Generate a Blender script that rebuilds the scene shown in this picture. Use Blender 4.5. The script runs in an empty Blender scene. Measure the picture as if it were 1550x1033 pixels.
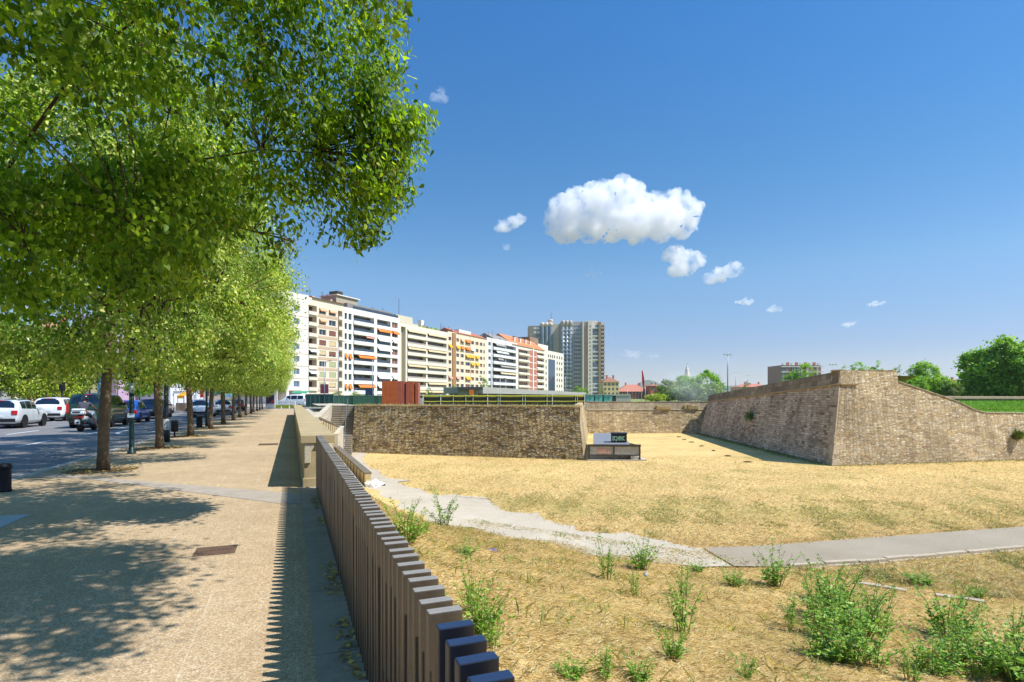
import bpy, bmesh, math, random
import numpy as np
from mathutils import Vector, Matrix
R = math.radians
sc = bpy.context.scene
COL = sc.collection
rng = np.random.default_rng(7)
random.seed(7)

# ------------------------------------------------------------------ frame of the place
# X to the right of the pavement, Y along the pavement, Z up; pavement at z = 0
YAW = R(21.15); SN, CS = math.sin(YAW), math.cos(YAW)
FPX = 861.0; HZ = 602.0; EYE = 1.55; FIELD = -3.45
def W(u, v, d):
    r = (u-775)/FPX*d
    return Vector((d*SN+r*CS, d*CS-r*SN, EYE+(HZ-v)/FPX*d))
def G(u, v, z=0.0):
    return W(u, v, FPX*(EYE-z)/(v-HZ))
def XY(u, d, z=0.0):
    p = W(u, HZ, d); return Vector((p.x, p.y, z))
def foot_x(y):
    return 12.3+(13.5-y)*0.75 if y < 21.5 else max(2.0, 6.3-(y-21.5)*0.19)
def hnoise(x, y):
    return (math.sin(x*1.3+y*.7)+math.sin(x*.6-y*1.7+1.3)+math.sin(x*2.9+y*2.3+.4)*.5+math.sin(y*4.1-x*1.1)*.3)/2.8
def ground_z(x, y):
    xf = foot_x(y)
    t = (x-.6)/(xf-.6)
    if t >= 1.15: return FIELD+.015*hnoise(x, y)
    t = max(t, 0)
    # straight bank with a soft foot
    k = 1-(1-min(t, 1))**2.3
    z = -.35+(FIELD+.35)*k
    return z+.07*hnoise(x, y)*min(1, t*4)*(1 if t < .8 else max(0, (1.15-t)/.35))
def GB(u, v):
    d = 1.0
    while d < 60:
        p = W(u, v, d)
        if p.z <= ground_z(p.x, p.y): return p
        d += .03
    return G(u, v, FIELD)

# ------------------------------------------------------------------ materials
def lin(c):
    c /= 255.0
    return c/12.92 if c <= .04045 else ((c+.055)/1.055)**2.4
def H(s):
    s = s.lstrip('#'); return tuple(lin(int(s[i:i+2], 16)) for i in (0, 2, 4))
_mats = {}
class NT:
    def __init__(s, name):
        m = bpy.data.materials.new(name); m.use_nodes = True
        s.m = m; s.t = m.node_tree; s.n = s.t.nodes; s.b = s.n['Principled BSDF']; s.out = s.n['Material Output']
    def new(s, typ, **k):
        n = s.n.new(typ)
        for a, b in k.items():
            if a == 'ins':
                for i, v in b.items(): n.inputs[i].default_value = v
            else: setattr(n, a, b)
        return n
    def link(s, a, b): s.t.links.new(a, b)
    def coord(s, kind='Object'):
        return s.new('ShaderNodeTexCoord').outputs[kind]
    def noise(s, vec, scale, detail=4, rough=.6):
        n = s.new('ShaderNodeTexNoise', ins={'Scale': scale, 'Detail': detail, 'Roughness': rough})
        s.link(vec, n.inputs['Vector']); return n.outputs['Fac']
    def ramp(s, fac, stops, interp='LINEAR'):
        r = s.new('ShaderNodeValToRGB'); e = r.color_ramp.elements; r.color_ramp.interpolation = interp
        while len(e) < len(stops): e.new(.5)
        for el, (p, c) in zip(e, stops):
            el.position = p; el.color = (*c, 1) if len(c) == 3 else c
        s.link(fac, r.inputs['Fac']); return r.outputs['Color']
    def mix(s, fac, a, b, mode='MIX'):
        m = s.new('ShaderNodeMix', data_type='RGBA', blend_type=mode)
        for sock, val in ((m.inputs[0], fac), (m.inputs[6], a), (m.inputs[7], b)):
            if isinstance(val, (int, float)): sock.default_value = val
            elif isinstance(val, tuple): sock.default_value = (*val, 1)
            else: s.link(val, sock)
        return m.outputs[2]
    def math(s, op, a, b=0.0, c=None):
        m = s.new('ShaderNodeMath', operation=op)
        for i, val in enumerate((a, b) if c is None else (a, b, c)):
            if isinstance(val, (int, float)): m.inputs[i].default_value = val
            else: s.link(val, m.inputs[i])
        return m.outputs[0]
    def mapv(s, vec, scale=(1, 1, 1), loc=(0, 0, 0), rot=(0, 0, 0)):
        m = s.new('ShaderNodeMapping'); m.inputs['Scale'].default_value = scale; m.inputs['Location'].default_value = loc; m.inputs['Rotation'].default_value = rot
        s.link(vec, m.inputs['Vector']); return m.outputs[0]
    def bump(s, h, strength=.4, dist=.02):
        b = s.new('ShaderNodeBump', ins={'Strength': strength, 'Distance': dist})
        s.link(h, b.inputs['Height']); s.link(b.outputs[0], s.b.inputs['Normal'])
    def base(s, c):
        if isinstance(c, tuple): s.b.inputs['Base Color'].default_value = (*c, 1)
        else: s.link(c, s.b.inputs['Base Color'])
def mat(name, col, rough=.7, var=.18, scale=4.0, metal=0.0, bump=0.0, bscale=None, spec=.4, coat=0):
    """plain surface with procedural mottling"""
    if name in _mats: return _mats[name]
    if isinstance(col, str): col = H(col)
    t = NT(name); co = t.coord()
    f = t.noise(co, scale, 6, .65)
    f2 = t.noise(co, scale*7.3, 3, .6)
    a = tuple(max(0, c*(1-var)) for c in col); b = tuple(min(1, c*(1+var)) for c in col)
    c = t.ramp(f, [(.3, a), (.7, b)])
    c = t.mix(.25, c, t.ramp(f2, [(.35, a), (.65, b)]))
    t.base(c)
    t.b.inputs['Roughness'].default_value = rough; t.b.inputs['Metallic'].default_value = metal
    t.b.inputs['Specular IOR Level'].default_value = spec
    if coat: t.b.inputs['Coat Weight'].default_value = coat; t.b.inputs['Coat Roughness'].default_value = .05
    if bump: t.bump(t.noise(co, bscale or scale*10, 4, .6), bump, .02)
    _mats[name] = t.m
    return t.m

# ------------------------------------------------------------------ mesh building
class MB:
    def __init__(s): s.v = []; s.f = []; s.mi = []; s.uv = []; s.cur = 0
    def add(s, vs, fs, uvs=None):
        o = len(s.v); s.v += [tuple(v) for v in vs]
        for k, f in enumerate(fs):
            s.f.append([i+o for i in f]); s.mi.append(s.cur)
            s.uv.append(uvs[k] if uvs else [(0, 0)]*len(f))
    def box(s, x0, x1, y0, y1, z0, z1):
        s.add([(x0, y0, z0), (x1, y0, z0), (x1, y1, z0), (x0, y1, z0), (x0, y0, z1), (x1, y0, z1), (x1, y1, z1), (x0, y1, z1)],
              [(0, 3, 2, 1), (4, 5, 6, 7), (0, 1, 5, 4), (1, 2, 6, 5), (2, 3, 7, 6), (3, 0, 4, 7)])
    def quad(s, a, b, c, d, uv=None): s.add([a, b, c, d], [(0, 1, 2, 3)], [uv] if uv else None)
    def prism(s, poly, z0, z1):
        n = len(poly)
        s.add([(x, y, z0) for x, y in poly]+[(x, y, z1) for x, y in poly],
              [tuple(range(n))[::-1], tuple(range(n, 2*n))]+[(i, (i+1) % n, n+(i+1) % n, n+i) for i in range(n)])
    def extrude(s, pts, vec):
        """3-D polygon swept along vec"""
        n = len(pts); vec = Vector(vec); p = [Vector(q) for q in pts]
        s.add(p+[q+vec for q in p], [tuple(range(n))[::-1], tuple(range(n, 2*n))]+[(i, (i+1) % n, n+(i+1) % n, n+i) for i in range(n)])
    def tube(s, pts, rad, n=8, cap=True):
        pts = [Vector(p) for p in pts]; rings = []
        if not isinstance(rad, (list, tuple)): rad = [rad]*len(pts)
        ref = None
        for i, p in enumerate(pts):
            t = (pts[min(i+1, len(pts)-1)]-pts[max(i-1, 0)]).normalized()
            if ref is None: ref = t.orthogonal().normalized()
            a = (ref-t*ref.dot(t)); a = a.normalized() if a.length > 1e-6 else t.orthogonal().normalized(); ref = a
            b = t.cross(a)
            rings.append([p+(a*math.cos(2*math.pi*k/n)+b*math.sin(2*math.pi*k/n))*rad[i] for k in range(n)])
        vs = [q for r in rings for q in r]; fs = []
        for i in range(len(pts)-1):
            for k in range(n):
                fs.append((i*n+k, i*n+(k+1) % n, (i+1)*n+(k+1) % n, (i+1)*n+k))
        if cap: fs += [tuple(range(n))[::-1], tuple(range((len(pts)-1)*n, len(pts)*n))]
        s.add(vs, fs)
    def lathe(s, prof, n=16, axis='z', c=(0, 0, 0)):
        vs = []; fs = []
        for r, h in prof:
            for k in range(n):
                a = 2*math.pi*k/n; x, y = r*math.cos(a), r*math.sin(a)
                p = (x, y, h) if axis == 'z' else ((h, x, y) if axis == 'x' else (y, h, x))
                vs.append((p[0]+c[0], p[1]+c[1], p[2]+c[2]))
        m = len(prof)
        for i in range(m-1):
            for k in range(n): fs.append((i*n+k, i*n+(k+1) % n, (i+1)*n+(k+1) % n, (i+1)*n+k))
        fs += [tuple(range(n))[::-1], tuple(range((m-1)*n, m*n))]
        s.add(vs, fs)
    def mesh(s, name, mats, smooth=False):
        me = bpy.data.meshes.new(name); me.from_pydata(s.v, [], s.f)
        for m in (mats if isinstance(mats, (list, tuple)) else [mats]): me.materials.append(m)
        if max(s.mi, default=0) > 0: me.polygons.foreach_set('material_index', s.mi)
        if any(q != (0, 0) for u in s.uv for q in u):
            l = me.uv_layers.new(name='UVMap'); flat = [c for u in s.uv for q in u for c in q]
            l.data.foreach_set('uv', flat)
        if smooth: me.polygons.foreach_set('use_smooth', [True]*len(me.polygons))
        me.update(); return me
    def build(s, name, mats, parent=None, smooth=False, bevel=0, loc=None, kind=None):
        return link(name, s.mesh(name, mats, smooth), parent, bevel, loc, kind)
def link(name, me, parent=None, bevel=0, loc=None, kind=None):
    o = bpy.data.objects.new(name, me); COL.objects.link(o)
    if parent is not None: o.parent = parent
    if loc is not None: o.location = loc
    if kind: o['kind'] = kind
    if bevel:
        m = o.modifiers.new('Bevel', 'BEVEL'); m.width = bevel; m.segments = 2; m.limit_method = 'ANGLE'
    return o
def tag(o, label, cat, group=None):
    o['label'] = label; o['category'] = cat
    if group: o['group'] = group
    return o
def thing(name, label, cat, loc=(0, 0, 0), rz=0, group=None):
    o = bpy.data.objects.new(name, None); COL.objects.link(o)
    o.empty_display_size = .2; o.location = loc; o.rotation_euler = (0, 0, rz)
    return tag(o, label, cat, group)
def dup(root, loc, rz, label, group=None, scale=None):
    def cp(o, par):
        c = o.copy(); COL.objects.link(c)
        if par is not None: c.parent = par
        for ch in list(o.children): cp(ch, c)
        return c
    r = cp(root, None); r.location = loc; r.rotation_euler = (0, 0, rz); r['label'] = label
    if group: r['group'] = group
    if scale: r.scale = scale
    return r
def fast(name, V, F, mats, mi=None, smooth=False):
    """numpy mesh: V (n,3), F (m,k)"""
    me = bpy.data.meshes.new(name); n = len(V); m, k = F.shape
    me.vertices.add(n); me.vertices.foreach_set('co', V.astype(np.float32).ravel())
    me.loops.add(m*k); me.loops.foreach_set('vertex_index', F.astype(np.int32).ravel())
    me.polygons.add(m); me.polygons.foreach_set('loop_start', np.arange(0, m*k, k, dtype=np.int32))
    for q in (mats if isinstance(mats, (list, tuple)) else [mats]): me.materials.append(q)
    if mi is not None: me.polygons.foreach_set('material_index', mi.astype(np.int32))
    me.update(calc_edges=True); me.validate()
    if smooth: me.polygons.foreach_set('use_smooth', [True]*len(me.polygons))
    return me
def nrm(a): return a/np.maximum(np.linalg.norm(a, axis=-1, keepdims=True), 1e-9)
LEAF6 = np.array([(0, 0, 0), (-.38, .22, .05), (-.40, .58, .05), (0, 1, -.06), (.40, .58, .05), (.38, .22, .05)])
LEAF6_F = np.array([(0, 3, 2, 1), (0, 5, 4, 3)])
LEAF4 = np.array([(0, 0, 0), (-.42, .45, .07), (0, 1, -.04), (.42, .45, .07)])
LEAF4_F = np.array([(0, 2, 1), (0, 3, 2)])
def leaf_arrays(P, A, N, S, tmpl=LEAF6, tf=LEAF6_F, wid=1.0):
    """leaves at P with axis A, normal N, size S"""
    A = nrm(A); X = nrm(np.cross(A, N)); N = np.cross(X, A)
    t = tmpl
    V = P[:, None, :]+S[:, None, None]*(X[:, None, :]*(t[None, :, 0:1]*wid)+A[:, None, :]*t[None, :, 1:2]+N[:, None, :]*t[None, :, 2:3])
    k = len(t); n = len(P)
    F = (tf[None, :, :]+(np.arange(n)*k)[:, None, None]).reshape(-1, tf.shape[1])
    return V.reshape(-1, 3), F
# ------------------------------------------------------------------ special materials
def stone(name, cols, sx, sy, joint, brick=False, rough_edge=.5, bump=.8, big=(.75, 1.15)):
    t = NT(name); uv = t.coord('UV'); ob = t.coord('Object')
    d = t.new('ShaderNodeTexNoise', ins={'Scale': 1.1, 'Detail': 4.0}); t.link(uv, d.inputs['Vector'])
    d2 = t.new('ShaderNodeVectorMath', operation='SUBTRACT'); t.link(d.outputs['Color'], d2.inputs[0]); d2.inputs[1].default_value = (.5, .5, .5)
    d3 = t.new('ShaderNodeVectorMath', operation='SCALE'); t.link(d2.outputs[0], d3.inputs[0]); d3.inputs['Scale'].default_value = rough_edge*.35
    d4 = t.new('ShaderNodeVectorMath', operation='ADD'); t.link(uv, d4.inputs[0]); t.link(d3.outputs[0], d4.inputs[1])
    vec = d4.outputs[0]
    if brick:
        b = t.new('ShaderNodeTexBrick', offset=.5, squash=1.4, squash_frequency=3)
        for k, v in {'Scale': 1.0, 'Mortar Size': .018, 'Mortar Smooth': .6, 'Bias': 0.0, 'Brick Width': sx, 'Row Height': sy, 'Color1': (0, 0, 0, 1), 'Color2': (1, 1, 1, 1), 'Mortar': (.5, .5, .5, 1)}.items(): b.inputs[k].default_value = v
        t.link(vec, b.inputs['Vector']); cell = b.outputs['Color']; edge = t.math('SUBTRACT', 1.0, b.outputs['Fac'])
        sep = cell
    else:
        mv = t.mapv(vec, (1/sx, 1/sy, 1))
        v1 = t.new('ShaderNodeTexVoronoi', voronoi_dimensions='2D', feature='F1', distance='EUCLIDEAN', ins={'Scale': 1.0, 'Randomness': .8}); t.link(mv, v1.inputs['Vector'])
        v2 = t.new('ShaderNodeTexVoronoi', voronoi_dimensions='2D', feature='DISTANCE_TO_EDGE', ins={'Scale': 1.0, 'Randomness': .8}); t.link(mv, v2.inputs['Vector'])
        edge = t.new('ShaderNodeMapRange', ins={'From Min': .0, 'From Max': .13}); t.link(v2.outputs['Distance'], edge.inputs[0]); edge = edge.outputs[0]
        sx_ = t.new('ShaderNodeSeparateColor'); t.link(v1.outputs['Color'], sx_.inputs[0]); sep = sx_.outputs[0]
    n = len(cols)
    c = t.ramp(sep, [(i/(n-1), H(q)) for i, q in enumerate(cols)])
    fine = t.noise(uv, 9, 6, .7); c = t.mix(.55, c, t.ramp(fine, [(.3, (.60, .58, .55)), (.7, (1.08, 1.06, 1.03))]), 'MULTIPLY')
    lg = t.noise(ob, .22, 5, .65); c = t.mix(1.0, c, t.ramp(lg, [(.35, (big[0],)*3), (.65, (big[1],)*3)]), 'MULTIPLY')
    stv = t.mapv(uv, (.9, .10, 1)); c = t.mix(.8, c, t.ramp(t.noise(stv, 1.6, 5, .7), [(.34, (.66, .64, .62)), (.55, (1.04, 1.03, 1.02)), (.72, (1.12, 1.1, 1.06))]), 'MULTIPLY')
    c = t.mix(t.math('MULTIPLY', t.math('SUBTRACT', 1.0, edge), .8), c, H(joint))
    t.base(c); t.b.inputs['Roughness'].default_value = .92; t.b.inputs['Specular IOR Level'].default_value = .15
    hgt = t.math('ADD', edge, t.math('MULTIPLY', fine, .7)); hgt = t.math('ADD', hgt, t.math('MULTIPLY', sep, .35))
    t.bump(hgt, bump, .07); _mats[name] = t.m; return t.m

def leafmat(name, cols, trans=.38, rough=.5, tint=(1.15, 1.25, .45), clump=1.3, lo=(.52, .60, .62), hi=(1.22, 1.12, 1.0)):
    t = NT(name)
    g = t.new('ShaderNodeNewGeometry')
    c = t.ramp(g.outputs['Random Per Island'], [(p, q) for p, q in cols])
    c = t.mix(1.0, c, t.ramp(t.noise(t.coord(), clump, 4, .6), [(.34, lo), (.52, (.95, .97, .95)), (.68, hi)]), 'MULTIPLY')
    t.base(c); t.b.inputs['Roughness'].default_value = rough; t.b.inputs['Specular IOR Level'].default_value = .35
    tr = t.new('ShaderNodeBsdfTranslucent'); t.link(t.mix(1.0, c, tint, 'MULTIPLY'), tr.inputs['Color'])
    mx = t.new('ShaderNodeMixShader'); mx.inputs[0].default_value = trans
    t.link(t.b.outputs[0], mx.inputs[1]); t.link(tr.outputs[0], mx.inputs[2]); t.link(mx.outputs[0], t.out.inputs['Surface'])
    _mats[name] = t.m; return t.m

def pavement_mat():
    t = NT('pavement_aggregate'); co = t.coord()
    v = t.new('ShaderNodeTexVoronoi', ins={'Scale': 110.0}); t.link(co, v.inputs['Vector'])
    s = t.new('ShaderNodeSeparateColor'); t.link(v.outputs['Color'], s.inputs[0])
    c = t.ramp(s.outputs[0], [(0, H('#98826a')), (.35, H('#b29a7a')), (.7, H('#c0a888')), (1, H('#d3c5ae'))])
    v2 = t.new('ShaderNodeTexVoronoi', ins={'Scale': 24.0}); t.link(co, v2.inputs['Vector'])
    s2 = t.new('ShaderNodeSeparateColor'); t.link(v2.outputs['Color'], s2.inputs[0])
    c = t.mix(.16, c, t.ramp(s2.outputs[0], [(0, (.62, .58, .52)), (1, (1.12, 1.1, 1.05))]), 'MULTIPLY')
    big = t.noise(co, .35, 6, .65); c = t.mix(1.0, c, t.ramp(big, [(.3, (.86, .84, .8)), (.7, (1.08, 1.06, 1.02))]), 'MULTIPLY')
    mid = t.noise(co, 2.2, 5, .7); c = t.mix(1.0, c, t.ramp(mid, [(.3, (.9, .88, .85)), (.6, (1.03, 1.03, 1.02))]), 'MULTIPLY')
    # paving joints: along the street every 0.75 m, across every 1.5 m, worn faint
    sp = t.new('ShaderNodeSeparateXYZ'); t.link(co, sp.inputs[0])
    jx = t.math('LESS_THAN', t.math('ABSOLUTE', t.math('SUBTRACT', t.math('MODULO', t.math('ADD', sp.outputs[0], 100.1), .62), .31)), .006)
    jy = t.math('LESS_THAN', t.math('ABSOLUTE', t.math('SUBTRACT', t.math('MODULO', t.math('ADD', sp.outputs[1], 100.0), 1.24), .62)), .005)
    j = t.math('MAXIMUM', jx, jy)
    wear = t.new('ShaderNodeMapRange', ins={'From Min': .42, 'From Max': .62}); t.link(t.noise(co, 1.4, 3), wear.inputs[0])
    c = t.mix(t.math('MULTIPLY', t.math('MULTIPLY', j, wear.outputs[0]), .28), c, H('#e6dcc8'))
    st_ = t.ramp(t.noise(t.mapv(co, (1, .45, 1)), .9, 7, .72), [(.5, (0, 0, 0)), (.7, (1, 1, 1))]); c = t.mix(t.math('MULTIPLY', st_, .22), c, H('#8d7a60'))
    # dark gum / dirt spots
    v3 = t.new('ShaderNodeTexVoronoi', ins={'Scale': 1.7}); t.link(co, v3.inputs['Vector'])
    spot = t.math('LESS_THAN', v3.outputs['Distance'], .035); c = t.mix(t.math('MULTIPLY', spot, .5), c, H('#5c4a36'))
    t.base(c); t.b.inputs['Roughness'].default_value = .9; t.b.inputs['Specular IOR Level'].default_value = .2
    t.bump(s.outputs[0], .3, .003); return t.m

def asphalt_mat(name, a, b, patch=.35):
    t = NT(name); co = t.coord()
    c = t.ramp(t.noise(co, .4, 6, .7), [(.3, H(a)), (.7, H(b))])
    v = t.new('ShaderNodeTexVoronoi', ins={'Scale': 90.0}); t.link(co, v.inputs['Vector'])
    s = t.new('ShaderNodeSeparateColor'); t.link(v.outputs['Color'], s.inputs[0])
    c = t.mix(.5, c, t.ramp(s.outputs[0], [(0, (.6, .6, .6)), (1, (1.25, 1.24, 1.2))]), 'MULTIPLY')
    cr = t.new('ShaderNodeTexVoronoi', feature='DISTANCE_TO_EDGE', ins={'Scale': .45}); dd = t.mix(.12, co, t.new('ShaderNodeTexNoise', ins={'Scale': 1.5}).outputs['Color'])
    t.link(dd, cr.inputs['Vector'])
    crack = t.math('LESS_THAN', cr.outputs['Distance'], .006); c = t.mix(t.math('MULTIPLY', crack, patch), c, H('#2b2926'))
    t.base(c); t.b.inputs['Roughness'].default_value = .88; t.bump(s.outputs[0], .35, .004); return t.m

def field_mat():
    t = NT('dry_grass_ground'); co = t.coord()
    st = t.mapv(co, (1, 1, .3))
    f1 = t.noise(st, 6.5, 8, .75); f0 = t.noise(co, .23, 6, .62); f2 = t.noise(co, 1.3, 6, .7); f3 = t.noise(st, 38, 4, .7)
    c = t.ramp(f1, [(.28, H('#b2965e')), (.42, H('#d9ba7e')), (.55, H('#e9cf95')), (.72, H('#f4e3b4'))])
    c = t.mix(1.0, c, t.ramp(f3, [(.3, (.62, .6, .55)), (.62, (1.1, 1.08, 1.02))]), 'MULTIPLY')
    c = t.mix(t.math('MULTIPLY', t.math('SMOOTH_MIN', f2, .9, .1), .25), c, H('#c08a45'))
    c = t.mix(1.0, c, t.ramp(f0, [(.3, (.84, .8, .74)), (.68, (1.1, 1.08, 1.04))]), 'MULTIPLY')
    # living green in irregular patches
    gp = t.math('MULTIPLY', t.ramp(t.noise(co, .32, 7, .68), [(.5, (0, 0, 0)), (.66, (1, 1, 1))]), t.ramp(t.noise(co, 3.1, 6, .75), [(.45, (0, 0, 0)), (.58, (1, 1, 1))]))
    gm = t.ramp(f3, [(.3, H('#71803a')), (.7, H('#b3ad5c'))])
    c = t.mix(t.math('MULTIPLY', gp, .75), c, gm)
    # more weeds along a band beside the path and at the foot of the shaded bastion wall
    sp = t.new('ShaderNodeSeparateXYZ'); t.link(co, sp.inputs[0])
    def band(ax, ay, bx, by, wid):
        L = math.hypot(bx-ax, by-ay); nx, ny = -(by-ay)/L, (bx-ax)/L; tx, ty = (bx-ax)/L, (by-ay)/L
        q = t.math('ADD', t.math('MULTIPLY', t.math('SUBTRACT', sp.outputs[0], ax), nx), t.math('MULTIPLY', t.math('SUBTRACT', sp.outputs[1], ay), ny))
        l = t.math('ADD', t.math('MULTIPLY', t.math('SUBTRACT', sp.outputs[0], ax), tx), t.math('MULTIPLY', t.math('SUBTRACT', sp.outputs[1], ay), ty))
        m = t.new('ShaderNodeMapRange', interpolation_type='SMOOTHSTEP', ins={'From Min': 0, 'From Max': wid, 'To Min': 1, 'To Max': 0}); t.link(t.math('ABSOLUTE', q), m.inputs[0])
        e = t.math('MULTIPLY', t.math('GREATER_THAN', l, 0), t.math('LESS_THAN', l, L))
        return t.math('MULTIPLY', m.outputs[0], e)
    gaps = t.ramp(t.noise(co, 2.2, 7, .75), [(.42, (0, 0, 0)), (.6, (1, 1, 1))])
    for a, wd, amt in (((36.6, 30.2, 52.4, 63.4), 3.0, .8), ((8, 26, 26, 15.5), 3.2, .62), ((5, 55, 21, 40), 1.6, .5), ((27, 47, 34, 58), 3.5, .6), ((15, 11, 40, 8), 4.5, .55)):
        c = t.mix(t.math('MULTIPLY', t.math('MULTIPLY', band(*a, wd), gaps), amt), c, gm)
    for a, wd, amt in (((4.6, 33, 7.6, 22), 1.1, .75), ((7.4, 22.5, 12.2, 16), 1.0, .7), ((12.5, 15.6, 26.5, 13.6), .5, .5), ((12, 13.4, 23, 11.5), .8, .45)):
        c = t.mix(t.math('MULTIPLY', t.math('MULTIPLY', band(*a, wd), t.ramp(f2, [(.35, (0, 0, 0)), (.55, (1, 1, 1))])), amt), c, H('#a87a46'))
    bare = t.ramp(t.noise(co, .55, 7, .7), [(.60, (0, 0, 0)), (.70, (1, 1, 1))]); c = t.mix(t.math('MULTIPLY', bare, .5), c, H('#b08a58'))
    t.base(c); t.b.inputs['Roughness'].default_value = .95; t.b.inputs['Specular IOR Level'].default_value = .1
    t.bump(t.math('ADD', f1, t.math('MULTIPLY', f3, .6)), .9, .06); return t.m

M_pave = pavement_mat()
M_road = asphalt_mat('road_asphalt', '#6f6e6e', '#83817f')
M_path = asphalt_mat('path_asphalt', '#94866f', '#a4967f', .12)
M_gravel = asphalt_mat('pale_concrete_path', '#b0a28b', '#c6b9a2', .15)
M_field = field_mat()
M_conc = mat('parapet_concrete', '#ab9872', .85, .2, 1.6, bump=.35, bscale=60)
M_conc2 = mat('pale_concrete', '#bfb49c', .85, .16, 1.2, bump=.3, bscale=50)
M_curb = mat('kerb_stone', '#b7b2a8', .85, .15, 3, bump=.3)
M_gut = mat('gutter_stone', '#9a9183', .8, .22, 1.8, bump=.3, bscale=40)
M_band = mat('grey_paving_band', '#a5998a', .85, .16, 4, bump=.3, bscale=60)
M_white = mat('white_road_paint', '#e2e2de', .7, .08, 8)
M_soil = mat('tree_pit_soil', '#6b5334', .95, .35, 6, bump=.8)

# ------------------------------------------------------------------ ground sheets
def sheet(name, poly, z, m, kind='structure', tri=True):
    bm = bmesh.new(); vs = [bm.verts.new((p[0], p[1], z if len(p) == 2 else p[2])) for p in poly]
    f = bm.faces.new(vs); f.normal_update()
    if f.normal.z < 0: f.normal_flip()
    bmesh.ops.triangulate(bm, faces=bm.faces[:])
    me = bpy.data.meshes.new(name); bm.to_mesh(me); bm.free(); me.materials.append(m)
    return link(name, me, kind=kind)
sheet('ground', [(-5500, -5500), (5500, -5500), (5500, 5500), (-5500, 5500)], -4.2, mat('far_ground', '#8d8455', .95, .3, .01))
def slab(name, poly, z0, z1, m):
    b = MB(); b.prism(poly, z0, z1); return b.build(name, m, kind='structure')
slab('pavement', [(-4.85, -14), (.55, -14), (.55, 84), (-4.85, 84)], -4.1, 0, M_pave)
slab('road', [(-30, -14), (-5.0, -14), (-5.0, 84), (60, 84), (60, 100), (-30, 100)], -4.1, -.12, M_road)
slab('opposite_pavement', [(-120, -14), (-30.15, -14), (-30.15, 240), (-120, 240)], -4.1, 0, M_gut)
slab('street_ground', [(-30.0, 100.3), (60, 100.3), (60, 240), (-30.0, 240)], -4.1, .02, M_gut)
b = MB()
y = -14.0
while y < 84:
    b.box(-5.0, -4.852, y, y+.985, -4.1, .004); y += 1.0
b.build('kerb', M_curb, kind='structure')
b = MB()
y = -12.0
while y < 84: b.box(.13, .545, y, y+1.19, .0, .008); y += 1.2
b.build('gutter', M_gut, kind='structure')
sheet('paving_band', [(-4.85, 14.45), (-.16, 10.0), (.12, 9.75), (.12, 8.85), (-.2, 9.0), (-3.8, 13.2), (-4.85, 13.75)], .004, M_band)
# lane paint
b = MB()
def dash(x0, y0, x1, y1, w=.12):
    d = Vector((x1-x0, y1-y0, 0)).normalized(); n = Vector((-d.y, d.x, 0))*w/2
    p, q = Vector((x0, y0, -.114)), Vector((x1, y1, -.114))
    b.quad(p-n, q-n, q+n, p+n)
for k in range(-2, 14): dash(-8.7, 6+k*6, -8.7, 9+k*6)
for k in range(-2, 14): dash(-11.95, 4+k*7, -11.95, 7.5+k*7)
for k in range(-2, 14): dash(-15.4, 6+k*7, -15.4, 9+k*7)
for k in range(24):
    a0, a1 = k*math.pi/12, (k+1)*math.pi/12
    dash(-7.0+.8*math.cos(a0), 33.5+3.2*math.sin(a0), -7.0+.8*math.cos(a1), 33.5+3.2*math.sin(a1), .16)
b.build('road_marking', M_white, kind='structure')
# moat floor and bank, one sheet
xs = np.concatenate([np.arange(.55, 19, .22), np.arange(19, 60, .8), np.arange(60, 131, 5)])
ys = np.concatenate([np.arange(-14, 24, .25), np.arange(24, 78, .8), np.arange(78, 90, 4)])
V = np.array([(x, y, ground_z(x, y)) for y in ys for x in xs]); nx = len(xs)
F = np.array([(j*nx+i, j*nx+i+1, (j+1)*nx+i+1, (j+1)*nx+i) for j in range(len(ys)-1) for i in range(nx-1)])
link('dry_field', fast('dry_field', V, F, M_field, smooth=True), kind='structure')
# paths on the moat floor
zp = FIELD+.035
grav = [(554.5, 684), (552, 699), (559.5, 710.5), (572, 711), (578, 720), (594, 725), (621, 726.5), (602, 731), (612, 734), (621, 738), (640, 741), (648, 747), (666, 750), (690, 749), (712, 751), (736, 753), (742, 757), (745, 762), (754, 768), (764, 774), (800, 777), (815, 776), (822, 785), (845, 793), (868, 796), (876, 804), (930, 808), (950, 806), (985, 815), (1010, 819), (1034, 826), (1062, 831)]
gl = [(1108, 857), (1060, 858), (980, 850), (900, 842), (830, 832), (740, 815), (660, 800), (600, 775), (560, 745), (532, 722), (512, 700), (516, 690), (530, 684)]
def densify(pts, n=7, amp=2.6):
    out = []
    for a, c in zip(pts, pts[1:]):
        for k in range(n):
            f = k/n; out.append((a[0]+(c[0]-a[0])*f+(random.uniform(-amp, amp) if k else 0)*1.4, a[1]+(c[1]-a[1])*f+(random.uniform(-amp, amp)*.35 if k else 0)))
    out.append(pts[-1]); return out
sheet('pale_path', [tuple(G(u, v, zp))[:2] for u, v in densify(grav)+gl], zp, M_gravel)
asp_up = [(1064, 829), (1150, 826.5), (1300, 815), (1550, 797), (1900, 774)]
asp_lo = [(1900, 806), (1550, 829), (1420, 841), (1300, 851), (1200, 858), (1112, 857)]
sheet('asphalt_path', [tuple(G(u, v, zp+.008))[:2] for u, v in densify(asp_up, 6, .6)+asp_lo], zp+.008, M_path)
b = MB(); kp = [G(u, v, FIELD) for u, v in ((1196, 860), (1300, 853.5), (1420, 843), (1550, 831), (1900, 808))]
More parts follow.
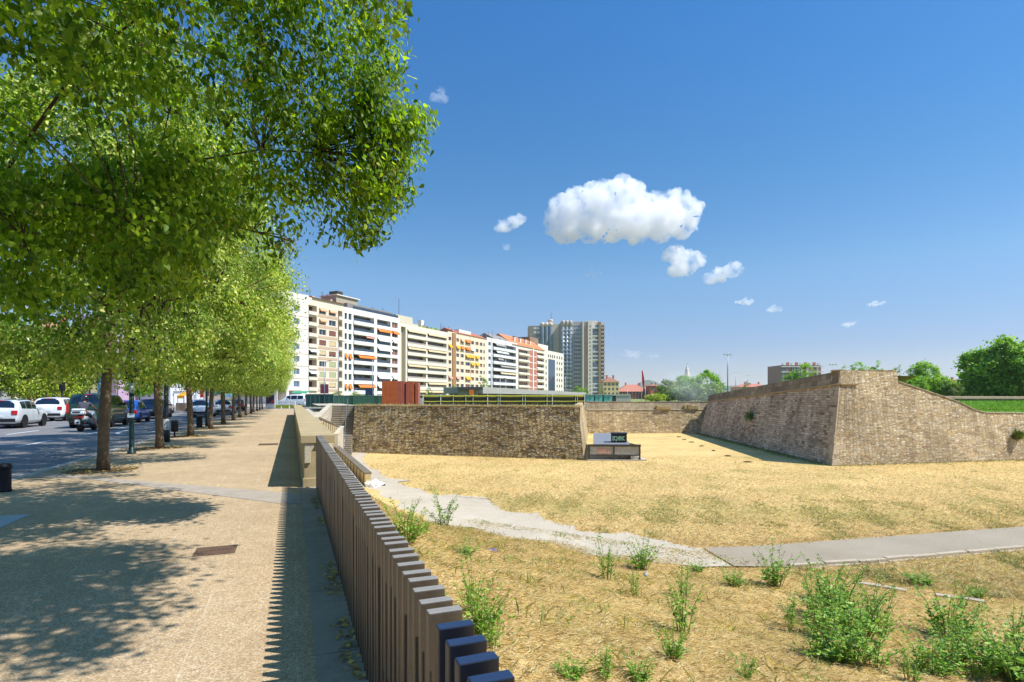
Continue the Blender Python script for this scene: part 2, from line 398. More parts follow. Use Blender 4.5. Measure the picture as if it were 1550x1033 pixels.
for p, q in zip(kp, kp[1:]):
    n = max(1, int((q-p).length/.95))
    for i in range(n):
        a = p.lerp(q, i/n); c = p.lerp(q, (i+.97)/n); d = (c-a).normalized(); s = Vector((d.y, -d.x, 0))
        j = random.uniform(-.03, .03); z0, z1 = FIELD-.1, FIELD+.10+random.uniform(-.02, .02)
        for off, wd, dz in ((-.10+j, .15, 0), (.07+j, .10, -.07)):
            pts = [a+s*off, c+s*off, c+s*(off+wd), a+s*(off+wd)]
            b.extrude([(p_.x, p_.y, z0) for p_ in pts][::-1], (0, 0, z1+dz-z0))
b.build('path_kerb', mat('path_kerb_stone', '#b3a48c', .9, .2, 3, bump=.5), kind='structure', bevel=.012)
b = MB(); ep = [(14.2, 10.9), (15.1, 9.5), (16.0, 8.3), (17.3, 6.6), (18.6, 4.9)]
for i, (p, q) in enumerate(zip(ep, ep[1:])):
    p, q = Vector((*p, 0)), Vector((*q, 0)); d = (q-p).normalized(); s = Vector((d.y, -d.x, 0))*.09
    for k in range(3):
        if (i*3+k) % 4 == 2 or random.random() < .25: continue
        a = p.lerp(q, k/3); c = p.lerp(q, (k+.92)/3)
        z = max(ground_z(a.x, a.y), FIELD)
        pts = [a-s, c-s, c+s, a+s]; b.extrude([(p_.x, p_.y, z-.1) for p_ in pts], (0, 0, .15))
b.build('stone_edging', mat('edging_stone', '#b3a68f', .9, .2, 3, bump=.5), kind='structure', bevel=.012)

# ------------------------------------------------------------------ stone walls round the moat
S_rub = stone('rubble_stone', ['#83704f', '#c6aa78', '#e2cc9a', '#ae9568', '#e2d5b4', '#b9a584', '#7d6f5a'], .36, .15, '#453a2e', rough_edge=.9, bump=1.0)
S_cur = stone('curtain_stone', ['#a08c6a', '#d9c295', '#c2ab80', '#ecd9b0', '#ae9d80'], .5, .2, '#8d7b60', rough_edge=.9, bump=.7)
S_cur2 = stone('pale_upper_stone', ['#b3a288', '#cdbd9f', '#bdab8c', '#d8cbae'], .42, .16, '#9a8a6f', rough_edge=.8, bump=.5)
S_sun = stone('bastion_stone', ['#a08a6c', '#cdb68f', '#decba4', '#b9a27d', '#ecdcba', '#bcab90', '#d6b985', '#ab9676'], .34, .115, '#8f7f66', rough_edge=.8, bump=.8)
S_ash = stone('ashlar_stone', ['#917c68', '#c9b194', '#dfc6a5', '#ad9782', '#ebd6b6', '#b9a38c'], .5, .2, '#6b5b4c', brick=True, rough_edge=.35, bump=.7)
S_par = stone('parapet_stone', ['#84735c', '#a08c6e', '#8f7d64', '#b5a283'], .8, .45, '#6a5a47', brick=True, rough_edge=.3, bump=.6)
def face_strip(b, bot, top, seg=1.0, ulen0=0.0, jag=0.0):
    """wall face between two polylines (equal counts), with metre UVs"""
    u = ulen0
    for i in range(len(bot)-1):
        b0, b1, t0, t1 = map(Vector, (bot[i], bot[i+1], top[i], top[i+1]))
        L = (b1-b0).length; n = max(1, int(L/seg))
        for k in range(n):
            f0, f1 = k/n, (k+1)/n
            q = [b0.lerp(b1, f0), b0.lerp(b1, f1), t0.lerp(t1, f1), t0.lerp(t1, f0)]
            us = [u+L*f0, u+L*f1, u+L*f1, u+L*f0]; vs = [0, 0, (q[2]-q[1]).length, (q[3]-q[0]).length]
            b.quad(*q, uv=[(a+.01, c+.01+bot[0][2]*0) for a, c in zip(us, vs)])
        u += L
    return u
def back_top(b, top, vec, low):
    """top surface and back of a wall: vec = horizontal offset to the back edge"""
    vec = Vector(vec)
    for p, q in zip(top, top[1:]):
        p, q = Vector(p), Vector(q)
        b.quad(p, q, q+vec, p+vec, uv=[(0.1, 0), ((q-p).length, 0), ((q-p).length, vec.length), (0.1, vec.length)])
        b.quad(q+vec, p+vec, Vector(((p+vec).x, (p+vec).y, low)), Vector(((q+vec).x, (q+vec).y, low)), uv=[(0.1, 0), (1, 0), (1, 1), (0.1, 1)])
    for p in (Vector(top[0]), Vector(top[-1])): pass
ZB = FIELD-.3
# near wall (shaded) and its sunlit return
w = thing('rubble_wall', 'low brown rubble stone wall in shade beside the stairs with dry grass along its top', 'wall', (0, 0, 0))
A0, A1 = Vector((5.0, 53.3, ZB)), Vector((21.75, 40.2, ZB)); T0, T1 = Vector((5.36, 53.78, .75)), Vector((21.6, 41.0, .75))
C0 = Vector((38.3, 69.6, ZB)); CT0 = Vector((37.6, 69.9, .9))
b = MB(); face_strip(b, [A0, A1], [T0, T1]); back_top(b, [T0, T1], (.45, .5, 0), -1)
b.quad(A0, T0, T0+Vector((.45, .5, 0)), A0+Vector((.45, .5, 0)), uv=[(0.1, 0), (0.1, 4), (1, 4), (1, 0)])
S1 = Vector((6.3, 66, ZB)); face_strip(b, [S1, A0], [Vector((6.5, 66, .75)), T0]); b.build('shaded_face', S_rub, w)
b = MB(); face_strip(b, [A1, C0], [T1, CT0]); back_top(b, [T1, CT0], (-.5, .35, 0), -1); b.build('sunlit_return', S_cur, w)
# loose cap stones give the wall an uneven top
b = MB(); L = (T1-T0).length; d = (T1-T0).normalized(); s = Vector((-d.y, d.x, 0)); x = 0
while x < L-.7:
    l = random.uniform(.35, .8); h = random.uniform(.03, .09); p = T0+d*x+s*random.uniform(-.03, .03); q = p+d*l*.97
    b.extrude([p-s*.04, q-s*.04, q+s*.4, p+s*.4], (0, 0, h)); x += l
b.build('cap_stones', mat('cap_stone', '#8f7c5c', .95, .3, 2.5, bump=.6), w, bevel=.02)
# curtain wall with pale upper band and ledge
w2 = thing('curtain_wall', 'long sunlit far stone wall crossing behind the graffitied box, with pale upper band and ledge', 'wall')
K1 = Vector((56.5, 64.2, ZB)); LZ = -.22
b = MB(); k0, k1 = Vector((38.3, 69.6, LZ)), Vector((56.5, 64.2, LZ)); in_ = Vector((.12, .42, 0))
cl_ = (C0-K1).normalized()*4; face_strip(b, [C0+cl_, K1], [k0+in_*.9+cl_, k1+in_*.9]); b.build('lower_face', S_cur, w2)
b = MB(); ud = Vector((.12, .42, 0)); face_strip(b, [k0+ud*1.25+cl_, k1+ud*1.25], [k0+ud*1.4+Vector((0, 0, 1.12))+cl_, k1+ud*1.4+Vector((0, 0, 1.12))]); tp = [k0+ud*1.4+Vector((0, 0, 1.12)), k1+ud*1.4+Vector((0, 0, 1.12))]
back_top(b, tp, (.25, .8, 0), -1); b.build('upper_face', S_cur2, w2)
b = MB(); b.extrude([k0+ud*.75, k1+ud*.75, k1+ud*1.3, k0+ud*1.3], (0, 0, .1)); b.build('ledge', mat('ledge_stone', '#c2b494', .9, .2, 2, bump=.5), w2)
b = MB(); p, q = tp; dn = (q-p).normalized()
x = 0
while x < (q-p).length-.8:
    l = random.uniform(.5, 1.1); a = p+dn*x; b.extrude([a-ud*.1, a+dn*l*.96-ud*.1, a+dn*l*.96+ud*1.8, a+ud*1.8], (0, 0, random.uniform(.05, .13))); x += l
b.build('coping', mat('coping_stone', '#978a74', .95, .25, 2, bump=.5), w2, bevel=.02)
for u, v, lab in ((996, 622, 'broken stone stump on the ledge of the far wall, nearer the flagpoles'), (1030, 622, 'broken stone stump on the ledge of the far wall, nearer the tall bastion')):
    f = (u-905)/(1066-905); base = k0.lerp(k1, f)+ud*1.0+Vector((0, 0, .1)); st = MB()
    for k in range(4): 
        x = (k-1.5)*.5; h = random.uniform(.35, .85); st.box(x-.27, x+.27, -.22+random.uniform(-.1, .05), .12, 0, h)
    o = st.build('stone_stump', mat('stump_stone', '#a99466', .95, .3, 2, bump=.7), bevel=.06); o.location = base; o.rotation_euler = (0, 0, -.29)
    tag(o, lab, 'stone', 'broken stones on the far wall')
# bastion
w3 = thing('stone_bastion', 'tall stone bastion with sloping sides, one face shaded and one sunlit', 'bastion')
BC = Vector((36.6, 30.2, ZB)); TC = W(1272, 562, 43.3); 
BL = Vector((52.6, 64.2, ZB)); TL = W(1074, 598.5, 79.5); TL = Vector((TL.x, TL.y, TL.z))
BRt = Vector((75, 24.6, ZB))
def right_top(u, v):  # top edge of sunlit face, on the battered plane
    p0, p1 = TC, Vector((76, 26.0, TC.z)); t = (u-775)/FPX
    # solve along plan line
    def rd(p): return (p.x*CS-p.y*SN, p.x*SN+p.y*CS)
    (r0, d0), (r1, d1) = rd(p0), rd(p1); s = (t*d0-r0)/((r1-r0)-t*(d1-d0))
    q = p0.lerp(p1, s); d = d0+(d1-d0)*s; q.z = EYE+(HZ-v)/FPX*d; return q, s
rt = [(1272, 562), (1318, 562.5), (1377, 564), (1377.5, 579), (1400, 587), (1440, 601.5), (1462, 610), (1482, 621), (1496, 625), (1552, 625.5), (1700, 626)]
tops = []; bots = []
for u, v in rt:
    q, s = right_top(u, v); tops.append(q); c = BC.lerp(BRt, s); h = (q.z-ZB)/(TC.z-ZB)
    bots.append(c); 
# keep the batter plane: horizontal lean in proportion to height
lean = TC-BC
tops2 = []
for q, c, (u, v) in zip(tops, bots, rt):
    k = (q.z-ZB)/(TC.z-ZB); tops2.append(Vector((c.x+lean.x*k*.25 if u > 1300 else q.x, c.y+lean.y*k, q.z)))
tops2[0] = TC.copy()
tops = tops2
b = MB(); face_strip(b, bots, tops, .8); back_top(b, tops, (.1, .9, 0), -1.0); b.build('sunlit_face', S_sun, w3)
CORD = .92
lowL = [BL, BC]; TLc, TCc = TL-Vector((0, 0, .8)), TC-Vector((0, 0, CORD))
def inset(p, bot, top): f = (p.z-bot.z)/(top.z-bot.z); return bot.lerp(top, f)
mL, mC = inset(TLc, BL, TL), inset(TCc, BC, TC)
b = MB(); face_strip(b, [BL, BC], [mL, mC], 1.0); b.build('shaded_face', S_ash, w3)
n = Vector((-.9, .43, 0))*.07
b = MB(); face_strip(b, [mL+n, mC+n], [TL+n, TC+n], 1.0); back_top(b, [TL+n, TC+n], (.9, -.2, 0), -1.0)
b.quad(mC+n, mC, TC, TC+n, uv=[(0.1, 0), (.2, 0), (.2, 1), (0.1, 1)]); b.build('parapet', S_par, w3)
b = MB(); L2 = [mL+n*.2, mC+n*.2]; d = (L2[1]-L2[0]); 
b.extrude([L2[0]-Vector((.3, -.14, 0))*0+n*2.0, L2[1]+n*2.0, L2[1]-n*1.5, L2[0]-n*1.5], (0, 0, -.16)); b.build('cordon', mat('cordon_stone', '#a08a66', .95, .25, 2, bump=.5), w3, bevel=.04)
dR, dL = (BRt-BC).normalized(), (BL-BC).normalized(); qs = MB(); i = 0; Ht_ = (mC-BC).length; hh = 0.0
while hh < Ht_-.3:
    st_ = random.uniform(.34, .5); f0, f1 = hh/Ht_, min(1, (hh+st_*.95)/Ht_); a, c = BC.lerp(mC, f0), BC.lerp(mC, f1)
    for dd_, nn_, ln in ((dR, Vector((-.14, -.97, .2)), (.95, .5)[i % 2]), (dL, Vector((-.88, .42, .2)), (.5, .95)[i % 2])):
        ln *= random.uniform(.85, 1.2); o_ = nn_*.02
        if random.random() < .88: qs.extrude([a+o_, a+dd_*ln+o_, c+dd_*ln+o_, c+o_], -nn_*.1)
    hh += st_; i += 1
qs.build('quoins', mat('quoin_stone', '#b3a083', .92, .3, 1.8, bump=.7, bscale=14), w3, bevel=.015)
q, s = right_top(1318, 581); e0 = mC+Vector((0, 0, -.02)); e1 = Vector((bots[1].x+lean.x*.25*.86, bots[1].y+lean.y*.86, mC.z-.02)); o_ = Vector((-.01, -.16, 0))
b = MB(); b.extrude([e0+o_, e1+o_, e1-o_, e0-o_], (0, 0, -.15)); b.build('cordon', _mats['cordon_stone'], w3, bevel=.04)
b = MB()
for p, q in zip(tops[2:], tops[3:]):
    if (q-p).length < .3 or q.x > 64 or abs(q.x-p.x) < .2: continue
    nn = max(1, int((q-p).length/.9))
    for i in range(nn):
        a, c = p.lerp(q, i/nn), p.lerp(q, (i+.95)/nn); b.extrude([a+Vector((0, -.06, 0)), c+Vector((0, -.06, 0)), c+Vector((0, .8, 0)), a+Vector((0, .8, 0))], (0, 0, .08))
b.build('coping', mat('bastion_coping', '#a89a80', .95, .25, 2, bump=.5), w3, bevel=.02)
b = MB(); x = 0; p0, p1 = tops[0], tops[2]; d = (p1-p0).normalized()
while x < (p1-p0).length-.4:
    l = random.uniform(.3, .6); a = p0+d*x; b.extrude([a+Vector((0, -.01, 0)), a+d*l*.95+Vector((0, -.01, 0)), a+d*l*.95+Vector((0, .8, 0)), a+Vector((0, .8, 0))], (0, 0, random.uniform(.02, .16))); x += l
b.build('crest_stones', mat('crest_stone', '#a8936c', .95, .3, 2.5, bump=.6), w3, bevel=.03)
# high ground behind the walls
park = mat('park_grass', '#7f8a45', .95, .35, .4, bump=.5)
sheet('upper_landing', [(2.6, 64.5), (6.45, 64.5), (6.45, 84), (2.6, 84)], .69, M_gravel)
sheet('plateau', [(6.4, 66), (5.75, 54.3), (21.7, 41.7), (37.4, 70.4), (55.5, 66.5), (52, 60), (40.5, 33.5), (66, 29.5), (140, 27), (1400, 20), (1400, 1400), (-10, 1400), (-10, 245), (6.4, 245)], .55, park)
sheet('bastion_top', [(TC.x+.8, TC.y+.8, TC.z-.25), (TC.x+9, TC.y+.2, TC.z-.25), (TC.x+16, TC.y+8, 2.2), (TL.x+14, TL.y, 1.6), (TL.x+.7, TL.y, TL.z-.2)], 0, park)
gp = mat('terrace_grass', '#5f8f35', .95, .4, .5, bump=.8)
def WV(u, v, d): return tuple(W(u, v, d))
sheet('green_terrace', [WV(1440, 624.5, 46.3), WV(1800, 626, 47.5), WV(1800, 608, 66), WV(1440, 607.5, 62)], 0, gp)
b = MB(); p, q = W(1405, 607.5, 62.3), W(1820, 608.5, 66.5); d = (q-p).normalized(); n = Vector((-d.y, d.x, 0)); up = (0, 0, .55)
b.extrude([p-Vector((0, 0, .8)), q-Vector((0, 0, .8)), q+n*.6-Vector((0, 0, .8)), p+n*.6-Vector((0, 0, .8))], (0, 0, 1.05))
ter = thing('terrace_wall', 'low pinkish stone wall along the top of the bright green grass strip', 'wall')
b.build('wall_body', mat('terrace_wall_dark', '#8d7a68', .95, .3, 2, bump=.6), ter)
b = MB(); z1 = Vector((0, 0, .25)); b.extrude([p-n*.1+z1, q-n*.1+z1, q+n*.8+z1, p+n*.8+z1], (0, 0, .3)); b.build('coping', mat('terrace_coping', '#c9ab8c', .95, .2, 2, bump=.4), ter, bevel=.03)
# ------------------------------------------------------------------ picket fence
fence = thing('picket_fence', 'low fence of flat upright slats between the pavement and the dry grass bank', 'fence', (.38, .9, 0))
M_post = mat('weathered_slat', '#564a3a', .36, .3, 3, metal=.0, bump=.12, bscale=30, spec=.7)
M_slat_shade = mat('slat_shade_navy', '#0f141f', .38, .3, 5, spec=.6)  # nearest slats are coloured dark as though standing in shade
def slat():
    b = MB(); b.box(0, .105, -.021, .021, -.55, .905); b.mi[1] = 1; return b
post_me = slat().mesh('slat', [M_post, mat('slat_top_grey', '#8a8680', .55, .2, 6, bump=.2)])  # top faces get a paler grey than the sides
post_dk = slat().mesh('shade_slat', [M_slat_shade, mat('slat_top_sky_tint', '#22324f', .35, .2, 6)])  # blue top colour imitates sky reflected on a shaded slat
PITCH = .1085; y = .92; k = 0
while y < 10.25:
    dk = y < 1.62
    o = link('shade_slat' if dk else 'slat', post_dk if dk else post_me, fence, .004)
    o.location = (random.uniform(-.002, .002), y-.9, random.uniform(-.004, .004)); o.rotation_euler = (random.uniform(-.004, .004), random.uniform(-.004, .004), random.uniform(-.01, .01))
    if dk: o['label'] = 'near-black slat, coloured as if in shade, its top tinted sky blue'
    y += PITCH; k += 1
b = MB(); b.box(.03, .075, -2.0, 9.36, -.2, -.1); b.box(.03, .075, -2.0, 9.36, .3, .34); b.build('rail', M_post, fence)
b = MB(); b.box(.008, .098, -6, 9.36, -.6, -.06); b.build('footing', M_conc, fence)
# the fence carries on behind the viewer
b = MB()
for i in range(1): pass
# ------------------------------------------------------------------ concrete parapet
par = thing('concrete_parapet', 'long waist-high tan concrete parapet with a wide flat cap beyond the slatted fence', 'parapet', (0, 10.4, 0))
b = MB(); b.box(.19, .60, .03, 44, -.4, .76); b.box(.17, .62, .0, 44, -.4, .16)
b.build('wall_body', M_conc, par, bevel=.012)
b = MB(); y = 0.0
while y < 43.5:
    b.box(.135, .70, y-.035, y+1.46, .762, .90); y += 1.5
b.build('cap', M_conc, par, bevel=.008)
b = MB()
for x0, x1 in ((.20, .30), (.52, .60)): b.box(x0, x1, -.012, .03, .42, .76)
b.extrude([(.30, -.012, .76), (.30, -.012, .60), (.36, -.012, .70), (.36, -.012, .76)], (0, .04, 0))
b.build('bracket', M_conc2, par, bevel=.006)
b = MB(); b.box(.04, 1.2, -.01, 44, FIELD-.2, -.05); b.build('retaining_wall', M_conc2, par)
# bank-side retaining wall under the fence for the hidden side
# ------------------------------------------------------------------ ramp parapets (zig-zag) and stairs
ramp = thing('ramp_walls', 'zigzag of pale concrete walls beside the ramp going down into the moat', 'ramp')
def topwall(b, p, q, th, zb0, zb1, side=1):
    p, q = Vector(p), Vector(q); d = (q-p); d.z = 0; d.normalize(); n = Vector((-d.y, d.x, 0))*th*side
    v = [p, q, q+n, p+n]; lo = [Vector((p.x, p.y, zb0)), Vector((q.x, q.y, zb1)), Vector(((q+n).x, (q+n).y, zb1)), Vector(((p+n).x, (p+n).y, zb0))]
    b.add(v+lo, [(0, 1, 2, 3), (7, 6, 5, 4), (0, 4, 5, 1), (1, 5, 6, 2), (2, 6, 7, 3), (3, 7, 4, 0)])
def capstrip(b, p, q, th, side=1, o=.05, h=.1):
    p, q = Vector(p), Vector(q); d = (q-p); d.z = 0; d.normalize(); n = Vector((-d.y, d.x, 0))*side
    a = [p-n*o+Vector((0, 0, .004)), q-n*o+Vector((0, 0, .004)), q+n*(th+o)+Vector((0, 0, .004)), p+n*(th+o)+Vector((0, 0, .004))]
    b.extrude(a, (0, 0, h))
lo = FIELD-.3
E0, E1 = W(503, 612.5, 57), W(483, 634, 36)
D1, C1 = W(514, 647, 46), W(505, 659, 42.5)
B0, A1_ = W(506, 677, 43), W(553, 718.5, 31.9)
M_tan = mat('tan_ramp_concrete', '#b6a378', .88, .18, 1.5, bump=.3)
M_dcap = mat('dark_wall_cap', '#6f6656', .8, .2, 2, bump=.3)
b = MB(); topwall(b, E0, E1, .3, lo, lo, -1); topwall(b, C1, D1, .3, lo, lo, -1); b.build('outer_wall', M_conc2, ramp)
b = MB(); topwall(b, E1, D1, .3, lo, lo, 1); topwall(b, B0, A1_, .32, lo, lo, 1); b.build('inner_wall', M_tan, ramp)
b = MB(); 
for p, q, sd in ((E1, D1, 1), (B0, A1_, 1)): capstrip(b, p, q, .3, sd)
b.build('wall_cap', M_dcap, ramp)
b = MB(); capstrip(b, E0, E1, .3, -1); capstrip(b, C1, D1, .3, -1); b.build('wall_cap', M_conc2, ramp)
b = MB(); d = (B0-A1_).normalized(); L = (B0-A1_).length; n = Vector((d.y, -d.x, 0)).normalized()
if n.x > 0: n = -n
x = .4
while x < L:
    p = A1_+d*x; p2 = p+d*.05; b.extrude([p-Vector((0, 0, .02)), p2-Vector((0, 0, .02)), p2-Vector((0, 0, .85)), p-Vector((0, 0, .85))], n*.035); x += 1.1
d = (D1-E1).normalized(); L = (D1-E1).length; n = Vector((d.y, -d.x, 0)).normalized()
x = .6
while x < L:
    p = E1+d*x; p2 = p+d*.06; b.extrude([p-Vector((0, 0, .02)), p2-Vector((0, 0, .02)), p2-Vector((0, 0, .85)), p-Vector((0, 0, .85))], -n*.04); b.extrude([p-Vector((0, 0, .02)), p2-Vector((0, 0, .02)), p2-Vector((0, 0, .85)), p-Vector((0, 0, .85))], n*.04); x += 1.1
b.build('wall_rib', M_dcap, ramp)
b = MB(); b.box(-.2, .28, -.2, .12, 0, .38); o = b.build('stone_base', M_tan, ramp, bevel=.03); o.location = (A1_.x+.18, A1_.y-.1, FIELD)
sheet('landing', [(1.2, 37), (1.75, 37), (3.6, 58.5), (4.2, 62), (4.2, 84), (.55, 84), (.55, 40)], .0, M_gravel)
sheet('ramp_floor', [(1.2, 36, -.3), (1.6, 37, -.45), (3.4, 47.5, -1.6), (2.8, 46, -2.0), (2.9, 43, -2.7), (3.6, 33, FIELD+.02), (1.2, 33, FIELD+.02)], 0, M_gravel)
stair = thing('stone_stairs', 'flight of grey stone steps going up between the ramp walls and the rubble wall', 'stairs')
b = MB(); s0 = Vector((3.55, 50.4)); n = 26
ax = Vector((.12, .99)).normalized(); rt_ = Vector((ax.y, -ax.x))
run = .27; yy = 0
for i in range(n):
    z1 = FIELD+.16*(i+1); y0 = yy; yy += run+(1.1 if i in (9, 18) else 0); wd = 1.2
    c = [s0+ax*y0-rt_*1.3, s0+ax*y0+rt_*wd, s0+ax*(14.5)+rt_*wd, s0+ax*(14.5)-rt_*1.3]
    b.prism([tuple(q) for q in c], z1-.16 if i else FIELD-.3, z1)
b.build('steps', mat('stair_stone', '#8d8270', .9, .2, 2, bump=.4), stair)
b = MB()
y0 = yy = 0
for i in range(n):
    z1 = FIELD+.16*(i+1); q0 = s0+ax*(yy-.03)-rt_*1.3; q1 = s0+ax*(yy-.03)+rt_*1.2; q2 = s0+ax*(yy+.05)+rt_*1.2; q3 = s0+ax*(yy+.05)-rt_*1.3
    b.extrude([(q.x, q.y, z1+.002) for q in (q0, q1, q2, q3)], (0, 0, .03)); yy += run+(1.1 if i in (9, 18) else 0)
b.build('nosing', mat('stair_nosing', '#b5a88f', .9, .15, 2), stair)
hr = MB(); M_rail = mat('galvanised_rail', '#8b8f92', .4, .1, 4, metal=.6)
pA = s0+rt_*.6; pts = []; yy = 0
for i in range(0, n, 3): pts.append(Vector((pA.x+ax.x*(.27*i+(1.1 if i > 9 else 0)+(1.1 if i > 18 else 0)), pA.y+ax.y*(.27*i+(1.1 if i > 9 else 0)+(1.1 if i > 18 else 0)), FIELD+.16*(i+1)+.9)))
hr.tube(pts, .03, 6)
for p in pts[::2]: hr.tube([p, p-Vector((0, 0, .95))], .022, 6)
hr.build('handrail', M_rail, stair, True)
b = MB(); b.tube([(0, 0, 0), (0, 0, .42), (.02, 0, .5)], [.2, .22, .12], 10); o = b.build('litter_bag', mat('dark_bag', '#23252b', .6, .3, 5), smooth=True); o.location = G(527, 689, FIELD); tag(o, 'small dark bag standing at the foot of the stairs against the rubble wall', 'bag')

# ------------------------------------------------------------------ pavement furniture
def iron_cover(name, x0, x1, y0, y1, label, cat, slots, m, mf):
    t = thing(name, label, cat, ((x0+x1)/2, (y0+y1)/2, 0)); wx, wy = (x1-x0)/2, (y1-y0)/2
    b = MB(); f = .025
    b.box(-wx-f, wx+f, -wy-f, -wy, -.02, .006); b.box(-wx-f, wx+f, wy, wy+f, -.02, .006); b.box(-wx-f, -wx, -wy, wy, -.02, .006); b.box(wx, wx+f, -wy, wy, -.02, .006)
    b.build('frame', mf, t)
    b = MB(); b.box(-wx, wx, -wy, wy, -.02, .003)
    for i in range(slots):
        x = -wx+.02+(2*wx-.04)*i/slots; b.box(x, x+(2*wx-.04)/slots*.55, -wy+.02, -.012, .003, .009); b.box(x, x+(2*wx-.04)/slots*.55, .012, wy-.02, .003, .009)
    b.build('grille', m, t); return t
M_iron = mat('rusty_iron', '#6d5646', .75, .25, 8, metal=.3, bump=.3)
iron_cover('drain_grate', -.91, -.53, 6.25, 6.62, 'small square rusty iron grate set in the sunlit pavement in the foreground', 'drain cover', 9, M_iron, mat('grate_frame', '#b09a7a', .8, .15, 5))
iron_cover('drain_grate', -1.0, -.45, 20.1, 20.8, 'thin dark drain cover far along the sunlit pavement near the parapet', 'drain cover', 9, M_iron, M_iron)
M_galv = mat('pale_steel_plate', '#a9b4ba', .5, .12, 6, metal=.2, bump=.15)
t = thing('tree_grate', 'pale square steel plate in the shade at the left edge of the pavement', 'tree grate', (-3.85, 8.68, 0))
b = MB(); q, h = .62, .24
for x0, x1, y0, y1 in ((-q, q, -q, -h), (-q, q, h, q), (-q, -h, -h, h), (h, q, -h, h)): b.box(x0, x1, y0, y1, -.01, .012)
b.build('plate', M_galv, t, bevel=.004)
b = MB(); b.box(-h, h, -h, h, -.01, .006); b.build('soil', M_soil, t)
for k in range(16):
    if k == 0: continue
    y = 14.45+5.65*(k-1); b = MB(); pts = []
    for i in range(14):
        a = i/14*2*math.pi; r = .62+.12*math.sin(3*a+k)+random.uniform(-.05, .05); pts.append((-3.85+r*math.cos(a), y+r*math.sin(a)*.8))
    sheet('tree_pit', pts, .006, M_soil)
# bollard
t = thing('bollard', 'short dark round bollard at the kerb by the left edge of the picture', 'bollard', (-4.42, 11.75, 0))
M_blk = mat('black_cast_iron', '#26252a', .55, .3, 6, metal=.4, bump=.25)
b = MB(); b.lathe([(.10, 0), (.105, .02), (.095, .05), (.095, .36), (.1, .38)], 20); b.build('shaft', M_blk, t, True)
b = MB(); b.lathe([(.1, .378), (.112, .39), (.112, .42), (.09, .455), (.04, .47)], 20); b.build('cap', M_blk, t, True)
# lamp / signal posts
def traffic_post(x, y, label):
    t = thing('traffic_light_post', label, 'traffic light', (x, y, 0)); M_g = mat('dark_green_paint', '#16302c', .45, .2, 5, metal=.2)
    b = MB(); b.lathe([(.11, 0), (.11, .05), (.07, .07), (.062, .5), (.06, 3.5)], 14); b.build('pole', M_g, t, True)
    b = MB(); b.box(-.13, .13, -.12, .14, 2.05, 2.36); b.box(-.15, .15, -.16, -.12, 2.34, 2.37); b.build('signal_box', M_blk, t, bevel=.015)
    b = MB(); b.lathe([(.066, 1.68), (.067, 1.95)], 14); b.build('white_band', mat('white_sticker', '#c8ccd2', .6, .15, 9), t, True)
    b = MB(); b.box(-.085, .085, -.072, -.06, 1.0, 1.12); b.build('sticker', mat('blue_white_sticker', '#a8c0cc', .6, .2, 30), t)
    b = MB(); b.box(-.13, .13, -.12, .12, 3.0, 3.75); b.build('signal_head', M_blk, t, bevel=.02)
    for i, c in enumerate(('#3a0c08', '#e08a20', '#0c2a12')):
        b = MB(); b.lathe([(.085, -.135), (.085, -.12)], 14, 'y', (0, 0, 3.6-.23*i)); b.build('lamp', mat('lamp_%s' % ('red', 'amber', 'green')[i], c, .3, .1, 3), t)
    return t
traffic_post(-4.12, 18.4, 'dark green post with black signal box and pale stickers, between the first two visible trunks')
def lamp_post(x, y, label, h=6.5, group=None):
    t = thing('lamp_post', label, 'lamp post', (x, y, 0), 0, group); M_g = mat('dark_grey_paint', '#2c3338', .5, .2, 5, metal=.2)
    b = MB(); b.lathe([(.12, 0), (.12, .35), (.085, .42), (.075, 1.2), (.06, h)], 14); b.build('pole', M_g, t, True)
    b = MB(); b.lathe([(.1195, .42), (.09, .44), (.085, .8)], 14); b.build('painted_band', mat('pale_band', '#a9a9a4', .7, .2, 6), t, True)
    b = MB(); b.tube([(0, 0, h-.05), (-.5, 0, h+.25), (-1.2, 0, h+.3)], [.05, .045, .04], 8); b.build('arm', M_g, t, True)
    b = MB(); b.box(-1.75, -1.15, -.14, .14, h+.22, h+.36); b.build('lamp_head', M_g, t, bevel=.03)
lamp_post(-4.1, 22.9, 'dark grey lamp post, pale band near its foot, between second and third visible trunks')
for x, y, l in ((-4.3, 34.6, 'slim dark post by the kerb, nearest of the three far slim posts'), (-4.3, 43.2, 'slim dark post by the kerb, middle of the three far slim posts'), (-4.3, 70, 'slim green post by the kerb, farthest of the three slim posts')):
    t = thing('kerb_post', l, 'post', (x, y, 0)); b = MB(); b.lathe([(.07, 0), (.07, .9), (.055, 1.0), (.05, 2.4)], 10); b.build('pole', mat('post_paint', '#1e3338', .5, .2, 5), t, True)
    b = MB(); b.lathe([(.055, 2.4), (.075, 2.42), (.03, 2.5)], 10); b.build('cap', M_blk, t, True)
t = thing('litter_bin', 'dark litter bin fixed at the kerb beside the third visible trunk', 'bin', (-4.28, 25.5, 0)); t.scale = (.62, .62, .62)
b = MB(); b.lathe([(.05, 0), (.05, .35)], 10); b.build('foot', M_blk, t); b = MB(); b.lathe([(.15, .33), (.2, .36), (.21, 1.0), (.19, 1.02)], 16); b.build('bin_body', M_blk, t, True); b = MB(); b.lathe([(.215, .98), (.22, 1.03), (.16, 1.08)], 16); b.build('rim', mat('bin_rim', '#45484a', .5, .2, 5), t, True)
b = MB(); b.box(-.13, .13, -.12, .12, 0, .5); b.box(-.145, .145, -.135, .135, .5, .55); o = b.build('kerb_cabinet', M_blk, bevel=.02); o.location = (-4.45, 33.2, 0); tag(o, 'small dark utility cabinet at the kerb in front of the white car', 'cabinet')

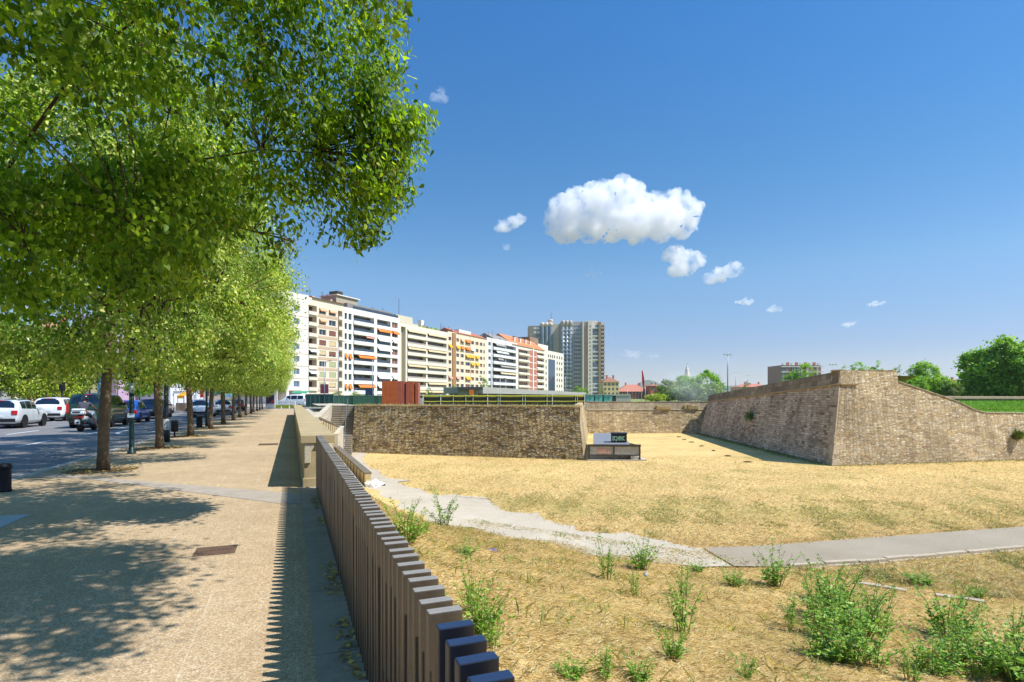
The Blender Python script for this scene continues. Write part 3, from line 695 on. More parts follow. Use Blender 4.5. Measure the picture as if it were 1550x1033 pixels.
# ------------------------------------------------------------------ moat things
# sunken entrance box with slab roof
ent = thing('entrance_shelter', 'low metal shelter with a long flat grey roof at the corner of the stone walls', 'shelter')
f0 = G(889, 697.5, FIELD); f1 = G(969, 698, FIELD); d = (f1-f0); Lw = d.length; d.normalize(); bk = Vector((-d.y, d.x, 0)); 
dir_back = (C0-A1); dir_back.z = 0; dir_back.normalize()
def L3(x, y, z): return Vector((f0.x, f0.y, FIELD))+d*x+dir_back*y+Vector((0, 0, z))
M_slabr = mat('blue_grey_roof', '#777c82', .8, .12, 1.0, metal=.1); M_dk = mat('dark_brown_steel', '#4a423a', .55, .25, 4, metal=.3)
b = MB(); b.extrude([L3(.45, .05, 1.16), L3(3.42, .05, 1.16), L3(3.42, 15.5, 1.16), L3(.45, 15.5, 1.16)], (0, 0, .06)); b.build('roof', M_slabr, ent)
b = MB(); b.extrude([L3(0.05, -.04, 1.12), L3(Lw+.05, -.04, 1.12), L3(Lw+.05, .12, 1.12), L3(.05, .12, 1.12)], (0, 0, .17)); b.build('fascia', M_dk, ent)
def bar(b, x0, x1, y0, y1, z0, z1): b.extrude([L3(x0, y0, z0), L3(x1, y0, z0), L3(x1, y1, z0), L3(x0, y1, z0)], (0, 0, z1-z0))
b = MB()
for x in (.06, Lw/2-.05, Lw-.1): bar(b, x, x+.13, -.03, .12, .08, 1.15)
b.build('post', M_dk, ent)
b = MB(); bar(b, .1, Lw, -.02, .04, .40, .48); b.build('rail', M_dk, ent)
M_mesh = mat('grimy_panel', '#aaa79b', .6, .3, 2.2, metal=.1, bump=.2)
for i, (x0, x1) in enumerate(((.19, Lw/2-.05), (Lw/2+.08, Lw-.1))):
    b = MB(); bar(b, x0, x1, .03, .05, .48, 1.14); o = b.build('mesh_panel', M_mesh, ent)
b = MB()
for i in range(22):
    x = .22+(Lw-.35)*i/22; bar(b, x, x+.012, .018, .03, .5, 1.12)
b.build('mesh_bars', mat('mesh_bar', '#8a877c', .5, .2, 3, metal=.4), ent)
b = MB(); bar(b, .8, 1.55, .006, .014, .55, .98); bar(b, 1.6, 1.8, .006, .014, .5, .9); b.build('red_graffiti', mat('faded_red_paint', '#b88f82', .7, .4, 5), ent)
b = MB(); bar(b, 0, Lw+.25, -.12, .22, -.05, .09); b.build('plinth', M_conc2, ent)
b = MB(); bar(b, 0.1, Lw-.1, .9, 1.0, .02, 1.1); b.build('inner_wall', mat('pale_inner_wall', '#c5c7c8', .8, .15, 2), ent)
b = MB(); b.extrude([L3(3.34, .1, .0), L3(3.42, .1, .0), L3(3.42, 15.5, .0), L3(3.34, 15.5, .0)], (0, 0, 1.15)); b.build('side_wall', M_dk, ent); b = MB()
for z_ in (1.13, .6): b.extrude([L3(Lw-.02, .1, z_), L3(Lw+.06, .1, z_), L3(3.5, 2.6, z_), L3(3.42, 2.6, z_)], (0, 0, .08))
b.build('side_rail', M_dk, ent)
b = MB(); b.extrude([L3(Lw+.15, .0, -.05), L3(Lw+.5, .0, -.05), L3(3.9, 6, -.05), L3(3.7, 6, -.05)], (0, 0, .16)); b.build('side_kerb', M_conc2, ent)
# roof box with graffiti
gx = thing('graffiti_box', 'small dark metal box with green and white graffiti standing on the grey shelter roof', 'box')
p0 = W(925.5, 670, 47.6); p1 = W(948, 670, 47.9); zr = FIELD+1.285
def L4(x, y, z): return Vector((p0.x, p0.y, zr))+d*x+dir_back*y+Vector((0, 0, z))
Lb = 1.28
b = MB(); b.extrude([L4(0, 0, 0), L4(Lb, 0, 0), L4(Lb, 1.4, 0), L4(0, 1.4, 0)], (0, 0, .66)); b.build('box_body', mat('dark_box', '#2a2521', .6, .3, 4, metal=.2), gx, bevel=.02)
b = MB(); b.extrude([L4(-.04, -.04, .664), L4(Lb+.04, -.04, .664), L4(Lb+.04, 1.44, .664), L4(-.04, 1.44, .664)], (0, 0, .06)); b.build('lid', M_blk, gx, bevel=.01)
cu = bpy.data.curves.new('graffiti', 'FONT'); cu.body = 'SQ4RK'; cu.size = .52; cu.extrude = .004; cu.offset = .022; cu.space_character = .86
to = bpy.data.objects.new('tmp', cu); COL.objects.link(to); dg = bpy.context.evaluated_depsgraph_get(); me = bpy.data.meshes.new_from_object(to.evaluated_get(dg)); bpy.data.objects.remove(to)
gm_ = NT('graffiti_paint'); gm_.base(gm_.ramp(gm_.noise(gm_.coord(), 5, 3), [(.35, H('#b9cbb0')), (.5, H('#7fa87c')), (.65, H('#4f8a66'))])); me.materials.clear(); me.materials.append(gm_.m)
o = link('graffiti', me, gx); o.rotation_euler = (R(90), 0, math.atan2(d.y, d.x)); o.location = L4(.06, -.02, .13); o.scale = (.72, .95, 1)
# white bag, blue litter, bottle
def lump(name, loc, sx, sy, sz, m, label, cat, seed, amp=.35):
    bm = bmesh.new(); bmesh.ops.create_icosphere(bm, subdivisions=3, radius=1); r = random.Random(seed); ph = [r.uniform(0, 6) for _ in range(6)]
    for v in bm.verts:
        k = 1+amp*(math.sin(3*v.co.x+ph[0])*math.sin(4*v.co.y+ph[1])+.5*math.sin(9*v.co.z+ph[2]+3*v.co.x)*math.sin(8*v.co.x+ph[3]))
        v.co = Vector((v.co.x*sx*k, v.co.y*sy*k, max(0, v.co.z*.9+.35)*sz*k))
    me = bpy.data.meshes.new(name); bm.to_mesh(me); bm.free(); me.materials.append(m)
    o = link(name, me, loc=loc); return tag(o, label, cat)
M_wpl = mat('white_plastic', '#e9edf2', .5, .06, 6)
lump('plastic_bag', G(567, 737, FIELD+.03), .42, .3, .28, M_wpl, 'crumpled white plastic bag on the pale path by the end of the ramp wall', 'bag', 3)
lump('dark_scrap', G(581, 735.5, FIELD+.03), .09, .06, .06, M_blk, 'tiny dark scrap on the pale path just right of the white bag', 'litter', 5)
lump('blue_litter', GB(745, 836), .09, .06, .05, mat('blue_plastic', '#3b3fa8', .5, .2, 20), 'crumpled violet-blue litter on the dry grass of the bank', 'litter', 8, .6)
bt = thing('plastic_bottle', 'clear crushed plastic bottle lying in the dry grass beside a green weed', 'bottle', GB(978, 872)+Vector((0, 0, .05)), .9)
gl_ = NT('clear_plastic'); gl_.base((.85, .9, .92)); gl_.b.inputs['Transmission Weight'].default_value = .6; gl_.b.inputs['Roughness'].default_value = .15
b = MB(); b.lathe([(.02, -.17), (.045, -.165), (.048, -.1), (.04, -.05), (.047, 0), (.046, .09), (.02, .14), (.017, .16)], 14, 'x'); b.build('bottle_body', gl_.m, bt, True)
b = MB(); b.lathe([(.02, .158), (.02, .185)], 12, 'x'); b.build('bottle_cap', M_wpl, bt)
labs = [(1027, 662), (1036, 666), (1047, 670), (1062, 676), (1080, 683), (1102, 691), (1132, 700)]
ordn = ['farthest', 'second farthest', 'third farthest', 'middle', 'third nearest', 'second nearest', 'nearest']
M_clod = mat('dark_clod', '#6b5436', .95, .4, 4, bump=.8)
for i, (u, v) in enumerate(labs):
    o = lump('earth_clod', G(u, v, FIELD), .26, .18, .07, M_clod, 'low dark heap of earth along the bastion shadow edge, %s in the line' % ordn[i], 'earth heap', 20+i, .5); o['group'] = 'dark earth heaps along the shadow edge'; o.rotation_euler = (0, 0, i)
# ------------------------------------------------------------------ vehicles
M_glass = mat('car_glass', '#121b26', .06, .2, 3, spec=.9)
M_tyre = mat('tyre_rubber', '#1b1a1a', .8, .2, 9); M_rim = mat('alloy_rim', '#8d9094', .35, .15, 6, metal=.7); M_trim = mat('black_trim', '#1d1d1f', .5, .2, 6)
M_red = mat('red_tail_light', '#c01414', .2, .15, 8, spec=.8); M_plate = mat('number_plate', '#d9dcdc', .5, .05, 8)
PROF = {  # y fraction, floor, belt, roof (all in metres for H=1.55), width factor
 'suv': [(0, .42, .86, .87, .86), (.012, .32, 1.0, 1.01, .94), (.03, .27, 1.03, 1.08, .965), (.085, .24, 1.04, 1.44, .985), (.14, .22, 1.04, 1.53, 1), (.30, .2, 1.02, 1.56, 1), (.45, .2, 1.0, 1.56, 1), (.56, .2, .98, 1.49, 1), (.70, .2, .97, 1.02, 1), (.76, .2, .95, .97, .99), (.9, .22, .86, .88, .96), (.97, .27, .70, .72, .9), (1, .36, .58, .6, .8)],
 'hatch': [(0, .40, .80, .81, .84), (.015, .3, .92, .93, .92), (.04, .25, .94, .98, .96), (.13, .22, .93, 1.40, .985), (.2, .2, .93, 1.50, 1), (.32, .2, .92, 1.55, 1), (.45, .2, .91, 1.53, 1), (.55, .2, .9, 1.43, 1), (.72, .2, .9, .95, 1), (.78, .2, .88, .9, .99), (.9, .22, .79, .81, .95), (.97, .26, .64, .66, .88), (1, .34, .54, .56, .78)],
 'van': [(0, .40, .9, .91, .9), (.008, .3, 1.02, 1.05, .965), (.02, .26, 1.03, 1.15, .975), (.045, .24, 1.03, 1.44, .985), (.08, .22, 1.02, 1.53, 1), (.3, .2, 1.0, 1.56, 1), (.55, .2, .98, 1.55, 1), (.66, .2, .97, 1.46, 1), (.80, .2, .95, 1.0, 1), (.85, .2, .92, .95, .98), (.93, .22, .82, .84, .95), (.98, .28, .66, .68, .88), (1, .36, .56, .58, .8)],
}
def car(name, label, cat, x, y, L, Wd, Ht, col, kind, rz=0, group='cars in the street', roof=None, glass_side=True):
    """origin at the middle of the rear bumper line, nose towards +Y"""
    t = thing(name, label, cat, (x, y, -.12), rz, group); k = Ht/1.55; hw = Wd/2
    P = [(a*L, b_*k, c*k, d_*k, e) for a, b_, c, d_, e in PROF[kind]]
    def ring(st):
        yy, zb, be, ro, wf = st; w = hw*wf; g = min(1, max(0, (ro-be)/(.4*k))); wr = w*(.93-.13*g)
        pts = [(0, zb), (.78*w, zb), (.95*w, zb+.07), (w, zb+.32*(be-zb)), (w*.995, zb+.72*(be-zb)), (.955*w, be), (.955*w+(wr-.955*w)*.5, be+(ro-be)*.5), (wr, ro-.07*k*g), (.82*wr, ro-.015*k*g), (0, ro+.015*k)]
        return [(px, yy, pz) for px, pz in pts]
    rings = [ring(s) for s in P]; n = len(rings[0])
    V_ = []; F_ = []
    for r in rings: V_ += r+[(-q[0], q[1], q[2]) for q in r[1:-1]][::-1]
    m = 2*n-2
    for i in range(len(rings)-1):
        for j in range(m): F_.append((i*m+j, i*m+(j+1) % m, (i+1)*m+(j+1) % m, (i+1)*m+j))
    F_ += [tuple(range(m))[::-1], tuple(range((len(rings)-1)*m, len(rings)*m))]
    paint = mat('paint_'+name+col.strip('#'), col, .3, .05, 2, metal=.0, spec=.5, coat=.8)
    b = MB(); b.add(V_, F_); b.build('body', paint, t, True)
    def at(yf, tt, side):
        yy = yf*L; i = 0
        while i < len(P)-2 and P[i+1][0] < yy: i += 1
        f = (yy-P[i][0])/(P[i+1][0]-P[i][0]); j = int(min(tt, n-1.001)); g = tt-j
        def L_(a, c, s): return tuple(a[q]+(c[q]-a[q])*s for q in range(3))
        p = L_(L_(rings[i][j], rings[i][j+1], g), L_(rings[i+1][j], rings[i+1][j+1], g), f)
        return Vector((p[0]*side, p[1], p[2]))
    def patch(nm, y0, y1, t0, t1, m_, off=.014, both=True, ny=5, nt=4, parent=None, th=True):
        """a panel that follows the body surface"""
        o = None
        for side in ((1, -1) if both else (1,)):
            b = MB(); g = [[at(y0+(y1-y0)*a/ny, t0+(t1-t0)*c/nt, side) for c in range(nt+1)] for a in range(ny+1)]
            for a in range(ny):
                for c in range(nt):
                    q = [g[a][c], g[a+1][c], g[a+1][c+1], g[a][c+1]]; nn = (q[1]-q[0]).cross(q[3]-q[0])
                    cc = sum(q, Vector())/4-Vector((0, q[0].y, Ht*.45))
                    if nn.length < 1e-9: continue
                    nn.normalize(); nn = nn if nn.dot(cc) > 0 else -nn
                    b.extrude([p_+nn*(off-.012) for p_ in q], nn*.012) if False else b.quad(*[p_+nn*off for p_ in q])
            o = b.build(nm, m_, parent or t, True)
        return o
    def full(nm, y0, y1, wfrac, m_, off=.014):
        b = MB(); ny, nt = 5, 8; g = []
        for a in range(ny+1):
            row = []
            for c in range(nt+1):
                s = -1+2*c/nt; yy = y0+(y1-y0)*a/ny; q = at(yy, n-1.02, 1); e = at(yy, 7.2, 1); row.append(Vector((e.x*s*wfrac, q.y-.012 if y0 < .5 else q.y+.006, e.z+(q.z-e.z)*(1-s*s)+off)))
            g.append(row)
        for a in range(ny):
            for c in range(nt): b.quad(g[a][c], g[a][c+1], g[a+1][c+1], g[a+1][c])
        return b.build(nm, m_, t, True)
    yr = {'suv': (.034, .115), 'hatch': (.048, .17), 'van': (.014, .062)}[kind]; yf_ = {'suv': (.57, .69), 'hatch': (.56, .71), 'van': (.67, .79)}[kind]
    full('rear_window', *yr, .9, M_glass); full('windscreen', *yf_, .9, M_glass)
    sp = {'suv': [(.13, .26), (.275, .43), (.445, .575)], 'hatch': [(.19, .28), (.295, .44), (.455, .58)], 'van': [(.075, .27), (.29, .5), (.52, .66)]}[kind]
    for a, c in sp: patch('side_window', a, c, 5.12, 6.85, M_glass)
    if roof: patch('roof_panel', .15, .5, 7.4, 8.98, mat('roof_'+roof.strip('#'), roof, .25, .08, 2, coat=.6), .012)
    # rear: lights, plate, bumper
    be = P[1][2]; zb = P[0][1]
    for s in (-1, 1):
        b = MB(); 
        if kind == 'van': b.box(*sorted((s*hw*.83, s*hw*.955)), -.02, .07, be-.42, be+.08)
        else: b.box(*sorted((s*hw*.66, s*hw*.93)), -.025, .09, be-.27, be-.03)
        b.build('tail_light', M_red, t, bevel=.02)
    b = MB(); b.box(-.26, .26, -.02, .01, be-.40, be-.29); b.build('number_plate', M_plate, t)
    b = MB(); b.box(-hw*.84, hw*.84, -.03, .12, zb-.06, zb+.12); b.build('rear_bumper', M_trim, t, bevel=.03)
    b = MB(); b.box(-.18, .18, -.0, .05, P[4][3]-.06, P[4][3]-.02); o = b.build('brake_light', M_red, t); o.location = (0, P[3][0]-.06, 0)
    for s in (-1, 1):
        b = MB(); b.box(*sorted((s*hw*.55, s*hw*.86)), L-.09, L-.0, .60*k, .72*k); b.build('headlight', mat('headlight', '#c9ced2', .15, .1, 5), t, bevel=.02)
        b = MB(); b.box(*sorted((s*hw*.96, s*(hw+.19))), .585*L, .585*L+.12, be-.03, be+.12); b.build('mirror', paint, t, bevel=.03)
    # doors: seams and handles
    for s in (-1, 1):
        b = MB()
        for yy in (sp[1][0]-.008, sp[2][0]-.008, sp[2][1]+.03):
            q = [at(yy, tt, s) for tt in (3.1, 4, 5)]
            for p_, r_ in zip(q, q[1:]):
                o_ = Vector((s*.004, 0, 0)); b.quad(p_+o_, p_+o_+Vector((0, .012, 0)), r_+o_+Vector((0, .012, 0)), r_+o_)
        b.build('door_seam', M_trim, t)
        for yy in (sp[1][0]+.02, sp[2][0]+.02):
            q = at(yy, 4.6, s); b = MB(); b.box(q.x-.015, q.x+.015, q.y, q.y+.16, q.z-.015, q.z+.015); b.build('door_handle', paint, t)
    # wheels
    wr = .215*Ht if kind != 'van' else .34
    for yy in (.19*L, .80*L):
        for s in (-1, 1):
            w_ = bpy.data.objects.new('wheel', None)
            b = MB(); b.lathe([(wr*.62, -.1), (wr*.95, -.105), (wr, -.08), (wr, .08), (wr*.95, .105), (wr*.62, .1)], 22, 'x'); tyre = b.build('wheel', M_tyre, t, True); tyre.location = (s*(hw-.115), yy, wr)
            bpy.data.objects.remove(w_)
            b = MB(); b.lathe([(wr*.64, .0), (wr*.64, s*.085), (wr*.5, s*.075), (wr*.12, s*.09), (.02, s*.09)], 18, 'x'); 
            b.build('rim', M_rim, tyre, True)
            b = MB()
            pts = []
            for i in range(13):
                a = math.pi*i/12-.0; pts.append((math.cos(a), math.sin(a)))
            for (c0, s0_), (c1, s1_) in zip(pts, pts[1:]):
                r0, r1 = wr*1.03, wr*1.24; xx = s*(hw+.006)
                b.extrude([(xx, yy+c0*r0, wr+s0_*r0), (xx, yy+c1*r0, wr+s1_*r0), (xx, yy+c1*r1, wr+s1_*r1), (xx, yy+c0*r1, wr+s0_*r1)], (-s*.1, 0, 0))
            b.build('wheel_arch', M_trim if kind == 'suv' else paint, t)
            b = MB(); b.lathe([(wr*1.04, 0), (wr*1.04, .02)], 20, 'x'); o = b.build('wheel_housing', M_trim, t); o.location = (s*(hw-.012), yy, wr) if s < 0 else (hw-.006, yy, wr)
            o.location.x = s*(hw-.0); o.scale = (.2, 1, 1)
    b = MB(); b.box(-hw*.9, hw*.9, .06*L, .94*L, .16*k, .25*k); b.build('underbody', M_trim, t)
    return t
car('small_suv', 'white compact crossover with a dark roof at the left edge of the street', 'car', -14.55, 37.9, 4.25, 1.82, 1.56, '#cdd4d8', 'suv', roof='#2b3340')
car('family_suv', 'white SUV seen from behind between the crossover and the green van', 'car', -15.9, 48.5, 4.5, 1.88, 1.66, '#eceef0', 'suv')
car('people_carrier', 'dark green people carrier behind the scooter rider', 'van', -10.35, 37.0, 4.9, 1.95, 1.9, '#1f3a25', 'van')
car('hatchback', 'bright blue hatchback in front of the green people carrier, half behind the dark green post', 'car', -10.25, 43.4, 4.0, 1.75, 1.5, '#1f4fae', 'hatch')
car('estate_car', 'dark grey car beyond the blue hatchback, half behind the second visible trunk', 'car', -10.4, 51.5, 4.5, 1.82, 1.58, '#3d434b', 'suv')
car('city_car', 'white hatchback in the lane nearest the kerb, behind the fourth visible trunk', 'car', -7.2, 53.5, 4.1, 1.78, 1.5, '#dfe6ee', 'hatch')
car('city_car', 'silver hatchback just beyond the white hatchback near the kerb', 'car', -6.15, 60.2, 4.1, 1.75, 1.5, '#c6cbd0', 'hatch')
car('saloon_car', 'dark blue car farthest along the kerb lane', 'car', -6.4, 78.0, 4.2, 1.76, 1.46, '#1c2740', 'hatch')
car('saloon_car', 'dark blue car roof showing behind the white crossover at the far left', 'car', -18.6, 41.5, 4.4, 1.82, 1.6, '#24344e', 'suv')
car('parked_hatch', 'pale silver car waiting beyond the dark grey car at the market awnings', 'car', -12.6, 66.0, 4.1, 1.76, 1.5, '#bfb8b0', 'hatch')
car('parked_hatch', 'white and red-lit car in the far middle lane by the market awnings', 'car', -9.6, 70.0, 4.1, 1.76, 1.5, '#d8d4d0', 'hatch')

# ------------------------------------------------------------------ scooter and rider
SX, SY = -9.62, 33.5
sct = thing('motor_scooter', 'light grey motor scooter with a white top case, seen from behind under its rider', 'scooter', (SX, SY, -.12), R(-8))
M_sc = mat('scooter_paint', '#c3c9d0', .35, .08, 4, coat=.6)
def wheel(parent, y, r, w):
    b = MB(); b.lathe([(r*.6, -w*.45), (r*.93, -w*.5), (r, -w*.25), (r, w*.25), (r*.93, w*.5), (r*.6, w*.45)], 20, 'x'); o = b.build('wheel', M_tyre, parent, True); o.location = (0, y, r)
    b = MB(); b.lathe([(r*.62, -w*.3), (r*.62, w*.3)], 16, 'x'); b.build('rim', M_rim, o)
wheel(sct, 0, .27, .14); wheel(sct, 1.32, .27, .13)
b = MB(); b.tube([(0, -.12, .62), (0, .1, .66), (0, .55, .64), (0, .72, .45)], [.13, .17, .18, .12], 12); b.build('tail_body', M_sc, sct, True)
b = MB(); b.box(-.17, .17, .6, 1.05, .26, .34); b.build('footboard', M_trim, sct, bevel=.03)
b = MB(); b.tube([(0, 1.0, .34), (0, 1.12, .6), (0, 1.08, .98)], [.19, .22, .14], 12); b.build('leg_shield', M_sc, sct, True)
b = MB(); b.tube([(0, -.05, .77), (0, .25, .8), (0, .68, .76)], [.1, .15, .12], 12); b.build('seat', M_trim, sct, True)
b = MB(); b.tube([(0, 1.3, .27), (0, 1.12, .95)], .035, 8); b.build('fork', M_trim, sct, True)
b = MB(); b.tube([(-.34, .98, 1.02), (-.1, 1.1, 1.05), (.1, 1.1, 1.05), (.34, .98, 1.02)], .022, 8); b.build('handlebar', M_trim, sct, True)
for s in (-1, 1):
    b = MB(); b.tube([(s*.28, 1.05, 1.04), (s*.36, 1.08, 1.22)], .01, 6); b.box(s*.38-.07, s*.38+.07, 1.07, 1.1, 1.2, 1.3); b.build('mirror', M_trim, sct, bevel=.01)
tc = None
b = MB(); b.box(-.25, .25, -.42, -.0, .84, 1.0); tc = b.build('top_case', mat('top_case_white', '#dfe3e8', .4, .06, 4), sct, bevel=.05)
b = MB(); b.box(-.235, .235, -.405, -.02, 1.003, 1.13); b.build('lid', _mats['top_case_white'], tc, bevel=.05)
b = MB(); b.box(-.16, .16, -.43, -.418, .93, .99); b.build('lid_band', M_trim, tc)
b = MB(); b.box(-.2, .2, -.27, -.12, .66, .78); b.build('tail_light', M_red, sct, bevel=.03)
b = MB(); b.box(-.11, .11, -.32, -.30, .38, .6); b.build('number_plate', M_plate, sct)
b = MB(); b.tube([(.2, -.15, .33), (.2, .3, .3)], [.06, .05], 10); b.build('exhaust', M_rim, sct, True)
b = MB(); b.tube([(0, -.28, .4), (0, -.2, .56), (0, .05, .6)], [.09, .1, .1], 8); b.build('mudguard', M_trim, sct, True)
def skin(name, chains, m, parent, sub=2):
    """one continuous surface grown round a skeleton: chains of (point, radius); equal points are shared joints"""
    vs = []; rad = []; es = []; idx = {}
    def vi(p, r):
        k = tuple(round(c, 4) for c in p)
        if k not in idx: idx[k] = len(vs); vs.append(p); rad.append(r)
        return idx[k]
    for ch in chains:
        for (p, r), (q, s) in zip(ch, ch[1:]): es.append((vi(p, r), vi(q, s)))
    me = bpy.data.meshes.new(name); me.from_pydata(vs, es, []); me.materials.append(m)
    o = link(name, me, parent); md = o.modifiers.new('Skin', 'SKIN'); md.use_smooth_shade = True
    for i, r in enumerate(rad):
        sv = me.skin_vertices[0].data[i]; sv.radius = (r, r) if not isinstance(r, tuple) else r; sv.use_root = i == 0
    sb = o.modifiers.new('Sub', 'SUBSURF'); sb.levels = sub; sb.render_levels = sub
    return o
rd = thing('person', 'scooter rider in dark helmet, grey t-shirt and shorts, one leg stretched to the road', 'person', (SX, SY, -.12), R(-8))
pel = (0, .22, .95); chest = (0, .34, 1.28); neck = (0, .40, 1.47); head = (0, .44, 1.6)
def arm(s):
    sh, el, wr = (s*.19, .36, 1.4), (s*.33, .58, 1.16), (s*.32, .9, 1.07)
    ch = [[(chest, (.15, .11)), (sh, .06), (el, .045), (wr, .03), ((s*.32, .97, 1.055), (.038, .022))]]
    for i in range(4): ch.append([((s*.32, .97, 1.055), (.038, .022)), ((s*(.29+.022*i), 1.02, 1.05-.004*i), .01), ((s*(.29+.022*i), 1.035, 1.01), .009), ((s*(.29+.022*i), 1.005, .985), .008)])
    ch.append([(wr, .03), ((s*.275, .95, 1.04), .012), ((s*.265, .995, 1.025), .009)])
    return ch
legR = [(pel, (.16, .12)), ((.1, .3, .9), .09), ((.24, .66, .66), .062), ((.47, .62, .22), .045), ((.56, .6, .07), .036), ((.58, .72, .035), (.04, .025)), ((.59, .82, .03), (.035, .02))]
legL = [(pel, (.16, .12)), ((-.1, .3, .9), .09), ((-.2, .74, .82), .062), ((-.15, .86, .45), .045), ((-.14, .84, .4), .036), ((-.14, .95, .37), (.04, .025)), ((-.14, 1.03, .36), (.035, .02))]
M_skin = mat('skin', '#b98766', .6, .08, 8)
skin('body', [[(pel, (.16, .12)), (chest, (.15, .11)), (neck, .055), ((0, .42, 1.53), .06), (head, (.08, .095)), ((0, .45, 1.68), .075)]]+arm(1)+arm(-1)+[legR, legL], M_skin, rd)
skin('shirt', [[((0, .2, .92), (.165, .13)), (chest, (.175, .135)), ((0, .385, 1.43), (.09, .08))], [(chest, (.175, .135)), ((.2, .37, 1.38), .082), ((.275, .49, 1.26), .07)], [(chest, (.175, .135)), ((-.2, .37, 1.38), .082), ((-.275, .49, 1.26), .07)]], mat('grey_shirt', '#4c4d58', .85, .15, 9, bump=.3), rd)
skin('shorts', [[((0, .22, .95), (.18, .135)), ((.11, .32, .89), .112), ((.215, .6, .7), .09)], [((0, .22, .95), (.18, .135)), ((-.11, .32, .89), .112), ((-.19, .68, .82), .09)]], mat('dark_shorts', '#3a3f4c', .85, .15, 9, bump=.3), rd)
b = MB(); b.lathe([(.125, 1.545), (.145, 1.6), (.142, 1.68), (.11, 1.76), (.05, 1.79), (.01, 1.795)], 18, 'z', (0, .44, 0)); hm = b.build('helmet', mat('helmet_shell', '#20242b', .25, .2, 5, coat=.7), rd, True)
b = MB(); b.tube([(-.12, .53, 1.64), (-.06, .585, 1.64), (.06, .585, 1.64), (.12, .53, 1.64)], .05, 8); b.build('visor', M_glass, hm, True)
for s, l in ((1, legR), (-1, legL)):
    p = l[-2][0]; q = l[-1][0]; a = l[-3][0]
    b = MB(); b.tube([(a[0], a[1]-.03, a[2]-.045), (p[0], p[1], p[2]-.012), (q[0], q[1]+.02, q[2]-.008)], [.045, .05, .035], 10); b.build('shoe', mat('dark_shoe', '#2f2b2a', .8, .2, 8), rd, True)
# ------------------------------------------------------------------ trees
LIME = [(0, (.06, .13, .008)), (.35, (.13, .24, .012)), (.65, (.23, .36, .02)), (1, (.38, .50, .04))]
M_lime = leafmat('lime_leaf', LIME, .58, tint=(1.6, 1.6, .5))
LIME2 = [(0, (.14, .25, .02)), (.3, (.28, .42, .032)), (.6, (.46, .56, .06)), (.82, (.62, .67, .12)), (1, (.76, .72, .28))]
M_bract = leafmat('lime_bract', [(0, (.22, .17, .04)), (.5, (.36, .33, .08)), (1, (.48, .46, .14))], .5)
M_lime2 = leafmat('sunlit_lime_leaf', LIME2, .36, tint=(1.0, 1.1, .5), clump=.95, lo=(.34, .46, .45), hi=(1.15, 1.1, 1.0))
M_far = leafmat('far_leaf', [(0, (.11, .25, .025)), (.4, (.21, .41, .04)), (.75, (.33, .55, .06)), (1, (.50, .70, .12))], .48, tint=(1.3, 1.3, .5), clump=.5)
M_far2 = leafmat('olive_leaf', [(0, (.17, .24, .07)), (.5, (.27, .36, .11)), (1, (.42, .50, .18))], .3)
M_grn = leafmat('yellow_green_leaf', [(0, (.24, .36, .022)), (.4, (.44, .56, .04)), (.75, (.62, .70, .08)), (.9, (.36, .36, .06)), (1, (.34, .2, .06))], .34)
M_bark = mat('lime_bark', '#6d5c48', .95, .4, 7, bump=1.0, bscale=22)
M_twig = mat('twig_bark', '#4f3b27', .9, .3, 8)
def lobes(rg, n):
    return nrm(rg.normal(size=(n, 3))), rg.uniform(.5, 1, n)
def crown_pts(seed, c, rad, n, zmin, inner=.45, lump=.24, nl=14):
    """cluster centres through an uneven ellipsoid"""
    rg = np.random.default_rng(seed); D, A = lobes(rg, nl); out = []
    while len(out) < n:
        d = nrm(rg.normal(size=3)); k = np.exp(7*(D@d-1))*A; s = 1-lump+lump*1.5*k.max()
        r = s*(inner**3+(1-inner**3)*rg.random())**(1/3)
        p = np.array(c)+d*r*np.array(rad)
        if p[2] < zmin: 
            if rg.random() < .75: continue
            p[2] = zmin+rg.random()*.5
        out.append(p)
    return np.array(out)
def leaf_cloud(seed, C, per, spread, size, c0, droop=.35, tmpl=LEAF6, tf=LEAF6_F, flat=1.0):
    rg = np.random.default_rng(seed); n = len(C)*per
    base = np.repeat(C, per, 0); off = rg.normal(size=(n, 3))*np.array(spread)*rg.uniform(.5, 1.25, (len(C), 1)).repeat(per, 0)
    P = base+off; out = nrm(P-np.array(c0)); 
    A = out*.5+rg.normal(size=(n, 3))*.7; A[:, 2] -= droop*1.05
    N = rg.normal(size=(n, 3))*.42+out*.8+np.array((.46, -.34, .6))*flat
    S = size*rg.uniform(.6, 1.25, n)
    return leaf_arrays(P, A, N, S, tmpl, tf)
def branches(seed, C, trunk_top, fork, nmain, M_twigs=None, r0=.11, twig_r=.012, count=120):
    rg = random.Random(seed); b = MB(); C = [Vector(c) for c in C]; pick = rg.sample(C, min(nmain, len(C))); t0 = Vector(trunk_top); mids = []
    for p in pick:
        st = t0+Vector((0, 0, rg.uniform(-.1, fork))); m1 = st.lerp(p, .35)+Vector((rg.uniform(-.2, .2), rg.uniform(-.2, .2), rg.uniform(.1, .5))); m2 = st.lerp(p, .7)+Vector((rg.uniform(-.2, .2), rg.uniform(-.2, .2), rg.uniform(0, .35)))
        b.tube([st, m1, m2, p], [r0, r0*.6, r0*.35, .012], 6); mids += [m1, m2, st.lerp(m1, .6), m2.lerp(p, .5)]
    for c in rg.sample(C, min(count, len(C))):
        m = min(mids, key=lambda q: (q-c).length); k = m.lerp(c, .5)+Vector((rg.uniform(-.12, .12), rg.uniform(-.12, .12), rg.uniform(-.02, .18)))
        b.tube([m, k, c], [twig_r*1.8, twig_r*1.2, twig_r*.5], 4, False)
    return b
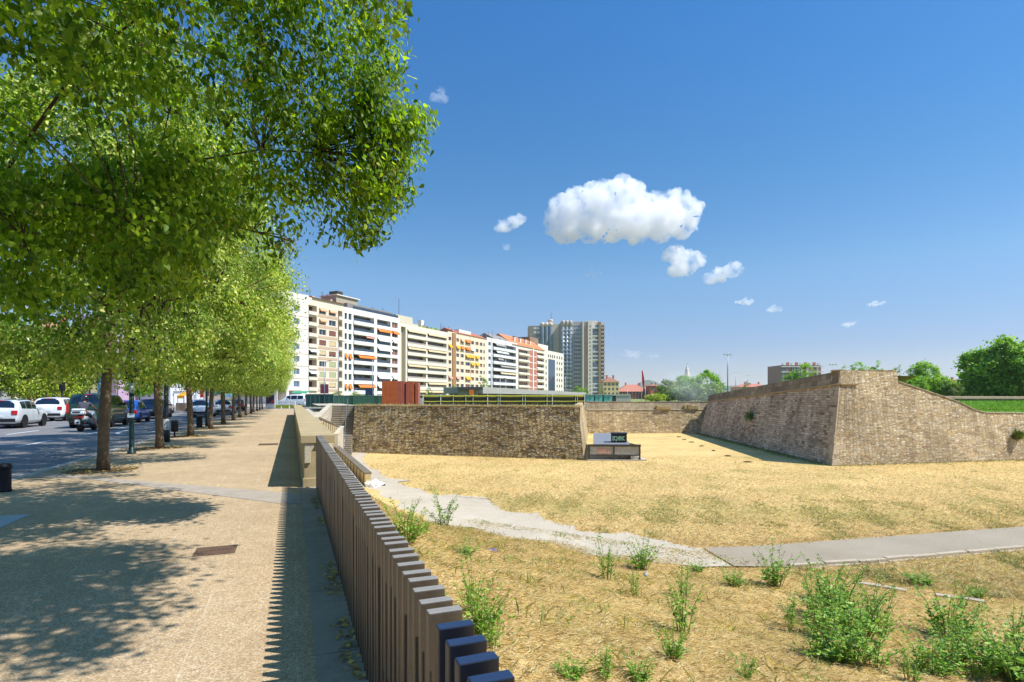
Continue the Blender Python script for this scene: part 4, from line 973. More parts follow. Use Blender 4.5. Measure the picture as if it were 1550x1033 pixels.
def trunk_mb(seed, h, r, bend=.1, n=12):
    rg = random.Random(seed); b = MB(); pts = []; rad = []
    for i in range(9):
        f = i/8; pts.append((bend*math.sin(f*2.3+seed)*f, bend*math.cos(f*1.7+seed)*f, h*f)); rad.append(r*(1.12-.25*f)*rg.uniform(.96, 1.04))
    rad[0] = r*1.32; b.tube(pts, rad, n); return b, pts[-1]
# the two limes nearest the camera (leaves seen one by one)
TX = -3.74
def near_tree(y, seed, c, rad, n, per, label, extra=None, size=.095):
    t = thing('lime_tree', label, 'tree', (TX, y, 0), 0, 'lime trees lining the pavement')
    C = crown_pts(seed, c, rad, n, c[2]-rad[2]*.93+0, .35, .22, 22)
    if extra is not None: C = np.vstack([C, extra])
    V1, F1 = leaf_cloud(seed+1, C, per, (.30, .30, .20), size, c, .55)
    link('crown', fast('crown', V1, F1, M_lime), t)
    tb, top = trunk_mb(seed, 3.4, .17); tb.build('trunk', M_bark, t, True)
    br = branches(seed+2, C, top, .9, 26, r0=.085, count=420); br.build('limbs', M_twig, t, True)
    return t
def tips(pts, y):  # pixel, depth -> local cluster centres that carry the outline seen in the photograph
    return np.array([(W(u, v, d).x-TX, W(u, v, d).y-y, W(u, v, d).z) for u, v, d in pts])
LEAFP = np.array([(0, 0, 0), (-.30, .18, .05), (-.33, .48, .04), (0, 1.12, -.12), (.33, .48, .04), (.30, .18, .05)])
OUT_V = [-60, 0, 60, 120, 150, 165, 190, 215, 240, 270, 300, 330, 350, 372, 385]
OUT_U = [600, 606, 606, 596, 596, 626, 640, 618, 630, 606, 597, 590, 578, 556, 530]
LOW_U = [-2000, 318, 332, 345, 372, 400, 440, 470, 505, 540, 560, 700]
LOW_V = [462, 462, 352, 345, 366, 372, 362, 338, 345, 372, 366, 366]
def px_of(p):
    d = p[0]*SN+p[1]*CS; r = p[0]*CS-p[1]*SN
    return (775+FPX*r/max(d, .05), HZ-FPX*(p[2]-EYE)/max(d, .05), d)
def in_outline_many(P, mg):
    d = P[:, 0]*SN+P[:, 1]*CS; r = P[:, 0]*CS-P[:, 1]*SN; dd = np.maximum(d, .05); u = 775+FPX*r/dd; v = HZ-FPX*(P[:, 2]-EYE)/dd
    return (d < .3) | (v < -60) | ((u < np.interp(v, OUT_V, OUT_U)-mg) & (v < np.interp(u, LOW_U, LOW_V)-mg))
def in_outline(p, mg=0):
    u, v, d = px_of(p)
    if d < .3 or v < -60: return True
    return u < np.interp(v, OUT_V, OUT_U)-mg and v < np.interp(u, LOW_U, LOW_V)-mg
def tips(pts, y): return np.array([(W(u, v, d).x-TX, W(u, v, d).y-y, W(u, v, d).z) for u, v, d in pts])
def grown(n, u0, u1, v0, v1, d0, d1, y, seed, mg=4):
    rg = np.random.default_rng(seed); out = []
    while len(out) < n:
        p = W(rg.uniform(u0, u1), rg.uniform(v0, v1), rg.uniform(d0, d1))
        if in_outline(p, mg): out.append((p.x-TX, p.y-y, p.z))
    return np.array(out)
def near_tree(y, seed, c, rad, n, per, label, extra=None, size=.076, zmin=3.0):
    t = thing('lime_tree', label, 'tree', (TX, y, 0), 0, 'lime trees lining the pavement')
    C = crown_pts(seed, c, rad, n, zmin, .62, .25, 26)
    C = np.array([q for q in C if in_outline((q[0]+TX, q[1]+y, q[2]), 8) and math.sin(q[0]*2.3+seed)+math.sin(q[1]*2.1+q[2]*1.3)+math.sin(q[2]*2.9+q[0]) > -.95])
    if extra is not None: C = np.vstack([C, extra])
    V1, F1 = leaf_cloud(seed+1, C, per, (.20, .20, .19), size, c, .75, LEAFP, LEAF6_F)
    # the outline of the crown: drop leaves that stray far out of it
    L = V1.reshape(-1, 6, 3); keep = in_outline_many(L[:, 3]+np.array((TX, y, 0)), -44+50*np.repeat(np.random.default_rng(seed).random(len(C)), per))
    L = L[keep]; n_ = len(L); F1 = (LEAF6_F[None]+(np.arange(n_)*6)[:, None, None]).reshape(-1, 4)
    # flower bracts hang in bunches between the leaves
    rb = np.random.default_rng(seed+9); nb = len(C)*2; bc = C[rb.integers(0, len(C), nb)]+rb.normal(size=(nb, 3))*.17; kb = 22
    P = np.repeat(bc, kb, 0)+rb.normal(size=(nb*kb, 3))*np.array((.05, .05, .08)); A = rb.normal(size=(nb*kb, 3))*.5-np.array((0, 0, 1.0)); N = rb.normal(size=(nb*kb, 3))
    ok = np.repeat(in_outline_many(bc+np.array((TX, y, 0)), -4), kb); P, A, N = P[ok], A[ok], N[ok]
    V2, F2 = leaf_arrays(P, A, N, rb.uniform(.022, .05, len(P)), LEAF6, LEAF6_F, .45)
    F2 = F2+len(L)*6; mi = np.concatenate([np.zeros(len(F1)), np.ones(len(F2))])
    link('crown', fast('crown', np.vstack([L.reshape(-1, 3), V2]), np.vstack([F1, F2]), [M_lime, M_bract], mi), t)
    tb, top = trunk_mb(seed, 3.6, .11); tb.build('trunk', M_bark, t, True)
    br = branches(seed+2, C, top, .9, 6, r0=.028, twig_r=.005, count=300); br.build('limbs', M_twig, t, True)
    return t
e1 = np.vstack([grown(62, 330, 650, -40, 385, 6.2, 8.0, 8.8, 5, 14), grown(20, 540, 650, 60, 380, 6.4, 7.2, 8.8, 15, 2), grown(70, -60, 330, 250, 465, 5.6, 7.6, 8.8, 6), grown(26, 545, 645, 110, 345, 6.8, 7.5, 8.8, 16, -6), tips([(642, 178, 7), (650, 190, 7), (632, 202, 7), (645, 172, 7.1), (624, 262, 7.1), (630, 290, 7.1), (606, 340, 7.2), (576, 376, 7.2), (546, 382, 7.3), (560, 372, 7.2), (620, 42, 6.6), (622, 100, 6.8), (612, 20, 6.6), (505, 352, 7.4), (420, 376, 7.5), (446, 366, 7.5)], 8.8)])
near_tree(8.8, 11, (.35, -.35, 6.15), (5.05, 5.0, 3.45), 330, 120, 'huge lime crown filling the top left, its trunk just outside the left edge', e1)
rg_ = np.random.default_rng(77); e2 = np.stack([rg_.uniform(.2, 2.0, 110)-TX, rg_.uniform(2.0, 4.6, 110)-3.1, rg_.uniform(4.7, 6.2, 110)], 1); e2 = e2[in_outline_many(e2+np.array((TX, 3.1, 0)), 8)]
near_tree(3.1, 21, (.9, .3, 6.6), (5.4, 5.2, 2.6), 600, 110, 'lime crown directly overhead at the top left corner, nearest of all the trees', e2, size=.08, zmin=4.3)
# the row beyond, from two crown variants
def row_proto(seed, label, y, per=210, n=310, size=.076, tm=LEAF6, tf=LEAF6_F):
    t = thing('lime_tree', label, 'tree', (TX, y, 0), 0, 'lime trees lining the pavement')
    c = (.25, 0, 5.9); C = crown_pts(seed, c, (4.25, 2.95, 4.7), n, 2.0, .72, .36, 26)
    # crown narrows to the top
    f = np.clip((C[:, 2]-4.2)/6.4, 0, 1); C[:, :2] = C[:, :2]*(1-.66*f[:, None]**1.1)
    V1, F1 = leaf_cloud(seed+1, C, per, (.25, .25, .17), size, (0, 0, 5.0), .6, LEAFP, LEAF6_F)
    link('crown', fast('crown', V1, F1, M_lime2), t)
    tb, top = trunk_mb(seed, 3.2, .10); tb.build('trunk', M_bark, t, True)
    branches(seed+2, C, top, 1.2, 16, r0=.045, count=110).build('limbs', M_twig, t, True)
    return t
p1 = row_proto(31, 'lime tree with the first visible trunk, left of the dark green signal post', 14.4)
p2 = row_proto(41, 'lime tree with the second visible trunk, between the signal post and the lamp post', 19.95)
lab = ['lime tree with the third trunk from the left, beside the dark litter bin', 'lime tree with the fourth trunk from the left, in front of the white hatchback', 'lime tree with the fifth trunk from the left, right of the white hatchback', 'lime tree with the sixth trunk from the left, its trunk catching the sun']
names = ['seventh', 'eighth', 'ninth', 'tenth', 'eleventh', 'twelfth', 'thirteenth']
for k in range(2, 13):
    y = 14.45+5.65*k; l = lab[k-2] if k < 6 else 'lime tree far down the row, the %s trunk counted from the left' % names[k-6]
    s = random.uniform(.93, 1.06); s = s*(1.0 if k < 9 else .93)*(1.14 if k == 9 else 1)
    dup(p1 if k % 2 else p2, (TX+random.uniform(-.1, .1), y, 0), [0, 1.9, 3.4, 5.1, 2.6][k % 5]*0+(math.pi if k % 3 == 0 else 0)*0+random.uniform(-.25, .25), l, None, (s, s*(1 if k % 4 else -1), s*random.uniform(.96, 1.04)))
# trees and hedge across the street
def bush_tree(name, label, loc, c, rad, zmin, n, per, size, m, cat='tree', seed=1, th=2.5, tr=.15, spread=(.4, .4, .3), group=None, tm=LEAF4, tf=LEAF4_F, inner=.7, lump=.34):
    t = thing(name, label, cat, loc, 0, group)
    C = crown_pts(seed, c, rad, n, zmin, inner, lump, 16)
    V1, F1 = leaf_cloud(seed+1, C, per, spread, size, c, .3, tm, tf)
    link('crown', fast('crown', V1, F1, m), t)
    tb, top = trunk_mb(seed, th, tr, .15, 9); tb.build('trunk', M_bark, t, True)
    branches(seed+2, C, top, 1, 14, r0=tr*.5, twig_r=.02, count=30).build('limbs', M_twig, t, True)
    return t
st_lab = ['yellow-green street tree at the far left edge across the street, above the white crossover', 'yellow-green street tree across the street, right of the leftmost one', 'yellow-green street tree across the street, above the white SUV', 'yellow-green street tree across the street with a few brown leaves, left of the colourful building']
for i, (u, d, zc, rz_, zm) in enumerate(((-5, 56, 4.6, 3.6, 1.5), (42, 58, 4.4, 3.5, 1.5), (80, 60, 4.3, 3.5, 1.5), (108, 63, 4.2, 3.4, 1.4))):
    bush_tree('street_tree', st_lab[i], XY(u, d), (0, 0, zc), (2.9, 2.9, rz_), zm, 130, 70, .2, M_grn, seed=100+i*7, th=2.6, group='street trees across the road')
for i, (u, d, l) in enumerate(((20, 80, 'dark tree far across the street showing under the big crown at the left edge'), (-60, 70, 'tall tree across the street outside the left edge'), (95, 88, 'dark tree far across the street behind the yellow-green trees'))):
    bush_tree('broadleaf_tree', l, XY(u, d), (0, 0, 8.5), (4.6, 4.6, 4.8), 3.5, 120, 60, .32, M_far, seed=160+i*5, th=4.5, tr=.22)
bush_tree('round_shrub', 'round bright green clipped tree in front of the white building with bunting', XY(212, 88, 0), (0, 0, 3.4), (2.6, 2.6, 1.9), 1.6, 70, 60, .25, M_far, 'shrub', 190, 1.6, .1)

# trees behind the walls
def far_tree(u, vtop, vbot, wpx, d, label, m=M_far, seed=1, zb=.5, name='broadleaf_tree', n=120, per=70, group=None, cat='tree'):
    top = EYE+(HZ-vtop+.13*(vbot-vtop))/FPX*d; bot = max(zb+.3, EYE+(HZ-vbot)/FPX*d); w = wpx/FPX*d/2
    return bush_tree(name, label, XY(u, d, zb), (0, 0, (top+bot)/2-zb), (w, w, (top-bot)/2*1.04), bot-zb, n, per, w*.085, m, cat, seed, max(1.2, bot-zb+.8), w*.05, (w*.10, w*.10, w*.08), group, LEAF4, LEAF4_F, .72, .36)
far_tree(1522, 530, 604, 108, 98, 'big leafy green tree at the right edge behind the green terrace', seed=210, zb=1, n=260, per=110)
far_tree(1578, 540, 604, 60, 92, 'bright tree cut off by the right edge', seed=216, zb=1)
far_tree(1402, 553, 602, 48, 110, 'round-topped green tree just right of the bastion top', seed=222, zb=1)
far_tree(1422, 572, 604, 45, 98, 'low bright green tree in front of the long red roof', seed=229, zb=1)
far_tree(1384, 572, 606, 36, 95, 'small green tree touching the bastion top on its right side', seed=231, zb=1)
far_tree(1466, 572, 604, 44, 104, 'dark low tree left of the big right-hand tree', seed=236, zb=1)
far_tree(1443, 583, 604, 26, 96, 'small greyish shrub below the long red roof', M_far2, 240, 1, 'shrub', 60, 60, cat='shrub')
for i, (u, v, w_, l) in enumerate(((1293, 549, 36, 'green treetop showing over the bastion beside its corner'), (1326, 550, 24, 'small green treetop over the middle of the bastion top'), (1357, 551, 16, 'tiny green treetop over the right end of the bastion top'), (1216, 554, 36, 'green treetop in front of the pink apartment tower'), (1197, 566, 28, 'low green treetop at the foot of the pink apartment tower'))):
    far_tree(u, v, 600, w_, 100, l, seed=250+i*3, zb=.5, n=60, per=60)
far_tree(1068, 566, 606, 44, 150, 'bright green tree right of the church spire', seed=270)
far_tree(1040, 572, 607, 40, 158, 'green tree below the church spire', seed=273)
far_tree(1012, 580, 607, 38, 152, 'dull green tree behind the far wall left of the church spire', M_far2, 276)
far_tree(1032, 588, 607, 44, 140, 'greyish green tree half lost in the mist behind the far wall', M_far2, 279)
far_tree(1062, 585, 608, 48, 138, 'pale green tree in the mist next to the bastion', M_far2, 282)
far_tree(993, 598, 608, 34, 130, 'low yellow-green bush beside the red brick building', M_grn, 285, .5, 'bush', 70, 60, cat='bush')
far_tree(1093, 584, 606, 20, 170, 'small dark tree at the lamp mast behind the bastion', M_far2, 288, n=50, per=50)
far_tree(1130, 580, 606, 16, 170, 'small dark tree left of the low red roofs', M_far2, 290, n=50, per=50)
far_tree(732, 570, 603, 18, 120, 'small green tree in front of the white balconied block', seed=293, n=60, per=60)
far_tree(690, 583, 606, 14, 118, 'small green tree just right of the rust steel block', seed=296, n=50, per=60)
far_tree(650, 588, 608, 13, 116, 'thin green sapling beside the rust steel block, left of the yellow railings', seed=298, n=50, per=50)
far_tree(510, 594, 606, 16, 105, 'bright green bush top showing over the green site screens, left', M_grn, 300, 0, 'bush', 50, 50, cat='bush')
far_tree(538, 594, 606, 16, 105, 'bright green bush top showing over the green site screens, right', M_grn, 303, 0, 'bush', 50, 50, cat='bush')
far_tree(880, 587, 604, 26, 190, 'green bush on the pavilion roof line at the foot of the tall tower', M_far, 306, n=60, per=60, name='bush', cat='bush')
far_tree(912, 588, 602, 12, 200, 'small dark bush at the foot of the tower, right side', M_far2, 309, n=40, per=40, name='bush', cat='bush')

# ------------------------------------------------------------------ green weeds on the bank
M_weed = leafmat('weed_leaf', [(0, (.10, .22, .02)), (.4, (.20, .38, .035)), (.8, (.32, .52, .06)), (1, (.52, .60, .15))], .35, clump=9)
M_wst = mat('weed_stem', '#6d7a3a', .8, .2, 9)
def weed_proto(seed, label, h=1.0, ns=22, per=40, spread=.36, leaf=.055):
    rg = random.Random(seed); t = thing('weed_plant', label, 'weed', (0, 0, 0), 0, 'green weeds on the dry bank'); b = MB(); P = []; A = []; N = []; S = []
    for i in range(ns):
        a = rg.uniform(0, 2*math.pi); l = rg.uniform(.1, 1)**.6*spread; hh = h*(rg.uniform(.3, 1) if i > 3 else rg.uniform(.9, 1.25))*(1-.2*l/spread); q0 = Vector((math.cos(a)*l*.25, math.sin(a)*l*.25, -.05)); q2 = Vector((math.cos(a)*l, math.sin(a)*l, hh)); q1 = q0.lerp(q2, .5)+Vector((math.cos(a), math.sin(a), 0))*(-.06*h)+Vector((rg.uniform(-.04, .04), rg.uniform(-.04, .04), .05))
        b.tube([q0, q1, q2], [.008*h, .006*h, .003*h], 4, False)
        for k in range(per):
            f = rg.uniform(.12, 1)**.8; p = (q0.lerp(q1, f*2) if f < .5 else q1.lerp(q2, f*2-1)); az = rg.uniform(0, 6.283); d = Vector((math.cos(az), math.sin(az), rg.uniform(-.1, .9))).normalized()
            o = d*rg.uniform(.0, .075)*h*(1.15-f*.6); P.append(p+o); A.append(d); N.append((rg.gauss(0, .5), rg.gauss(0, .5), 1)); S.append(leaf*rg.uniform(.5, 1.2)*(1.15-.55*f))
    V1, F1 = leaf_arrays(np.array(P), np.array(A), np.array(N), np.array(S)*h**.5, LEAF6, LEAF6_F, .8)
    b.build('stem', M_wst, t); link('foliage', fast('foliage', V1, F1, M_weed), t); return t
weeds = [ # u, v base, height px, width factor, variant, label
 (614, 822, 58, 1.0, 0, 'dense green weed right against the fence where the bank meets the pale path'),
 (671, 798, 44, 1.1, 1, 'airy green weed at the pale path, right of the dense one by the fence'),
 (728, 965, 78, .9, 0, 'tall bright weed growing beside the near fence slats'),
 (745, 985, 46, .9, 1, 'smaller weed at the right foot of the tall bright weed near the slats'),
 (918, 878, 52, .8, 1, 'spindly weed on the open bank, left of the one by the plastic bottle'),
 (972, 862, 44, 1.0, 0, 'compact weed standing just above the plastic bottle'),
 (1036, 905, 36, .8, 1, 'upper weed of the straggly column in the middle of the bank'),
 (1034, 960, 78, .8, 1, 'tall straggly weed in the middle of the bank'),
 (1020, 1000, 50, .9, 0, 'lower weed of the straggly column in the middle of the bank'),
 (1110, 888, 26, 1.3, 0, 'low round weed left of the upright weed by the asphalt path corner'),
 (1057, 866, 14, 1.6, 0, 'tiny flat weed at the end of the pale path'),
 (1172, 888, 54, .9, 0, 'upright bushy weed at the corner of the asphalt path'),
 (1258, 912, 56, 1.1, 0, 'broad weed at the top of the big weed thicket below the kerb'),
 (1245, 965, 62, 1.3, 1, 'left part of the big weed thicket on the bank'),
 (1300, 965, 62, 1.4, 0, 'dense centre of the big weed thicket on the bank'),
 (1335, 960, 55, .9, 1, 'right tip of the big weed thicket on the bank'),
 (1288, 1005, 60, 1.2, 0, 'lower front part of the big weed thicket on the bank'),
 (1195, 950, 46, .8, 1, 'thin weed standing alone left of the big thicket'),
 (1436, 965, 72, 1.1, 0, 'broad weed right of the big thicket, with bare straw between them'),
 (1462, 985, 50, 1.0, 1, 'weed at the lower right side of the broad one right of the thicket'),
 (1410, 1020, 60, 1.2, 0, 'weed at the bottom edge between the thicket and the corner weeds'),
 (1378, 1032, 46, 1.0, 1, 'spiky weed at the bottom edge right under the thicket'),
 (1515, 1024, 72, 1.2, 0, 'dark weed at the bottom right corner, left one of the pair'),
 (1552, 1040, 78, 1.3, 0, 'dark weed cut off by the bottom right corner'),
 (865, 1028, 30, 1.7, 0, 'low leafy weed at the bottom edge right of the fence'),
 (915, 1030, 42, 1.2, 1, 'weed at the bottom edge, second from the fence'),
 (1130, 1030, 34, 1.2, 1, 'small weed at the bottom edge left of the thicket'),
 (705, 842, 20, 2.0, 0, 'flat sprawling weed near the violet-blue litter'),
 (960, 905, 40, .6, 1, 'thin seedling between the plastic bottle and the straggly column'),
 (1480, 905, 16, 1.6, 0, 'low weed on the flat grass near the stone edging'),
 (1395, 885, 18, 2.2, 0, 'spreading weed on the flat grass below the kerb'),
 (1268, 945, 70, 1.1, 0, 'upper middle of the big weed thicket on the bank'),
 (1320, 930, 44, 1.0, 1, 'small weed at the upper right side of the big weed thicket'),
 (1230, 930, 46, 1.0, 1, 'small weed at the upper left side of the big weed thicket'),
 (1255, 1000, 66, 1.2, 0, 'lower left part of the big weed thicket on the bank'),
 (1320, 1010, 60, 1.2, 1, 'lower right part of the big weed thicket on the bank'),
 (1440, 1005, 52, 1.2, 0, 'weed between the broad right weed and the bottom edge'),
 (1480, 1030, 60, 1.2, 1, 'weed at the bottom edge just left of the corner pair'),
 (1535, 985, 56, 1.0, 1, 'thin weed above the corner pair at the right edge'),
 (965, 1032, 36, 1.3, 0, 'weed at the bottom edge, third from the fence'),
 (640, 808, 22, 1.5, 1, 'low weed between the two weeds at the pale path'),
 (715, 935, 70, .8, 1, 'upright thin weed just behind the tall bright weed near the slats')]
wp = [None, None]
for u, v, hp, wf, k, l in weeds:
    p = GB(u, v); dd = p.x*SN+p.y*CS; h = hp/FPX*dd*1.3
    if wp[k] is None:
        wp[k] = weed_proto(70+k, l, 1.0, (24, 13)[k], (27, 30)[k], (.58, .46)[k], (.085, .075)[k]); o = wp[k]
        o.location = p; o.scale = (h*wf, h*wf, h)
    else: o = dup(wp[k], p, random.uniform(0, 6.28), l, None, (h*wf, h*wf, h))
# tufts on the walls
def tuft(loc, h, n, label, m, seed, lean=(0, 0, 0), w=.5, cat='plant', name='wall_tuft'):
    rg = np.random.default_rng(seed); P = rg.normal(size=(n, 3))*np.array((.12, .06, .06))*w*2; A = rg.normal(size=(n, 3))*.45+np.array((0, 0, 1))+np.array(lean); N = rg.normal(size=(n, 3)); S = h*rg.uniform(.4, 1, n)
    V1, F1 = leaf_arrays(P, A, N, S, LEAF4, LEAF4_F, .12); o = link(name, fast(name, V1, F1, m), loc=loc); return tag(o, label, cat)
M_blade = leafmat('green_blade', [(0, (.1, .17, .03)), (.5, (.2, .26, .05)), (1, (.42, .36, .12))], .3)
q, s = right_top(1533, 655); fw = BC.lerp(BRt, s); f_ = (EYE+(HZ-663)/FPX*q.y*0+(-1.6)-ZB)/(TC.z-ZB)
pz = -1.75; k = (pz-ZB)/(TC.z-ZB); tuft(Vector((fw.x+lean.x*k*.25, fw.y+lean.y*k-.05, pz)), .95, 160, 'tuft of yellow-green grass growing out of the sunlit bastion face at the right edge', M_blade, 5, (0, -.5, 0))
pm = inset(Vector((0, 0, -.35)), BL, TL).lerp(inset(Vector((0, 0, -.35)), BC, TC), .52); tuft(pm+Vector((-.12, .05, 0)), .8, 260, 'patch of moss and weeds on the shaded bastion face', M_far2, 6, (-.5, .2, -1.2), .9)

# ------------------------------------------------------------------ dry grass: countless, one object
def straw_field(name, n, area, hmin, hmax, m, seed, flat=.8, clump=None, wid=.05):
    rg = np.random.default_rng(seed); pts = []
    while len(pts) < n:
        q = area(rg)
        if q is not None: pts.append(q)
    P = np.array(pts); n = len(P)
    az = rg.uniform(0, 2*np.pi, n); el = np.abs(rg.normal(0, 1-flat, n))+.06; el = np.minimum(el, 1.4)
    A = np.stack([np.cos(az)*np.cos(el), np.sin(az)*np.cos(el), np.sin(el)], 1); N = np.stack([rg.normal(0, .35, n), rg.normal(0, .35, n), np.ones(n)], 1)
    S = rg.uniform(hmin, hmax, n)
    V1, F1 = leaf_arrays(P+np.array((0, 0, .008)), A, N, S, LEAF4, LEAF4_F, wid); return link(name, fast(name, V1, F1, m), kind='stuff')
M_straw = leafmat('straw_blade', [(0, (.40, .28, .12)), (.2, (.64, .51, .26)), (.5, (.84, .68, .37)), (.8, (.89, .78, .48)), (1, (.92, .85, .62))], .25, .7, (1, .95, .7), clump=2.2, lo=(.84, .80, .74), hi=(1.12, 1.08, 1.05))
def bank_area(rg):
    # denser near the viewer
    y = .2+22*rg.random()**1.8; xf = foot_x(y)+1.0; x = .62+(xf-.62)*rg.random()
    d = x*SN+y*CS
    if d < 1.2: return None
    r = x*CS-y*SN
    if r/d > 1.3: return None
    if hnoise(x*.9+3, y*.9) < -.6 and rg.random() < .4: return None
    return (x, y, ground_z(x, y)+abs(rg.normal(0, .015)))
straw_field('dry_grass', 230000, bank_area, .03, .15, M_straw, 1, .9, wid=.05)
def stand_area(rg):
    y = 22*rg.random()**1.3+.5; xf = foot_x(y)+.6; x = .65+(xf-.65)*rg.random()
    if hnoise(x*1.7, y*1.9) < .25: return None
    r, d = x*CS-y*SN, x*SN+y*CS
    if d < 1.2 or r/d > 1.3: return None
    return (x, y, ground_z(x, y))
straw_field('standing_grass', 5000, stand_area, .10, .28, leafmat('green_straw', [(0, (.72, .60, .30)), (.7, (.66, .58, .24)), (.85, (.40, .46, .13)), (1, (.28, .40, .08))], .3), 2, .35, wid=.022)
def sprout_area(rg):
    q = bank_area(rg)
    if q is None: return None
    x, y, z = q; m = math.sin(x*2.1+1.3)*math.sin(y*1.7+x*.8)+.7*math.sin(x*4.3-y*3.7)+.4*math.sin(x*9+y*8)
    return (x, y, ground_z(x, y)+.03) if m > .95 else None
straw_field('sprouts', 6000, sprout_area, .025, .085, leafmat('sprout_leaf', [(0, (.12, .22, .03)), (.5, (.22, .33, .05)), (1, (.42, .42, .13))], .3), 12, .4, wid=.42)
def poly_in(x, y, poly):
    c = False; j = len(poly)-1
    for i in range(len(poly)):
        if (poly[i][1] > y) != (poly[j][1] > y) and x < (poly[j][0]-poly[i][0])*(y-poly[i][1])/(poly[j][1]-poly[i][1])+poly[i][0]: c = not c
        j = i
    return c
pp1 = [tuple(G(u, v, zp))[:2] for u, v in grav+gl]; pp2 = [tuple(G(u, v, zp))[:2] for u, v in asp_up+asp_lo]
def field_area(rg):
    u = 1800*rg.random(); v = 692+240*rg.random()**1.2; 
    p = G(u, v, FIELD); x, y = p.x, p.y
    if x < foot_x(y)+.5 or y > 54: return None
    jx, jy = x+rg.normal()*.22, y+rg.normal()*.3
    if poly_in(jx, jy, pp1) or poly_in(x, y+.1*rg.normal(), pp2): return None
    # not through the walls
    if (x-21.75)*(-15.5)-(y-40.2)*16.75 < 0 and y > 38 and x < 23: return None
    if y > 29.7-(x-36.6)*.145 and x > 35.5: return None
    return (x, y, FIELD)
straw_field('short_dry_grass', 135000, field_area, .06, .2, M_straw, 3, .55, wid=.075)
def green_area(rg):
    q = field_area(rg)
    if q is None: return None
    x, y, z = q
    m = .7*math.sin(x*.9+1)*math.sin(y*.8+x*.3)+.5*math.sin(x*2.3-y*1.9)+.55*math.sin(x*5.7+y*4.1+1)*math.sin(y*6.3-x*2)
    line = abs((y-26)+(x-8)*.58)/1.2
    thr = .82 if line > 3.2 else .12
    if 12 < x < 40 and y < 11.5: thr = .35
    return q if m > thr else None
straw_field('green_grass_patches', 32000, green_area, .05, .16, leafmat('patch_blade', [(0, (.14, .22, .04)), (.5, (.25, .31, .07)), (1, (.48, .44, .17))], .3), 4, .45, wid=.12)
# dry fringe along the top of the rubble wall
def fringe(rg):
    f = rg.random(); p = T0.lerp(T1, f); o = rg.random()*1.4; return (p.x+.68*o*.9+.05, p.y+.73*o*.9+.05, .72+rg.random()*.05)
straw_field('wall_top_grass', 9000, fringe, .12, .34, M_straw, 6, .35, wid=.05)
def terrace_area(rg):
    u = rg.uniform(1440, 1700); f = rg.random(); a = Vector(WV(u, 624.8, 46.4)); b_ = Vector(WV(u, 607.7, 63)); q = a.lerp(b_, f); return (q.x, q.y, q.z)
straw_field('terrace_grass', 16000, terrace_area, .12, .35, M_weed, 21, .3, wid=.06)
def crest_area(rg):
    f = rg.random(); s_ = rg.random()
    if rg.random() < .6: q = TC.lerp(TL, f); return (q.x+.5+s_, q.y+.1, q.z-.06)
    q = tops[0].lerp(tops[2], f); return (q.x, q.y+.3+s_*.7, q.z)
straw_field('crest_grass', 5000, crest_area, .06, .22, M_straw, 22, .4, wid=.05)
def foot_area(rg):
    f = rg.random(); q = BC.lerp(BRt, f) if rg.random() < .4 else BC.lerp(BL, f); n_ = (-.14, -.99) if q.x > BC.x+.01 and q.y < BC.y else (-.9, .43); o_ = abs(rg.normal(0, .5)); return (q.x+n_[0]*o_, q.y+n_[1]*o_, FIELD)
straw_field('wall_foot_grass', 5000, foot_area, .08, .3, M_blade, 23, .35, wid=.05)
# fallen leaves in the gutter
def gut(rg):
    y = 1.2+8.8*rg.random(); x = .36-abs(rg.normal(0, .05)); 
    return (x, y, .01) if hnoise(3*x, y*2.1) > .1 else None
straw_field('fallen_leaves', 330, gut, .02, .05, leafmat('fallen_leaf', [(0, (.30, .19, .06)), (.6, (.55, .40, .12)), (1, (.5, .42, .14))], .1, clump=20), 8, .85, wid=.9)
def pit(rg):
    a = rg.random()*6.283; r = .3+.5*rg.random(); k = int(rg.random()*4); return (TX+r*math.cos(a), 14.45+5.65*k+r*math.sin(a), .012)
straw_field('pit_leaves', 900, pit, .03, .07, _mats['fallen_leaf'], 9, .85, wid=.9)
# ------------------------------------------------------------------ the row of apartment blocks
RO_r, RO_d = (520-775)/FPX*155, 155.0; FR, FD = .4175, .9085
def rd2xy(r, d): return Vector((d*SN+r*CS, d*CS-r*SN, 0))
FV = rd2xy(FR, FD); FROT = math.atan2(FV.y, FV.x)
def S(u):
    t = (u-775)/FPX; return (t*RO_d-RO_r)/(FR-t*FD)
def DS(s): return RO_d+s*FD
M_pane = mat('window_glass', '#2b3440', .12, .35, .6, spec=.8); M_pane2 = mat('bluish_glass', '#4f6a86', .1, .3, .5, spec=.9)
M_frm = mat('white_window_frame', '#d8d6d0', .6, .06, 3)
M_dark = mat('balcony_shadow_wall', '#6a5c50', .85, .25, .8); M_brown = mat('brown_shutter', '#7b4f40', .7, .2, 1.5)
M_rail_g = mat('dark_glass_railing', '#3c4552', .15, .2, 1, spec=.8)
AW = {k: mat(k+'_awning', c, .8, .1, 2.5) for k, c in dict(orange='#e0782e', yellow='#eaa22b', white='#dcdcda', beige='#cbb48c', pink='#dd9a86', green='#a9ab84', peach='#d6a27e', grey='#9a938a').items()}
M_roof = mat('red_roof_tiles', '#b2684a', .9, .2, 1.5, bump=.4); M_roofd = mat('grey_roof', '#8c8680', .9, .2, 1)
